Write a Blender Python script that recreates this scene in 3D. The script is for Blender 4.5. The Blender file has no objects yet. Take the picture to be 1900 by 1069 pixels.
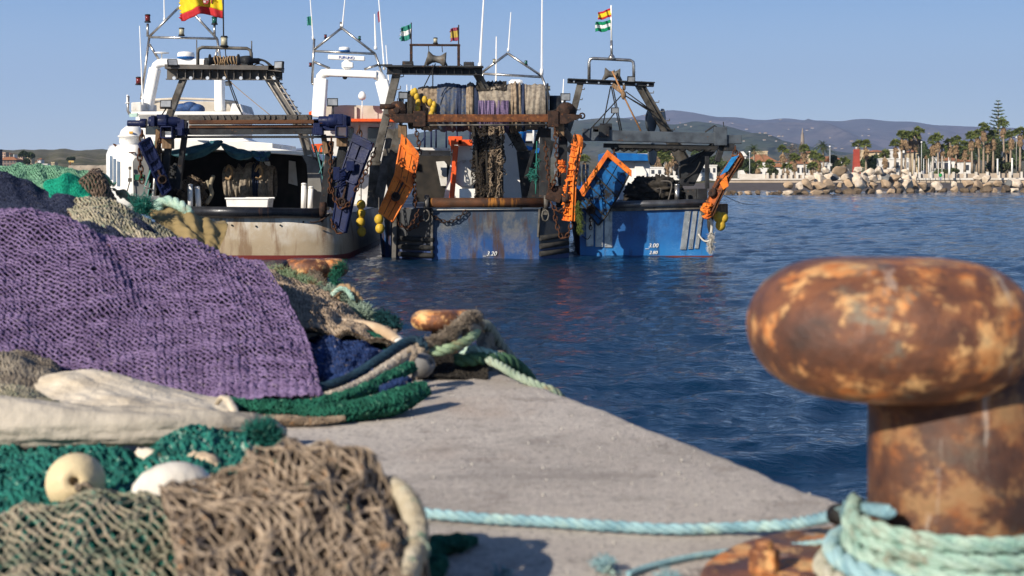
import bpy, math, random
import numpy as np
from mathutils import Vector, Matrix, noise as mn
C = bpy.data.collections.new('scene'); bpy.context.scene.collection.children.link(C)
sc = bpy.context.scene
R = math.radians
random.seed(7); rng = np.random.default_rng(7)

# ------------------------------------------------------------------ camera, sky, sun, exposure
F, HC, HY = 2639.0, 0.78, 326.0      # focal length in photo pixels, eye height over the quay, horizon row
SEA = -1.95
cam = bpy.data.cameras.new('camera'); camo = bpy.data.objects.new('camera', cam); C.objects.link(camo)
camo.location = (0, 0, HC); camo.rotation_euler = (R(90), 0, 0)
cam.lens = 50; cam.sensor_width = 36; cam.shift_y = -(534.5 - HY) / 1900.0
cam.clip_start = 0.05; cam.clip_end = 30000
cam.dof.use_dof = True; cam.dof.focus_distance = 44; cam.dof.aperture_fstop = 5.0
sc.camera = camo
w = bpy.data.worlds.new('World'); sc.world = w; w.use_nodes = True
SUN = Vector((-0.67, -0.74, 0.0)).normalized(); EL = R(28)
nt = w.node_tree; sky = nt.nodes.new('ShaderNodeTexSky'); sky.sky_type = 'NISHITA'; sky.sun_disc = False
sky.sun_elevation = EL; sky.sun_rotation = math.atan2(SUN.x, SUN.y)
sky.air_density = 1.0; sky.dust_density = 0.2; sky.ozone_density = 3.0; sky.altitude = 0
tcw = nt.nodes.new('ShaderNodeTexCoord'); spw = nt.nodes.new('ShaderNodeSeparateXYZ'); nt.links.new(tcw.outputs['Generated'], spw.inputs[0])
rw = nt.nodes.new('ShaderNodeValToRGB'); nt.links.new(spw.outputs[2], rw.inputs[0]); ew = rw.color_ramp.elements     # clear winter sky: pale lavender horizon deepening upward
while len(ew) < 5: ew.new(.5)
for k_, (p_, c_) in zip(ew, [(0.0, (6.2, 7.3, 8.2)), (.05, (4.0, 5.6, 7.5)), (.13, (1.55, 3.15, 5.9)), (.30, (.45, 1.3, 3.4)), (1.0, (.12, .38, 1.3))]): k_.position = p_; k_.color = (*c_, 1)
mw = nt.nodes.new('ShaderNodeMix'); mw.data_type = 'RGBA'; mw.inputs[0].default_value = .82; nt.links.new(sky.outputs[0], mw.inputs[6]); nt.links.new(rw.outputs[0], mw.inputs[7])
nt.links.new(mw.outputs[2], nt.nodes['Background'].inputs[0]); nt.nodes['Background'].inputs[1].default_value = 0.09
sl = bpy.data.lights.new('sun', 'SUN'); sl.energy = 5.0; sl.angle = R(0.5); sl.color = (1.0, 0.91, 0.78)
so = bpy.data.objects.new('sun', sl); C.objects.link(so)
sv = Vector((SUN.x * math.cos(EL), SUN.y * math.cos(EL), math.sin(EL)))
so.rotation_euler = sv.to_track_quat('Z', 'Y').to_euler()
sc.view_settings.view_transform = 'Standard'; sc.view_settings.look = 'None'
sc.view_settings.exposure = 0.55; sc.view_settings.gamma = 1.0
sc.cycles.use_denoising = True
sc.cycles.max_bounces = 8; sc.cycles.volume_bounces = 0; sc.cycles.transparent_max_bounces = 8

def P(px, py, Y):
    """the point at distance Y that stands where the photo's pixel (px, py) looks"""
    return Vector(((px - 950) * Y / F, Y, HC - (py - HY) * Y / F))
def G(px, py, z=0.0):
    Y = (HC - z) * F / (py - HY); return Vector(((px - 950) * Y / F, Y, z))

# ------------------------------------------------------------------ object helpers
def tag(o, label=None, cat=None, group=None, kind=None):
    if label: o['label'] = label
    if cat: o['category'] = cat
    if group: o['group'] = group
    if kind: o['kind'] = kind
    return o
def thing(name, label, cat, loc=(0, 0, 0), group=None):
    o = bpy.data.objects.new(name, None); C.objects.link(o); o.location = loc
    o.empty_display_size = .1
    return tag(o, label, cat, group)
def wloc(o):
    v = Vector(o.location)
    while o.parent: o = o.parent; v += Vector(o.location)
    return v
LAST = [None]
NOSPLIT = {'chain', 'lettering', 'rigging_line', 'cable', 'rivets', 'drain_hole', 'lightening_hole', 'pole', 'crown', 'body', 'trousers', 'green_top', 'orange_rim', 'hull', 'deck_machinery', 'wound_cable', 'stanchion'}
def mesh_np(name, V, Fq, m, parent=None, smooth=True, uv=None):
    """V (n,3) world positions, Fq (m,k) faces -> one mesh object"""
    V = np.asarray(V, dtype=np.float32)
    off = np.array(wloc(parent)) if parent else (V.mean(axis=0) * np.array([1, 1, 0]) + np.array([0, 0, V[:, 2].min()]))
    me = bpy.data.meshes.new(name); k = Fq.shape[1]
    me.vertices.add(len(V)); me.vertices.foreach_set('co', (V - off).astype(np.float32).ravel())
    me.loops.add(Fq.size); me.loops.foreach_set('vertex_index', Fq.ravel().astype(np.int32))
    me.polygons.add(len(Fq)); me.polygons.foreach_set('loop_start', np.arange(0, Fq.size, k, dtype=np.int32))
    if smooth: me.polygons.foreach_set('use_smooth', np.ones(len(Fq), dtype=bool))
    me.update(calc_edges=True)
    if uv is not None:
        l = me.uv_layers.new(name='UVMap'); l.data.foreach_set('uv', np.asarray(uv, dtype=np.float32)[Fq.ravel()].ravel())
    me.materials.append(m)
    o = bpy.data.objects.new(name, me); C.objects.link(o); LAST[0] = o
    if parent: o.parent = parent
    else: o.location = off
    return o
class MB:
    def __init__(s): s.v = []; s.f = []; s.sm = []; s.g = []
    def add(s, vs, fs, smooth=False):
        b = len(s.v); s.g.append(b); s.v.extend([tuple(x) for x in vs]); s.f.extend([tuple(b + i for i in f) for f in fs]); s.sm.extend([smooth] * len(fs)); return s
    def box(s, c, size, rot=None, tp=1.0):
        c = Vector(c); hx, hy, hz = size[0] / 2, size[1] / 2, size[2] / 2
        pts = []
        for z in (-1, 1):
            k = 1 if z < 0 else tp
            for x, y in ((-1, -1), (1, -1), (1, 1), (-1, 1)): pts.append(Vector((x * hx * k, y * hy * k, z * hz)))
        if rot is not None: pts = [rot @ p for p in pts]
        return s.add([p + c for p in pts], [(3, 2, 1, 0), (4, 5, 6, 7), (0, 1, 5, 4), (1, 2, 6, 5), (2, 3, 7, 6), (3, 0, 4, 7)])
    def bar(s, a, b, wx, wy, up=(0, 1, 0)):
        """beam a->b; wx across in the picture plane, wy along `up` (depth)"""
        a = Vector(a); b = Vector(b); d = (b - a); L = d.length; d.normalize(); u = Vector(up)
        u = (u - d * u.dot(d)); u = u.normalized() if u.length > 1e-5 else d.orthogonal().normalized()
        x = u.cross(d); rot = Matrix((x, u, d)).transposed()
        return s.box((a + b) / 2, (wx, wy, L), rot)
    def channel(s, a, b, h, d, up=(0, 1, 0)):
        """an open channel beam: web and two flanges"""
        a = Vector(a); b = Vector(b); e = (b - a).normalized(); u = Vector(up); x = u.cross(e)
        t = .03
        s.bar(a, b, h, t, up)
        for k in (-1, 1): s.bar(a + x * k * (h / 2 - t / 2) - u * d / 2, b + x * k * (h / 2 - t / 2) - u * d / 2, t, d - .004, up)
        return s
    def tube(s, pts, r, n=8, cap=True, closed=False):
        pts = [Vector(p) for p in pts]; N = len(pts); vs = []; fs = []
        rr = r if isinstance(r, (list, tuple)) else [r] * N
        t0 = (pts[1] - pts[0]).normalized(); nrm = t0.orthogonal().normalized()
        for i, p in enumerate(pts):
            if closed: t = (pts[(i + 1) % N] - pts[i - 1]).normalized()
            else: t = (pts[min(i + 1, N - 1)] - pts[max(i - 1, 0)]).normalized()
            nrm = (nrm - t * nrm.dot(t)); nrm = nrm.normalized() if nrm.length > 1e-6 else t.orthogonal().normalized()
            bn = t.cross(nrm)
            for k in range(n):
                a = 2 * math.pi * k / n; vs.append(p + (nrm * math.cos(a) + bn * math.sin(a)) * rr[i])
        for i in range(N if closed else N - 1):
            j = (i + 1) % N
            for k in range(n): k2 = (k + 1) % n; fs.append((i * n + k, i * n + k2, j * n + k2, j * n + k))
        s.add(vs, fs, True)
        if cap and not closed:
            b = len(s.v) - len(vs)
            s.f.append(tuple(b + k for k in range(n))[::-1]); s.sm.append(False)
            s.f.append(tuple(b + (N - 1) * n + k for k in range(n))); s.sm.append(False)
        return s
    def lathe(s, prof, o, axis=(0, 0, 1), n=20, sx=1.0, smooth=True):
        """prof [(r, h)] about axis at o"""
        o = Vector(o); ax = Vector(axis).normalized(); x = ax.orthogonal().normalized(); y = ax.cross(x)
        if abs(ax.z) > .9: x = Vector((1, 0, 0)); y = Vector((0, 1, 0))
        vs = []; fs = []
        for r, h in prof:
            for k in range(n):
                a = 2 * math.pi * k / n; vs.append(o + ax * h + x * (r * math.cos(a) * sx) + y * (r * math.sin(a)))
        for i in range(len(prof) - 1):
            for k in range(n): k2 = (k + 1) % n; fs.append((i * n + k, i * n + k2, (i + 1) * n + k2, (i + 1) * n + k))
        s.add(vs, fs, smooth)
        b = len(s.v) - len(vs)
        if prof[0][0] > 1e-4: s.f.append(tuple(b + k for k in range(n))[::-1]); s.sm.append(False)
        if prof[-1][0] > 1e-4: s.f.append(tuple(b + (len(prof) - 1) * n + k for k in range(n))); s.sm.append(False)
        return s
    def ball(s, c, r, n=14, m=8, axis=(0, 0, 1)):
        rx = r if not isinstance(r, tuple) else r[0]; rz = r if not isinstance(r, tuple) else r[1]
        return s.lathe([(max(rx * math.sin(math.pi * i / m), 1e-5), -rz * math.cos(math.pi * i / m)) for i in range(m + 1)], c, axis, n)
    def prism(s, poly, d, flip=False):
        """closed polygon of points extruded by vector d"""
        d = Vector(d); n = len(poly); a = [Vector(p) for p in poly]; b = [p + d for p in a]
        return s.add(a + b, [tuple(range(n))[::-1], tuple(range(n, 2 * n))] + [(i, (i + 1) % n, n + (i + 1) % n, n + i) for i in range(n)])
    def loft(s, secs, closed=True, cap=True, smooth=False):
        n = len(secs[0]); vs = [p for q in secs for p in q]; fs = []
        for i in range(len(secs) - 1):
            for k in range(n if closed else n - 1): k2 = (k + 1) % n; fs.append((i * n + k, i * n + k2, (i + 1) * n + k2, (i + 1) * n + k))
        if cap: fs.append(tuple(range(n))[::-1]); fs.append(tuple((len(secs) - 1) * n + k for k in range(n)))
        return s.add(vs, fs, smooth)
    def link(s, c, d, side, L, r):
        c = Vector(c); d = Vector(d).normalized(); side = Vector(side); side = (side - d * side.dot(d)).normalized()
        pts = [c + d * (math.cos(a) * L * .62) + side * (math.sin(a) * L * .36) for a in [2 * math.pi * k / 8 for k in range(8)]]
        return s.tube(pts, r, 4, closed=True)
    def chain(s, pts, L=.16, r=.018):
        q = resample(pts, L * .88)
        for i in range(len(q) - 1):
            d = q[i + 1] - q[i]
            s.link((q[i] + q[i + 1]) / 2, d, (1, .1, 0) if i % 2 else (0, 1, .1), L, r)
        return s
    def build(s, name, m, parent=None, bevel=0, smooth=None):
        if parent and 2 <= len(s.g) <= 16 and name not in NOSPLIT:      # pieces that do not touch become parts of their own
            ends = s.g[1:] + [len(s.v)]; bb = []
            for a, e in zip(s.g, ends): q = s.v[a:e]; bb.append([min(p[k] for p in q) - .04 for k in range(3)] + [max(p[k] for p in q) + .04 for k in range(3)])
            cl = list(range(len(bb)))
            for i in range(len(bb)):
                for j in range(i):
                    if all(bb[i][k] <= bb[j][k + 3] and bb[j][k] <= bb[i][k + 3] for k in range(3)) and cl[i] != cl[j]: o_, n_ = cl[i], cl[j]; cl = [n_ if c == o_ else c for c in cl]
            ids = sorted(set(cl))
            if 2 <= len(ids) <= 8:
                import bisect
                fg = [cl[bisect.bisect_right(s.g, min(f)) - 1] for f in s.f]; first = None
                for c in ids:
                    q = MB(); mp = {}
                    for f, k, sm in zip(s.f, fg, s.sm):
                        if k != c: continue
                        for i in f:
                            if i not in mp: mp[i] = len(q.v); q.v.append(s.v[i])
                        q.f.append(tuple(mp[i] for i in f)); q.sm.append(sm)
                    o = q.build(name, m, parent, bevel, smooth); first = first or o
                return first
        loc = wloc(parent) if parent else None
        if loc is None:
            xs = [p[0] for p in s.v]; ys = [p[1] for p in s.v]
            loc = Vector(((min(xs) + max(xs)) / 2, (min(ys) + max(ys)) / 2, min(p[2] for p in s.v)))
        me = bpy.data.meshes.new(name); me.from_pydata([(p[0] - loc.x, p[1] - loc.y, p[2] - loc.z) for p in s.v], [], s.f)
        for p, k in zip(me.polygons, s.sm): p.use_smooth = k if smooth is None else smooth
        me.materials.append(m); me.update()
        o = bpy.data.objects.new(name, me); C.objects.link(o); LAST[0] = o
        if parent: o.parent = parent
        else: o.location = loc
        if bevel:
            b = o.modifiers.new('bevel', 'BEVEL'); b.width = bevel; b.segments = 2; b.limit_method = 'ANGLE'; b.angle_limit = R(40)
        return o
def spline(pts, n=8, closed=False):
    pts = [Vector(p) for p in pts]; out = []; N = len(pts)
    for i in range(N if closed else N - 1):
        g = (lambda k: pts[k % N]) if closed else (lambda k: pts[max(0, min(N - 1, k))])
        a, b, c, d = g(i - 1), g(i), g(i + 1), g(i + 2)
        for k in range(n):
            t = k / n; out.append(.5 * ((2 * b) + (c - a) * t + (2 * a - 5 * b + 4 * c - d) * t * t + (3 * b - a - 3 * c + d) * t ** 3))
    if not closed: out.append(pts[-1])
    return out
def resample(pts, step):
    pts = [Vector(p) for p in pts]; out = [pts[0]]; acc = 0; last = pts[0]
    for p in pts[1:]:
        while (p - last).length >= step:
            last = last + (p - last).normalized() * step; out.append(last)
    return out
def sag(a, b, s, n=10):
    a = Vector(a); b = Vector(b)
    return [a.lerp(b, i / n) + Vector((0, 0, -s * 4 * (i / n) * (1 - i / n))) for i in range(n + 1)]

# ------------------------------------------------------------------ materials
def newmat(name):
    m = bpy.data.materials.new(name); m.use_nodes = True; return m, m.node_tree, m.node_tree.nodes['Principled BSDF']
def ramp(t, stops, fac):
    r = t.nodes.new('ShaderNodeValToRGB'); e = r.color_ramp.elements
    while len(e) < len(stops): e.new(.5)
    for k, (p, c) in zip(e, stops): k.position = p; k.color = (*c, 1) if len(c) == 3 else c
    t.links.new(fac, r.inputs[0]); return r
def noisen(t, scale, detail=6, rough=.55, stretch=(1, 1, 1), dist=0, coord='Object'):
    tc = t.nodes.new('ShaderNodeTexCoord'); mp = t.nodes.new('ShaderNodeMapping'); mp.inputs['Scale'].default_value = stretch
    t.links.new(tc.outputs[coord], mp.inputs[0]); n = t.nodes.new('ShaderNodeTexNoise')
    n.inputs['Scale'].default_value = scale; n.inputs['Detail'].default_value = detail; n.inputs['Roughness'].default_value = rough; n.inputs['Distortion'].default_value = dist
    t.links.new(mp.outputs[0], n.inputs['Vector']); return n
def mix(t, fac, a, b):
    m = t.nodes.new('ShaderNodeMix'); m.data_type = 'RGBA'
    for k, v in ((0, fac), (6, a), (7, b)):
        if isinstance(v, (tuple, list)): m.inputs[k].default_value = (*v, 1) if len(v) == 3 else v
        elif isinstance(v, (float, int)): m.inputs[k].default_value = v
        else: t.links.new(v, m.inputs[k])
    return m.outputs[2]
def mat(name, c1, c2=None, scale=4, rough=.6, metal=0, bump=0, bscale=None, lo=.4, hi=.62, stretch=(1, 1, 1), spots=None, sscale=9, slo=.58, shi=.66, sstretch=(1, 1, 1), rvar=.12):
    m, t, b = newmat(name)
    c2 = c2 or tuple(x * .6 for x in c1)
    n = noisen(t, scale, stretch=stretch); col = ramp(t, [(lo, c1), (hi, c2)], n.outputs[0]).outputs[0]
    if spots:
        n2 = noisen(t, sscale, 8, .65, sstretch); f = ramp(t, [(slo, (0, 0, 0)), (shi, (1, 1, 1))], n2.outputs[0]).outputs[0]; col = mix(t, f, col, spots)
    t.links.new(col, b.inputs['Base Color'])
    n3 = noisen(t, (bscale or scale * 4), 6)
    rr = ramp(t, [(.3, (max(rough - rvar, .03),) * 3), (.7, (min(rough + rvar, 1),) * 3)], n3.outputs[0]); t.links.new(rr.outputs[0], b.inputs['Roughness'])
    b.inputs['Metallic'].default_value = metal
    if rough > .4: b.inputs['Specular IOR Level'].default_value = .18
    if bump:
        bn = t.nodes.new('ShaderNodeBump'); bn.inputs['Strength'].default_value = bump; bn.inputs['Distance'].default_value = .02
        t.links.new(n3.outputs[0], bn.inputs['Height']); t.links.new(bn.outputs[0], b.inputs['Normal'])
    return m
def flat(name, c, rough=.6, metal=0): return mat(name, c, tuple(x * .8 for x in c), rough=rough, metal=metal)

# ------------------------------------------------------------------ water
def water_mat():
    m, t, b = newmat('sea_water')
    b.inputs['Base Color'].default_value = (.003, .019, .047, 1); b.inputs['Roughness'].default_value = .06; b.inputs['IOR'].default_value = 1.33
    n1 = noisen(t, 2.6, 5, .6, (1, 1.6, 1), .4); n2 = noisen(t, 11, 4, .6, (1, 1.5, 1))
    b1 = t.nodes.new('ShaderNodeBump'); b1.inputs['Strength'].default_value = 1.0; b1.inputs['Distance'].default_value = .075
    t.links.new(n1.outputs[0], b1.inputs['Height'])
    b2 = t.nodes.new('ShaderNodeBump'); b2.inputs['Strength'].default_value = 1.0; b2.inputs['Distance'].default_value = .010
    t.links.new(n2.outputs[0], b2.inputs['Height']); t.links.new(b1.outputs[0], b2.inputs['Normal']); t.links.new(b2.outputs[0], b.inputs['Normal'])
    return m
WM = water_mat()
def gridfaces(nr, nc):
    i = np.arange(nr - 1)[:, None] * nc + np.arange(nc - 1)[None, :]
    return np.stack([i, i + 1, i + nc + 1, i + nc], -1).reshape(-1, 4)
def build_water():
    nr, nc = 760, 620
    Y = np.concatenate([[-20.0, 2.0], 6.0 * (330 / 6.0) ** (np.linspace(0, 1, nr - 2))]); s = np.linspace(-1, 1, nc)
    YY = Y[:, None] * np.ones(nc)[None]; W = np.maximum(YY, 6) * .62 + 3
    XX = s[None] * W
    Z = np.zeros_like(XX)
    for k in range(56):
        lam = .22 * (2.6 / .22) ** rng.random(); th = rng.normal(R(-62), R(34)); ph = rng.random() * 6.28
        sl = .028 if lam > .5 else .034
        fade = np.clip((lam / (YY * .0035 + .02) - .9), 0, 1)
        c = np.cos((XX * math.cos(th) + YY * math.sin(th)) * 2 * math.pi / lam + ph)
        Z += sl * lam / (2 * math.pi) * fade * (c + .25 * c * c)
    big = np.sin(XX * .21 + 1) * np.sin(YY * .13 + XX * .05)       # calmer and rougher patches
    Z *= 1.0 + .35 * big
    V = np.stack([XX, YY, SEA + Z], -1).reshape(-1, 3)
    o = mesh_np('sea', V, gridfaces(nr, nc), WM); tag(o, 'deep blue rippled harbour water', kind='structure')
    far = MB(); a = 330 * .62 + 3
    z = SEA
    far.add([(-a, 330, z), (a, 330, z), (9000, 9000, z), (-9000, 9000, z), (-9000, -20, z), (-a * .05, -20, z), (9000, -20, z), (a * .05, -20, z)],
            [(0, 1, 2, 3), (0, 3, 4, 5), (1, 7, 6, 2)])
    o = far.build('sea', WM); tag(o, 'far flat sea water', kind='structure')
build_water()

# ------------------------------------------------------------------ quay
E1, E2 = Vector((.021, 5.5, 0)), Vector((.788, 3.41, 0)); ED = (E1 - E2).normalized(); EN = Vector((-ED.y, ED.x, 0))   # EN points inland (left)
if EN.x > 0: EN = -EN
def concrete():
    m, t, b = newmat('quay_concrete')
    n = noisen(t, 1.6, 8, .6); col = ramp(t, [(.3, (.38, .33, .28)), (.5, (.52, .455, .39)), (.72, (.62, .55, .47))], n.outputs[0]).outputs[0]
    n2 = noisen(t, 7, 10, .78); f = ramp(t, [(.52, (0, 0, 0)), (.66, (1, 1, 1))], n2.outputs[0]).outputs[0]; col = mix(t, f, col, (.30, .25, .21))
    n3 = noisen(t, 60, 4, .7); f = ramp(t, [(.55, (0, 0, 0)), (.64, (1, 1, 1))], n3.outputs[0]).outputs[0]; col = mix(t, f, col, (.22, .19, .17))
    n4 = noisen(t, 47, 3, .6, (1, 1.3, 1)); f = ramp(t, [(.62, (0, 0, 0)), (.68, (1, 1, 1))], n4.outputs[0]).outputs[0]; col = mix(t, f, col, (.66, .60, .52))
    n5 = noisen(t, 2.3, 4, .5, (1, .6, 1)); f = ramp(t, [(.62, (0, 0, 0)), (.8, (.55, .55, .55))], n5.outputs[0]).outputs[0]; col = mix(t, f, col, (.42, .29, .2))
    n7 = noisen(t, 1.05, 10, .72, (1, 1.4, 1), .6); f = ramp(t, [(.54, (0, 0, 0)), (.66, (.7, .7, .7))], n7.outputs[0]).outputs[0]; col = mix(t, f, col, (.25, .215, .185))
    n8 = noisen(t, 1.4, 5, .6, (1, 1, 1), 1.5); f = ramp(t, [(.494, (0, 0, 0)), (.5, (.75, .75, .75)), (.506, (0, 0, 0))], n8.outputs[0]).outputs[0]; n9 = noisen(t, .9, 3, .5); g9 = ramp(t, [(.52, (0, 0, 0)), (.6, (1, 1, 1))], n9.outputs[0]).outputs[0]
    mm = t.nodes.new('ShaderNodeMath'); mm.operation = 'MULTIPLY'; t.links.new(f, mm.inputs[0]); t.links.new(g9, mm.inputs[1]); col = mix(t, mm.outputs[0], col, (.13, .11, .10))
    t.links.new(col, b.inputs['Base Color']); b.inputs['Roughness'].default_value = .92
    bn = t.nodes.new('ShaderNodeBump'); bn.inputs['Distance'].default_value = .012; bn.inputs['Strength'].default_value = 1.0
    n6 = noisen(t, 45, 10, .75); t.links.new(n6.outputs[0], bn.inputs['Height']); t.links.new(bn.outputs[0], b.inputs['Normal'])
    return m
QM = concrete()
def build_quay():
    sv_ = np.concatenate([np.linspace(-8, -4.2, 20), np.linspace(-4.2, 12, 620)[1:], np.linspace(12, 90, 60)[1:]])
    tv = np.concatenate([[-.02, -.018, -.012, 0.0, .012, .03, .06], np.linspace(.1, 4, 60), [6, 10, 20, 40]])
    V = []
    for s in sv_:
        j = mn.noise(Vector((s * 3, 0, 0))) * .018 + mn.noise(Vector((s * 14, 3, 0))) * .011 + mn.noise(Vector((s * 41, 6, 0))) * .006 + max(0, mn.noise(Vector((s * 1.7, 9, 0))) - .18) * .09
        for t_ in tv:
            k = max(0, 1 - t_ / .5)
            p = E1 + ED * s + EN * (t_ + j * k)
            z = mn.noise(Vector((p.x * 1.1, p.y * 1.1, 0))) * .006 + mn.noise(Vector((p.x * 7, p.y * 7, 5))) * .0018
            if t_ < .03: z -= (.03 - t_) ** 2 * 11
            V.append((p.x, p.y, z))
    nr, nc = len(sv_), len(tv)
    V = np.array(V); first = V.reshape(nr, nc, 3)[:, 0, :].copy(); low = first.copy(); low[:, 2] = -3.2; mid = first.copy(); mid[:, 2] = -.12
    V = np.concatenate([low[:, None], mid[:, None], V.reshape(nr, nc, 3)], 1)
    o = mesh_np('quay_pavement', V.reshape(-1, 3), gridfaces(nr, nc + 2)[:, ::-1], QM); tag(o, 'pale worn concrete quay deck with chipped edge', kind='structure')
    g = MB()
    for _ in range(520):
        s = random.uniform(-3.2, 1.0); t_ = random.random() ** 1.3 * 1.7 + .03; p = E1 + ED * s + EN * t_; r = random.uniform(.001, .0032)
        g.ball((p.x, p.y, .004), (r * random.uniform(1, 1.6), r), 5, 3)
    tag(g.build('shell_grit', flat('shell_grit', (.50, .46, .40), .9)), 'white shell crumbs and grit scattered on the quay', 'grit', kind='stuff')
build_quay()

# ------------------------------------------------------------------ land, hills
def hill_mat(name, a, b_, c, sc_=.004):
    m, t, b = newmat(name)
    n = noisen(t, sc_, 10, .62); col = ramp(t, [(.35, a), (.5, b_), (.66, c)], n.outputs[0]).outputs[0]
    n2 = noisen(t, sc_ * 9, 6, .6); f = ramp(t, [(.48, (0, 0, 0)), (.62, (1, 1, 1))], n2.outputs[0]).outputs[0]; col = mix(t, f, col, tuple(x * .5 for x in a))
    t.links.new(col, b.inputs['Base Color']); b.inputs['Roughness'].default_value = 1.0; b.inputs['Specular IOR Level'].default_value = .1
    return m
def ridge(name, label, prof, Y, depth, m, amp, seed, nx=420, nd=46):
    xs = np.array([p[0] for p in prof], float); ys = np.array([p[1] for p in prof], float)
    px = np.linspace(xs[0], xs[-1], nx); py = np.interp(px, xs, ys)
    k = np.ones(7) / 7; py[3:-3] = np.convolve(py, k, 'valid')
    V = []
    for j in range(nd):
        t_ = j / (nd - 1); yy = Y - depth * (1 - t_ / .72) if t_ < .72 else Y + depth * (t_ - .72) / .28 * .6
        sh = (t_ / .72) if t_ < .72 else 1 - (t_ - .72) / .28 * .7
        sh = sh ** 1.15
        for i in range(nx):
            X = (px[i] - 950) * Y / F; top = HC - (py[i] - HY) * Y / F - SEA
            nn = mn.fractal(Vector((X / amp[0], yy / amp[0] * .8, seed)), 1.0, 2.1, 6)
            rd = 1 - abs(mn.noise(Vector((X / (amp[0] * .8) + nn * .3, yy / (amp[0] * 2.2), seed + 9)))) * 2
            z = SEA - 2 + top * sh + (nn * .7 + rd * .6 - .62) * amp[1] * (math.sin(math.pi * min(sh, 1)) + .06)
            V.append((X, yy, z))
    o = mesh_np(name, np.array(V), gridfaces(nd, nx), m); tag(o, label, kind='structure'); return o
HM1 = hill_mat('far_hill', (.11, .085, .09), (.07, .065, .065), (.15, .115, .105), .0016)
HM2 = hill_mat('near_hill', (.035, .05, .03), (.05, .065, .04), (.095, .09, .062), .004)
ridge('hills', 'distant purple mountain ridge', [(-400, 300), (0, 303), (600, 270), (900, 240), (1060, 226), (1180, 216), (1205, 210), (1232, 204), (1262, 205), (1300, 211), (1335, 217), (1362, 214), (1400, 222), (1430, 220), (1455, 216), (1490, 222), (1520, 220), (1555, 223), (1590, 217), (1620, 220), (1660, 223), (1690, 220), (1720, 228), (1760, 231), (1800, 235), (1900, 239), (2050, 246), (2300, 262)], 9000, 4200, HM1, (1100, 190), 1)
ridge('hills', 'darker green foothills with farms', [(-400, 305), (0, 306), (60, 303), (85, 297), (100, 291), (125, 286), (150, 287), (175, 283), (200, 287), (260, 290), (330, 285), (420, 284), (500, 279), (560, 276), (640, 268), (740, 250), (800, 240), (860, 234), (950, 232), (1040, 224), (1085, 219), (1120, 215), (1160, 217), (1215, 222), (1250, 232), (1270, 224), (1300, 223), (1335, 234), (1370, 243), (1420, 255), (1470, 266), (1520, 276), (1560, 280), (1640, 290), (1700, 296), (1900, 300), (2300, 306)], 3600, 1700, HM2, (330, 46), 4)
LM = hill_mat('coast_land', (.08, .08, .04), (.12, .11, .06), (.2, .17, .12), .02)
# ------------------------------------------------------------------ nets, ropes, text
def cr(ctrl, u, v):
    """Catmull-Rom patch over a control grid (rows along v, columns along u)"""
    ctrl = np.asarray(ctrl, float); nr, nc, _ = ctrl.shape
    def wts(x, n):
        x = np.clip(x, 0, 1) * (n - 1); i = np.minimum(x.astype(int), n - 2); t = x - i
        W = np.stack([-.5 * t + t * t - .5 * t ** 3, 1 - 2.5 * t * t + 1.5 * t ** 3, .5 * t + 2 * t * t - 1.5 * t ** 3, -.5 * t * t + .5 * t ** 3], -1)
        I = np.clip(np.stack([i - 1, i, i + 1, i + 2], -1), 0, n - 1); return W, I
    wu, iu = wts(u, nc); wv, iv = wts(v, nr); out = np.zeros(u.shape + (3,))
    for a in range(4):
        row = np.zeros(u.shape + (3,))
        for b in range(4): row += wu[..., b, None] * ctrl[iv[..., a], iu[..., b]]
        out += wv[..., a, None] * row
    return out
def wob(u, v, seed, f, n=10, su=1.0, sv=1.0):
    g = np.random.default_rng(seed); z = np.zeros_like(u)
    for k in range(n):
        a, b = g.normal() * f * su, g.normal() * f * sv; z += np.sin(2 * math.pi * (a * u + b * v) + g.random() * 6.28)
    return z / math.sqrt(n / 2)
class Surf:
    def __init__(s, ctrl, folds=(), seed=1, drop=0.0):
        s.c = np.array([[tuple(p) for p in r] for r in ctrl], float); s.folds = folds; s.seed = seed; s.drop = drop
    def raw(s, u, v): return cr(s.c, u, v)
    def normal(s, u, v):
        e = .004; a = s.raw(u + e, v) - s.raw(u - e, v); b = s.raw(u, v + e) - s.raw(u, v - e)
        n = np.cross(a, b); n /= np.linalg.norm(n, axis=-1, keepdims=True) + 1e-9
        n *= np.where(n[..., 2:3] - .35 * n[..., 1:2] < 0, -1, 1); return n
    def __call__(s, u, v, off=0.0):
        p = s.raw(u, v); h = np.zeros_like(u)
        for k, (amp, f, su, sv_) in enumerate(s.folds): h += amp * wob(u, v, s.seed * 31 + k, f, 10, su, sv_)
        return p + s.normal(u, v) * (h + off)[..., None]
def sheet(name, S, nu, nv, m, parent=None, off=0.0, grain=0.0, seed=3):
    u, v = np.meshgrid(np.linspace(0, 1, nu), np.linspace(0, 1, nv)); p = S(u, v, off)
    if grain: p = p + S.normal(u, v) * (wob(u, v, seed, 30, 40) * grain)[..., None]
    return mesh_np(name, p.reshape(-1, 3), gridfaces(nv, nu), m, parent, uv=np.stack([u, v], -1).reshape(-1, 2))
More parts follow.
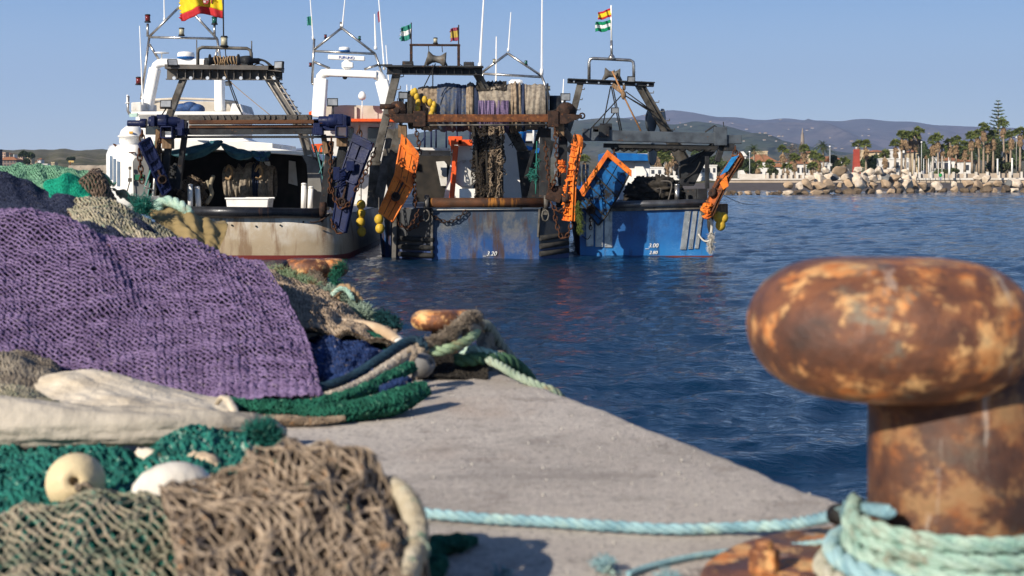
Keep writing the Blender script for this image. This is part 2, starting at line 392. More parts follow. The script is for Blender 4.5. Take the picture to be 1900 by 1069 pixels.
def tubes_between(A, B, r, sides=4, bend=None, knot=1.25):
    """many short cords A->B as one vertex/face array"""
    d = B - A; L = np.linalg.norm(d, axis=1, keepdims=True) + 1e-9; d = d / L
    ref = np.where(np.abs(d[:, 2:3]) > .8, np.array([[1.0, 0, 0]]), np.array([[0, 0, 1.0]])); x = np.cross(d, ref); x /= np.linalg.norm(x, axis=1, keepdims=True); y = np.cross(d, x)
    M = (A + B) / 2 + (bend if bend is not None else 0); rings = []
    for P_, k in ((A, knot), (M, .92), (B, knot)):
        for s_ in range(sides):
            a = 2 * math.pi * s_ / sides; rings.append(P_ + (x * math.cos(a) + y * math.sin(a)) * r * k)
    V = np.stack(rings, 1); n = len(A); base = (np.arange(n) * 3 * sides)[:, None]; fs = []
    for q in range(2):
        for s_ in range(sides):
            t = (s_ + 1) % sides; fs.append(base + np.array([[q * sides + s_, q * sides + t, (q + 1) * sides + t, (q + 1) * sides + s_]]))
    return V.reshape(-1, 3), np.concatenate(fs, 0)
def net(name, S, nu, nv, r, m, parent=None, jit=.08, seed=5, off=0.0, lift=.2, sides=4, col=0.0, warp=0.0, holes=0.0, u0=0, u1=1, v0=0, v1=1):
    g = np.random.default_rng(seed)
    i, j = np.meshgrid(np.arange(nu + 1), np.arange(nv + 1))
    u = (i + .5 * (j % 2)) / (nu + .5) + g.normal(size=i.shape) * jit / nu; v = j / nv + g.normal(size=i.shape) * jit / nv
    u = u0 + (u1 - u0) * u; v = v0 + (v1 - v0) * v
    if warp: u = u + warp / nu * wob(u, v, seed + 9, 3.5, 12); v = v + warp / nv * wob(u, v, seed + 10, 3.5, 12)
    pos = S(np.clip(u, 0, 1), np.clip(v, 0, 1), off) + g.normal(size=i.shape + (3,)) * r * lift
    if col: pos = pos + S.normal(np.clip(u, 0, 1), np.clip(v, 0, 1)) * (np.where(j % 2 == 0, 1, -.6) * r * col)[..., None]
    A = []; B = []
    for j0 in range(nv):
        a, b = pos[j0], pos[j0 + 1]
        A.append(a); B.append(b)
        if j0 % 2: A.append(a[:-1]); B.append(b[1:])
        else: A.append(a[1:]); B.append(b[:-1])
    A = np.concatenate(A); B = np.concatenate(B)
    if holes: k = g.random(len(A)) > holes; A = A[k]; B = B[k]
    bend = g.normal(size=A.shape) * r * .5
    V, Fq = tubes_between(A, B, r, sides, bend)
    return mesh_np(name, V, Fq, m, parent)
def knit(name, S, nu, nv, r, m, parent=None, seed=2, off=0.0):
    """heavy knitted netting: paired cords zigzag down each column and hook into the next"""
    g = np.random.default_rng(seed); A = []; B = []
    j = np.arange(nv * 2 + 1); v = j / (nv * 2.0)
    for i in range(nu):
        uc = (i + .5) / nu + .06 / nu * np.sin(v * 40 + i)
        for s_ in (-1, 1):
            u = uc + s_ * np.where(j % 2 == 0, .10, .50) / nu
            h = np.where(j % 2 == 0, r * 1.0, -r * .4) + off
            u = u + g.normal(size=u.shape) * .03 / nu; p = S(np.clip(u, 0, 1), np.clip(v + g.normal(size=u.shape) * .0006, 0, 1), h)
            A.append(p[:-1]); B.append(p[1:])
        q = S(np.clip(uc, 0, 1), v, np.full(v.shape, -r * .6)); A.append(q[:-1]); B.append(q[1:])
    A = np.concatenate(A); B = np.concatenate(B); V, Fq = tubes_between(A, B, r, 5, g.normal(size=A.shape) * r * .18, 1.3)
    return mesh_np(name, V, Fq, m, parent)
def fluff(name, pts, rad, n, L, r, m, parent=None, seed=1, flow=(0, 0, 0)):
    """a tangle of teased fibres about a path of points"""
    g = np.random.default_rng(seed); pts = np.array([tuple(p) for p in pts]); k = g.integers(0, max(len(pts) - 1, 1), n); t = g.random((n, 1))
    c = pts[k] * (1 - t) + pts[np.minimum(k + 1, len(pts) - 1)] * t; d = g.normal(size=(n, 3)); d /= np.linalg.norm(d, axis=1, keepdims=True)
    p = c + d * rad * g.random((n, 1)) ** .5 * np.array([[1, 1, .8]]); dr = g.normal(size=(n, 3)) * .7 + d * .3 + np.array(flow); A = []; B = []
    for s_ in range(4):
        q = p + dr / (np.linalg.norm(dr, axis=1, keepdims=True) + 1e-6) * L / 4; A.append(p); B.append(q); p = q; dr = dr + g.normal(size=(n, 3)) * .7
    A = np.concatenate(A); B = np.concatenate(B); V, Fq = tubes_between(A, B, r, 3); V[:, 2] = np.maximum(V[:, 2], .003) if parent is None else V[:, 2]
    return mesh_np(name, V, Fq, m, parent)
def rope(name, pts, Rr, m, parent=None, pitch=None, strands=3, per=10, close=False, flat_min=None):
    """laid rope: strands wound about a smooth path"""
    path = resample(spline(pts, 10), (pitch or Rr * 5.5) / per); b = MB(); pitch = pitch or Rr * 5.5
    if len(path) < 3: path = spline(pts, 10)
    T = [(path[min(i + 1, len(path) - 1)] - path[max(i - 1, 0)]).normalized() for i in range(len(path))]
    n = T[0].orthogonal().normalized(); fr = []
    for t in T: n = (n - t * n.dot(t)).normalized(); fr.append((n.copy(), t.cross(n)))
    for s_ in range(strands):
        q = []
        for i, p in enumerate(path):
            a = 2 * math.pi * (i / per + s_ / strands); q.append(p + (fr[i][0] * math.cos(a) + fr[i][1] * math.sin(a)) * Rr * .5)
        b.tube(q, Rr * .56, 6)
    return b.build(name, m, parent)
def text(body, loc, size, m, parent=None, name='lettering', rot=(R(90), 0, 0), depth=.006, italic=0, align='CENTER'):
    cu = bpy.data.curves.new('t', 'FONT'); cu.body = body; cu.size = size; cu.extrude = depth; cu.align_x = align; cu.align_y = 'CENTER'; cu.shear = italic
    o = bpy.data.objects.new('t', cu); C.objects.link(o); dg = bpy.context.evaluated_depsgraph_get(); dg.update()
    me = bpy.data.meshes.new_from_object(o.evaluated_get(dg)); bpy.data.objects.remove(o); bpy.data.curves.remove(cu)
    me.materials.clear(); me.materials.append(m); t = bpy.data.objects.new(name, me); C.objects.link(t)
    t.rotation_euler = rot; t.location = Vector(loc) - (wloc(parent) if parent else Vector()); t.parent = parent; return t
# ------------------------------------------------------------------ shared materials for the boats
RUST = mat('rusty_steel', (.16, .06, .025), (.07, .03, .018), 5, .8, .2, .5, 30, spots=(.30, .12, .035), sscale=8, slo=.54, shi=.66)
RUSTD = mat('dark_rusty_steel', (.05, .028, .02), (.02, .014, .012), 6, .85, .1, .6, 30, spots=(.13, .055, .025))
STEEL = mat('weathered_grey_steel', (.14, .13, .115), (.055, .05, .043), 3, .6, .3, .3, 24, spots=(.12, .075, .045), sscale=6, slo=.6, shi=.72)
STEELD = mat('dark_painted_steel', (.032, .034, .036), (.016, .016, .018), 3, .55, .2, .3, 24, spots=(.09, .05, .03), sscale=7, slo=.62)
STEELB = mat('blue_grey_painted_steel', (.085, .10, .115), (.045, .052, .062), 2.5, .45, .2, .25, 24, spots=(.10, .06, .04), sscale=7, slo=.64)
INOX = mat('stainless_tube', (.42, .41, .39), (.28, .26, .24), 6, .32, .85)
WHITE = mat('white_gelcoat', (.80, .79, .76), (.74, .72, .68), 2, .32, 0, .04, 8, spots=(.55, .50, .42), sscale=3, slo=.64, shi=.8)
WHITEG = mat('dull_white_paint', (.62, .61, .58), (.50, .48, .44), 2, .55, 0, .1, 10, spots=(.34, .28, .2), sscale=4, slo=.6)
BEIGE = mat('beige_paint', (.50, .45, .38), (.42, .37, .30), 2, .6)
NAVY = mat('navy_paint', (.007, .013, .055), (.005, .008, .032), 3, .48, 0, .2, 16, spots=(.07, .055, .05), sscale=7, slo=.70, shi=.76)
ORANGE = mat('orange_paint', (.78, .20, .025), (.50, .10, .016), 3, .55, 0, .4, 20, spots=(.12, .045, .02), sscale=6, slo=.56, shi=.66, stretch=(1, 1, .5))
ORED = mat('orange_red_paint', (.70, .10, .02), (.6, .08, .02), 4, .45, 0, .05, 12, spots=(.2, .06, .03), slo=.66)
BLUE = mat('bright_blue_paint', (.01, .13, .40), (.008, .09, .3), 3, .45, 0, .1, 14, spots=(.05, .04, .03), sscale=7, slo=.62)
BLACK = mat('black_rubber', (.018, .018, .018), (.035, .033, .03), 4, .8, 0, .4, 22)
DARK = mat('shaded_interior', (.02, .018, .016), (.035, .03, .025), 3, .85)  # shade of the deck cavities put into a dark paint colour
GLASS = mat('dark_window_glass', (.02, .025, .03), (.03, .035, .04), 1, .08, rvar=.03)
LENS = mat('floodlight_glass', (.30, .31, .32), (.2, .21, .22), 5, .12, rvar=.04)
REDL = flat('red_lens', (.14, .012, .012), .25); GRNL = flat('green_lens', (.01, .09, .07), .25); CREAML = flat('cream_lens', (.40, .37, .26), .3)
YEL = mat('yellow_float', (.55, .36, .04), (.42, .27, .03), 6, .5, 0, .2, 14, spots=(.14, .10, .03), sscale=10, slo=.6)
WOOD = mat('weathered_timber', (.20, .13, .075), (.11, .07, .04), 3, .85, 0, .4, 20, stretch=(6, 6, 1))
TEAL = mat('teal_tarpaulin', (.035, .11, .13), (.02, .06, .08), 3, .65, 0, .4, 12)
CHAIN = mat('rusty_chain', (.11, .045, .022), (.05, .025, .015), 14, .8, .3)
CABLE = flat('black_cable', (.02, .02, .02), .6); WIRE = flat('grey_wire', (.10, .09, .08), .6); TANR = flat('tan_cord', (.30, .20, .11), .8)
N_TAN = mat('tan_netting', (.30, .23, .16), (.15, .11, .075), 9, .95, 0, 1.0, 60, stretch=(1, 1, 1))
N_GREY = mat('grey_beige_netting', (.31, .265, .205), (.17, .14, .11), 9, .95, 0, 1.0, 60)
N_BLUE = mat('blue_grey_netting', (.06, .085, .145), (.13, .125, .12), 10, .95, 0, 1.0, 60)
N_NAVY = mat('navy_netting', (.02, .03, .065), (.035, .045, .08), 10, .95, 0, 1.0, 60)
N_PURP = mat('mauve_netting', (.20, .145, .25), (.13, .095, .17), 8, .95, 0, 1.0, 60, stretch=(1, 1, 6))
N_BLK = mat('black_netting', (.022, .02, .018), (.045, .038, .03), 8, .95, 0, 1.0, 50)
N_CORD = flat('dark_net_cord', (.035, .028, .022), .9)
TXT = flat('white_lettering_paint', (.75, .75, .72), .6)

def hull_mat(name, up, low, zsplit, soft, worn, streak, scr=(.6, .6, .58), streak_lo=.6, wornlo=.5, boot=None, bootz=0):
    """painted hull: two bands split by height, scraped, rust-streaked and scratched"""
    m, t, b = newmat(name); tc = t.nodes.new('ShaderNodeNewGeometry'); sp = t.nodes.new('ShaderNodeSeparateXYZ'); t.links.new(tc.outputs['Position'], sp.inputs[0])
    n0 = noisen(t, 1.2, 6, .6); ad = t.nodes.new('ShaderNodeMath'); ad.operation = 'MULTIPLY_ADD'; t.links.new(n0.outputs[0], ad.inputs[0]); ad.inputs[1].default_value = soft; t.links.new(sp.outputs[2], ad.inputs[2])
    mr = t.nodes.new('ShaderNodeMapRange'); mr.inputs[1].default_value = zsplit + soft * .5 - soft * .25; mr.inputs[2].default_value = zsplit + soft * .5 + soft * .25 + .01; t.links.new(ad.outputs[0], mr.inputs[0])
    col = mix(t, mr.outputs[0], low, up)
    n1 = noisen(t, 1.7, 9, .68, (1, 1, .8)); f = ramp(t, [(wornlo - .05, (0, 0, 0)), (wornlo + .22, (.9, .9, .9))], n1.outputs[0]).outputs[0]; col = mix(t, f, col, worn)
    n2 = noisen(t, 2.2, 8, .65, (1, 1, .16)); f = ramp(t, [(streak_lo, (0, 0, 0)), (streak_lo + .1, (.9, .9, .9))], n2.outputs[0]).outputs[0]; col = mix(t, f, col, streak)
    for sc_, st, th in ((5, (.25, 1, 3.2), .695), (4, (.5, 1, 1.4), .72), (9, (1, 1, 1), .73)):      # scratches; on the bright blue hull also painted caustics
        n3 = noisen(t, sc_, 3, .5, st, 2.5); f = ramp(t, [(.495, (0, 0, 0)), (.5, (.75, .75, .75)), (.505, (0, 0, 0))], n3.outputs[0])
        n4 = noisen(t, 1.1, 4, .6); g_ = ramp(t, [(.45, (0, 0, 0)), (.6, (.8, .8, .8))], n4.outputs[0])
        mu = t.nodes.new('ShaderNodeMath'); mu.operation = 'MULTIPLY'; t.links.new(f.outputs[0], mu.inputs[0]); t.links.new(g_.outputs[0], mu.inputs[1]); col = mix(t, mu.outputs[0], col, scr)
    if boot:
        m2 = t.nodes.new('ShaderNodeMapRange'); m2.inputs[1].default_value = bootz - .01; m2.inputs[2].default_value = bootz + .01; t.links.new(sp.outputs[2], m2.inputs[0]); col = mix(t, m2.outputs[0], boot, col)
    t.links.new(col, b.inputs['Base Color']); b.inputs['Roughness'].default_value = .5
    bn = t.nodes.new('ShaderNodeBump'); bn.inputs['Distance'].default_value = .03; bn.inputs['Strength'].default_value = .35; n5 = noisen(t, 2.2, 7, .6); t.links.new(n5.outputs[0], bn.inputs['Height']); t.links.new(bn.outputs[0], b.inputs['Normal'])
    return m
def hull(parent, secs, m, name='hull'):
    """secs: (Y, XL, XR, zdeck, inset) stations stern to bow"""
    b = MB(); S_ = []
    for Y, xl, xr, zd, ins in secs:
        c = (xl + xr) / 2
        def q(f, z, e=0): return Vector((c + (f * (xr - xl) / 2), Y + e, z))
        S_.append([q(-1, zd), q(-1 + ins * .25, -1.0), q(-1 + ins, SEA - .1), q(-1 + ins * 1.8, SEA - .9), q(1 - ins * 1.8, SEA - .9), q(1 - ins, SEA - .1), q(1 - ins * .25, -1.0), q(1, zd)])
    b.loft(S_, smooth=False); return b.build(name, m, parent)
def flood(parent, p, s=.32, face=(0.1, -1, -.35), post=None):
    b = MB(); p = Vector(p); f = Vector(face).normalized(); rot = f.to_track_quat('-Y', 'Z').to_matrix()
    b.box(p, (s, s * .3, s * .75), rot)
    for k in range(5): b.box(p + rot @ Vector(((k - 2) * s * .17, s * .21, 0)), (s * .03, s * .12, s * .6), rot)
    if post: b.tube([p + Vector((0, .06, -s * .3)), Vector(post)], .025, 6)
    o = b.build('floodlight', STEELD, parent, .01)
    MB().box(p + rot @ Vector((0, -s * .16, 0)), (s * .84, .012, s * .58), rot).build('lens', LENS, o); return o
def navlight(parent, p, m, s=.12):
    p = Vector(p); b = MB(); b.lathe([(s, 0), (s * 1.1, .03), (s * .9, .05)], p, n=12).lathe([(s * .9, s * 2.3), (s, s * 2.35), (s * .7, s * 2.7)], p, n=12)
    o = b.build('navigation_light', STEELD, parent); MB().lathe([(s * .82, .05), (s * .82, s * 2.3)], p, n=12).build('lens', m, o); return o
def whip(parent, a, b_, r=.028, m=None):
    a = Vector(a); b_ = Vector(b_); mb = MB().tube([a, a.lerp(b_, .08), a.lerp(b_, .081), b_], [r * 1.7, r * 1.7, r, r * .6], 6); return mb.build('antenna', m or WHITE, parent)
def radome(parent, p, r, m=None, band=None):
    p = Vector(p); o = MB().lathe([(r * .55, -r * .15), (r * .95, 0), (r, r * .18), (r, r * .5), (r * .9, r * .68), (r * .3, r * .78), (1e-4, r * .8)], p, n=24).build('radome', m or WHITE, parent)
    MB().lathe([(r * .60, -r * .17), (r * 1.0, 0), (r * 1.012, r * .14), (r * .5, r * .13)], p, n=24).build('band', band or BLUE, o); return o
def sheave(b, c, r, wd, axis=(1, 0, 0)):
    return b.lathe([(r * .3, -wd / 2 - .06), (r * .3, -wd / 2), (r, -wd / 2), (r, -wd * .38), (r * .62, -wd * .1), (r * .62, wd * .1), (r, wd * .38), (r, wd / 2), (r * .3, wd / 2), (r * .3, wd / 2 + .06)], c, axis, 20)
LASTDOOR = [None]
def door(label, L_, R_, mF, mR, cat='trawl door', planks=3, ribs=3, wing=None, loops=True, group='trawl doors hung at the sterns', gap=.14, face=None, rr=.035):
    """otter board: planks between two bent edges, ribs across, rails, bracket and shackle"""
    L_ = [Vector(p) for p in L_]; R_ = [Vector(p) for p in R_]; lo = min(L_ + R_, key=lambda p: p.z)
    t = thing('trawl_door', label, cat, tuple(lo), group)
    nrm = (L_[1] - L_[0]).cross(R_[0] - L_[0]).normalized()
    if nrm.y > 0: nrm = -nrm
    b = MB()
    for s_ in range(len(L_) - 1):
        for k in range(planks):
            f0 = (k + gap / 2) / planks; f1 = (k + 1 - gap / 2) / planks
            b.prism([L_[s_].lerp(R_[s_], f0), L_[s_].lerp(R_[s_], f1), L_[s_ + 1].lerp(R_[s_ + 1], f1), L_[s_ + 1].lerp(R_[s_ + 1], f0)], -nrm * .05 + Vector((0, .002 * s_, 0)))
    b.build('plate', face or mF, t, .006)
    b = MB(); back = -nrm * .09
    for s_ in range(len(L_) - 1): b.prism([L_[s_].lerp(R_[s_], .02) + back, L_[s_].lerp(R_[s_], .98) + back, L_[s_ + 1].lerp(R_[s_ + 1], .98) + back, L_[s_ + 1].lerp(R_[s_ + 1], .02) + back], back * .4)
    b.build('back_plate', mR, t)
    b = MB()
    for E in (L_, R_): b.tube(E, rr, 6); b.tube([p - nrm * .1 for p in E], rr, 6)
    for s_ in range(len(L_)): b.bar(L_[s_] + nrm * .03, R_[s_] + nrm * .03, .05, .11, nrm)
    b.build('frame', mF, t, .006)
    for s_ in range(len(L_) - 1):
        for k in range(ribs):
            f = (k + .7) / (ribs + .4); MB().bar(L_[s_].lerp(L_[s_ + 1], f) + nrm * .045, R_[s_].lerp(R_[s_ + 1], f) + nrm * .045, .035, .05, nrm).build('rib', mF, t)
    if wing: MB().prism(wing, nrm * -.12).build('wing_plate', mF, t, .01)
    c = L_[-2].lerp(R_[-2], .5); e = L_[-1].lerp(R_[-1], .5)
    q = c.lerp(e, .45) + nrm * .06; b = MB().lathe([(.14, 0), (.15, .12), (.10, .14), (.10, .02)], q, nrm, 14); b.bar(q + nrm * .05, c + nrm * .05, .06, .05, nrm); b.build('towing_bracket', RUSTD, t)
    LASTDOOR[0] = t
    top = L_[0].lerp(R_[0], .3); MB().link(top + Vector((0, 0, .10)), (0, 0, 1), (1, 0, 0), .22, .025).link(top + Vector((0, 0, .24)), (0, 0, 1), (0, 1, 0), .2, .022).build('shackle', CHAIN, t)
    return t
def chain_part(parent, pts, L=.17, r=.02, m=None): return MB().chain(pts, L, r).build('chain', m or CHAIN, parent)
def wrap(parent, x0, x1, cy, cz, rad, m, seed, amp=.05, name='net_wrap', ridges=5):
    nx, na = 46, 90; xs = np.linspace(x0, x1, nx); a = np.linspace(0, 2 * math.pi, na); A_, X_ = np.meshgrid(a, xs); tt = (X_ - x0) / (x1 - x0)
    ca, sa = np.cos(A_), np.sin(A_)
    h = wob(tt + .05 * ca, .25 * sa + .1 * ca, seed, ridges * .45, 12, 1.0, .5) * amp + .2 * amp * wob(tt * 2, ca * .5 + sa * .4, seed + 1, ridges * .6, 14, 1, 1.0)
    r = rad * (.93 + .09 * np.sin(np.clip(tt, 0, 1) * math.pi) ** .45) + h + .02 * np.sin(A_ * 2 + seed)
    V = np.stack([X_, cy + r * ca, cz + r * sa], -1).reshape(-1, 3); return mesh_np(name, V, gridfaces(nx, na), m, parent)
def flag(label, top, bot, L, dx, mats, parts, name='flag', fall=.25, seed=1, ragged=0.0, emb=None, slant=0.0):
    """cloth flying off a pole from the hoist top-bot; stripes are parts of it"""
    top = Vector(top); bot = Vector(bot); t = thing(name, label, 'flag', tuple(bot), None)
    n = 26
    def pt(u, v):
        w_ = .07 * L * math.sin(u * 9 + v * 1.3 + seed) * u ** .6 + .03 * L * math.sin(u * 21 + v * 4 + seed * 2)
        p = top.lerp(bot, v) + Vector((dx * L * u, w_ * 2.2, -fall * L * u * u * (1 - .3 * v) + .05 * L * math.sin(u * 7 + seed) + slant * L * u))
        return p
    g = random.Random(seed)
    rag = [1 - ragged * g.random() for _ in range(80)]
    for (v0, v1, nm), m in zip(parts, mats):
        b = MB(); m_ = max(3, int(24 * (v1 - v0))); vs = []
        for i in range(n + 1):
            for j in range(m_ + 1):
                v = v0 + (v1 - v0) * j / m_; k = rag[int(v * 40)] if i == n else 1 - ragged * .3; vs.append(pt(i / n * k, v))
        b.add(vs, [(i * (m_ + 1) + j, i * (m_ + 1) + j + 1, (i + 1) * (m_ + 1) + j + 1, (i + 1) * (m_ + 1) + j) for i in range(n) for j in range(m_)], True)
        o = b.build(nm, m, t); s_ = o.modifiers.new('thick', 'SOLIDIFY'); s_.thickness = .006
    return t, pt
FR = flat('flag_red', (.42, .025, .03), .8); FY = flat('flag_yellow', (.70, .50, .02), .8); FG = flat('flag_green', (.005, .20, .09), .8); FW = flat('flag_white', (.62, .64, .62), .8); FGD = flat('faded_green', (.03, .19, .15), .8); FYD = flat('faded_yellow', (.42, .30, .06), .8); FRD = flat('faded_red', (.24, .05, .08), .8)
def fender(label, pts, r, m, name='fender_float', group=None, line=None):
    t = thing(name, label, 'float', tuple(pts[-1]), group)
    for p in pts: MB().ball(p, (r, r * 1.12), 16, 10).build('float_ball', m, t)
    MB().tube([Vector(pts[0]) + Vector((0, 0, .7))] + list(pts), .018, 6).build('line', WIRE, t)
    return t

# ================================================================== BOAT: blue and grey trawler in the middle
Y2 = 45.9
def q2(px, py, d=0.0): return P(px, py, Y2 + d)
b2 = thing('fishing_trawler', 'battered blue trawler with thick net rolled on its drum, second from left', 'fishing boat', (q2(900, 400).x, Y2 + 8, SEA), 'trawlers moored stern to the camera')
H2 = hull_mat('blue_worn_hull', (.025, .045, .08), (.006, .048, .17), -1.15, 1.2, (.16, .145, .115), (.045, .022, .012), scr=(.30, .36, .40), streak_lo=.515, wornlo=.55)
zd2 = q2(0, 386).z
hull(b2, [(Y2, q2(803, 0).x, q2(1000, 0).x, zd2, .0), (Y2 + .7, q2(733, 0, .7).x, q2(1056, 0, .7).x, zd2, .02), (Y2 + 2.4, q2(702, 0, 2.4).x, q2(1060, 0, 2).x, zd2 + .05, .04), (Y2 + 12, q2(690, 0, 2).x, q2(1062, 0, 2).x, zd2 + .5, .06), (Y2 + 18, -3.2, .9, zd2 + 1.1, .3), (Y2 + 21, -1.6, -.6, zd2 + 1.4, .8)], H2)
HS = hull_mat('dark_side_plate', (.024, .027, .032), (.008, .03, .12), -1.55, .7, (.06, .058, .055), (.02, .02, .02), scr=(.16, .16, .15), wornlo=.6)
for sx, x0, x1 in ((-1, 733, 801), (1, 1002, 1056)):
    b = MB(); a0, a1 = (q2(x0, 388, .66), q2(x1, 388, -.03)) if sx < 0 else (q2(x0, 388, -.03), q2(x1, 388, .66)); c0 = Vector((a0.x, a0.y - .03, SEA - .2)); c1 = Vector((a1.x, a1.y - .03, SEA - .2))
    b.prism([a0 + Vector((0, -.03, 0)), a1 + Vector((0, -.03, 0)), c1, c0], (0, .05, 0)); b.build('side_plate', HS, b2)
    for k, py in enumerate((441, 456, 470)):
        y0, y1 = (py + 1, py + 4) if sx < 0 else (py + 1, py - 6)
        p0 = q2(x0 + 8 if sx < 0 else x0, y0, .5 if sx < 0 else 0); p1 = q2(x1 + 4 if sx < 0 else x1 - 2, y1, 0 if sx < 0 else .6)
        MB().tube([p0 + Vector((0, -.12, 0)), p0.lerp(p1, .5) + Vector((0, -.12, 0)), p1 + Vector((0, -.12, 0))], .085, 8).build('rubber_strake', BLACK, b2)
MB().bar(q2(733, 388, .5), q2(731, 482, .5), .14, .16).bar(q2(802, 388, -.1), q2(801, 470, -.1), .07, .1).bar(q2(1001, 388, -.1), q2(998, 440, -.1), .06, .1).build('corner_post', STEEL, b2, .01)
# stern roller
b = MB().lathe([(.155, 0), (.155, (q2(1010, 0).x - q2(797, 0).x))], q2(797, 376, -.15), (1, 0, 0), 20)
b.build('stern_roller', mat('orange_rusty_roller', (.10, .042, .02), (.05, .026, .016), 2.2, .7, .2, .4, 26, spots=(.42, .17, .03), sscale=1.5, slo=.55, shi=.63, sstretch=(1.6, .2, .2)), b2)
b = MB()
for px in (792, 1013):
    b.lathe([(.24, -.07), (.24, .07), (.17, .07), (.17, -.07)], q2(px, 376, -.15), (1, 0, 0), 22); b.bar(q2(px, 380, -.1), q2(px - 2, 398, -.05), .18, .14); b.link(q2(px - 1, 400, -.3), (0, 0, 1), (1, 0, 0), .3, .035)
b.build('roller_bracket', STEEL, b2)
MB().bar(q2(803, 388, -.03), q2(1003, 386, -.03), .07, .16, (0, 1, 0)).build('transom_cap', WHITEG, b2)
text('_3.20', q2(909, 471, -.03), .19, TXT, b2, 'draught_mark', italic=.3, depth=.012)
# lower gantry beam
b = MB().bar(q2(788, 219.5, -.25), q2(1020, 219.5, -.25), .245, .26); b.build('gantry_crossbeam', RUST, b2, .012)
b = MB().tube([q2(788, 232.5, -.3), q2(1022, 231.5, -.3)], .03, 8); b.build('guide_rod', STEEL, b2)
b = MB()
b.box(q2(779, 221, -.25), (.40, .42, .50)).box(q2(1026, 221, -.25), (.34, .42, .52)).prism([q2(712, 212, -.4), q2(769, 211, -.4), q2(769, 228, -.4), q2(735, 228, -.4)], (0, .22, 0)).prism([q2(1036, 210, -.4), q2(1080, 213, -.4), q2(1080, 218, -.4), q2(1050, 230, -.4), q2(1036, 230, -.4)], (0, .22, 0))
b.tube([q2(1080 + 5 * math.cos(a), 215 + 5 * math.sin(a), -.3) for a in [k * .7 for k in range(9)]], .03, 6, closed=True)
b.build('gantry_end_block', RUSTD, b2, .015)
b = MB(); sheave(b, q2(738, 205, -.1), .30, .18, (.25, 1, 0)); sheave(b, q2(1050, 207, -.1), .30, .18, (-.2, 1, 0)); b.lathe([(.09, 0), (.09, .5)], q2(705, 198, -.1), (1, 0, 0), 10)
b.build('towing_sheave', RUSTD, b2)
b = MB().box(q2(747, 244, -.1), (.27, .3, .42)).box(q2(1037, 241, -.1), (.33, .3, .42)); b.build('timber_block', WOOD, b2, .01)
# upper gantry
b = MB().channel(q2(718, 130, .8), q2(895, 132, .8), .30, .2); b.bar(q2(716, 123.5, .7), q2(897, 124.5, .7), .05, .42)
for px in range(745, 880, 14): b.bar(q2(px, 124, .72), q2(px, 137, .72), .02, .16)
b.build('upper_crossbeam', STEELD, b2)
b = MB(); b.bar(q2(738, 128, .9), q2(697, 300, 1.2), .25, .3); b.bar(q2(697, 298, 1.21), q2(690, 384, 1.3), .33, .3); b.bar(q2(728, 240, .5), q2(700, 384, .5), .30, .12)
for k in range(7): p = q2(742 - 41 * (k + .5) / 7.5, 132 + 172 * (k + .5) / 7.5, .8); b.tube([p, p + Vector((.17, -.05, .02)), p + Vector((.17, -.05, .12))], .02, 5)
b.build('gantry_leg', STEEL, b2, .01)
b = MB(); b.bar(q2(882, 132, .9), q2(960, 268, 2.0), .26, .24); b.bar(q2(880, 131, .72), q2(958, 266, 1.85), .05, .05)
b.build('gantry_leg', STEEL, b2, .01)
b = MB(); b.bar(q2(948, 240, 1.9), q2(972, 284, 2.1), .36, .2); b.build('gantry_leg', WHITEG if False else STEEL, b2, .01)
b = MB(); b.bar(q2(972, 280, 2.1), q2(984, 384, 2.2), .5, .3); b.bar(q2(1012, 238, .3), q2(1010, 384, .3), .36, .2); b.bar(q2(1018, 260, .2), q2(986, 384, .9), .42, .1)
b.bar(q2(1005, 230, .4), q2(975, 330, 1.2), .12, .1); b.bar(q2(1046, 222, .6), q2(1040, 384, .8), .3, .28)
b.build('gantry_brace', STEELD, b2, .01)
text('MC\nA', q2(953, 262, 1.72), .26, flat('black_lettering', (.01, .01, .01)), b2, rot=(R(90), R(28), 0), depth=.008)
b = MB().bar(q2(1046, 240, 0), q2(1062, 262, .2), .22, .2).bar(q2(742, 240, .2), q2(722, 330, .5), .34, .1).bar(q2(716, 300, .9), q2(736, 384, .9), .3, .1); b.build('side_strut', STEEL, b2, .01)
b = MB().bar(q2(763, 84, .8), q2(763, 124, .8), .09, .09).bar(q2(851, 84, .8), q2(851, 125, .8), .09, .09).bar(q2(760, 83.5, .8), q2(854, 84, .8), .07, .09)
b.tube([q2(763, 84, .8), q2(763, 42, .8)], .022, 6).tube([q2(851, 84, .8), q2(851, 46, .8)], .022, 6).tube([q2(795, 85, .8), q2(796, 98, .8)], .015, 5).tube([q2(820, 85, .8), q2(821, 97, .8)], .015, 5)
b.build('top_frame', RUSTD, b2, .006)
navlight(b2, q2(808, 82, .8), CREAML, .08)
b = MB().lathe([(.22, -.30), (.25, -.28), (.13, -.12), (.11, 0), (.13, .12), (.24, .26), (.26, .30), (.22, .30)], q2(810, 110, .8), (1, 0, -.1), 22); b.bar(q2(794, 107, .8), q2(788, 124, .8), .06, .2).bar(q2(824, 110, .8), q2(830, 124, .8), .06, .2)
b.build('hauling_sheave', STEEL, b2)
flood(b2, q2(757, 120, .6), .36, (0, -1, -2.2)); flood(b2, q2(870, 121, .6), .34, (0, -1, -2.2)); flood(b2, q2(748, 177, .2), .30, (.2, -1, -.2), q2(746, 210, .2)); flood(b2, q2(1049, 180, .3), .32, (.1, -1, -.1), q2(1044, 218, .3))
MB().tube(sag(q2(1048, 187, .3), q2(1018, 206, .3), .1), .02, 5).tube([q2(808, 118, .5), q2(783, 168, .2)], .02, 5).tube([q2(803, 120, .6), q2(803, 165, .6)], .02, 5).tube(sag(q2(851, 117, .8), q2(866, 122, .8), .05), .012, 5).build('cable', CABLE, b2)
MB().tube([q2(1000 + 6 * k, 270 + (k % 2) * 5, -.2) for k in range(3)], .02, 5)
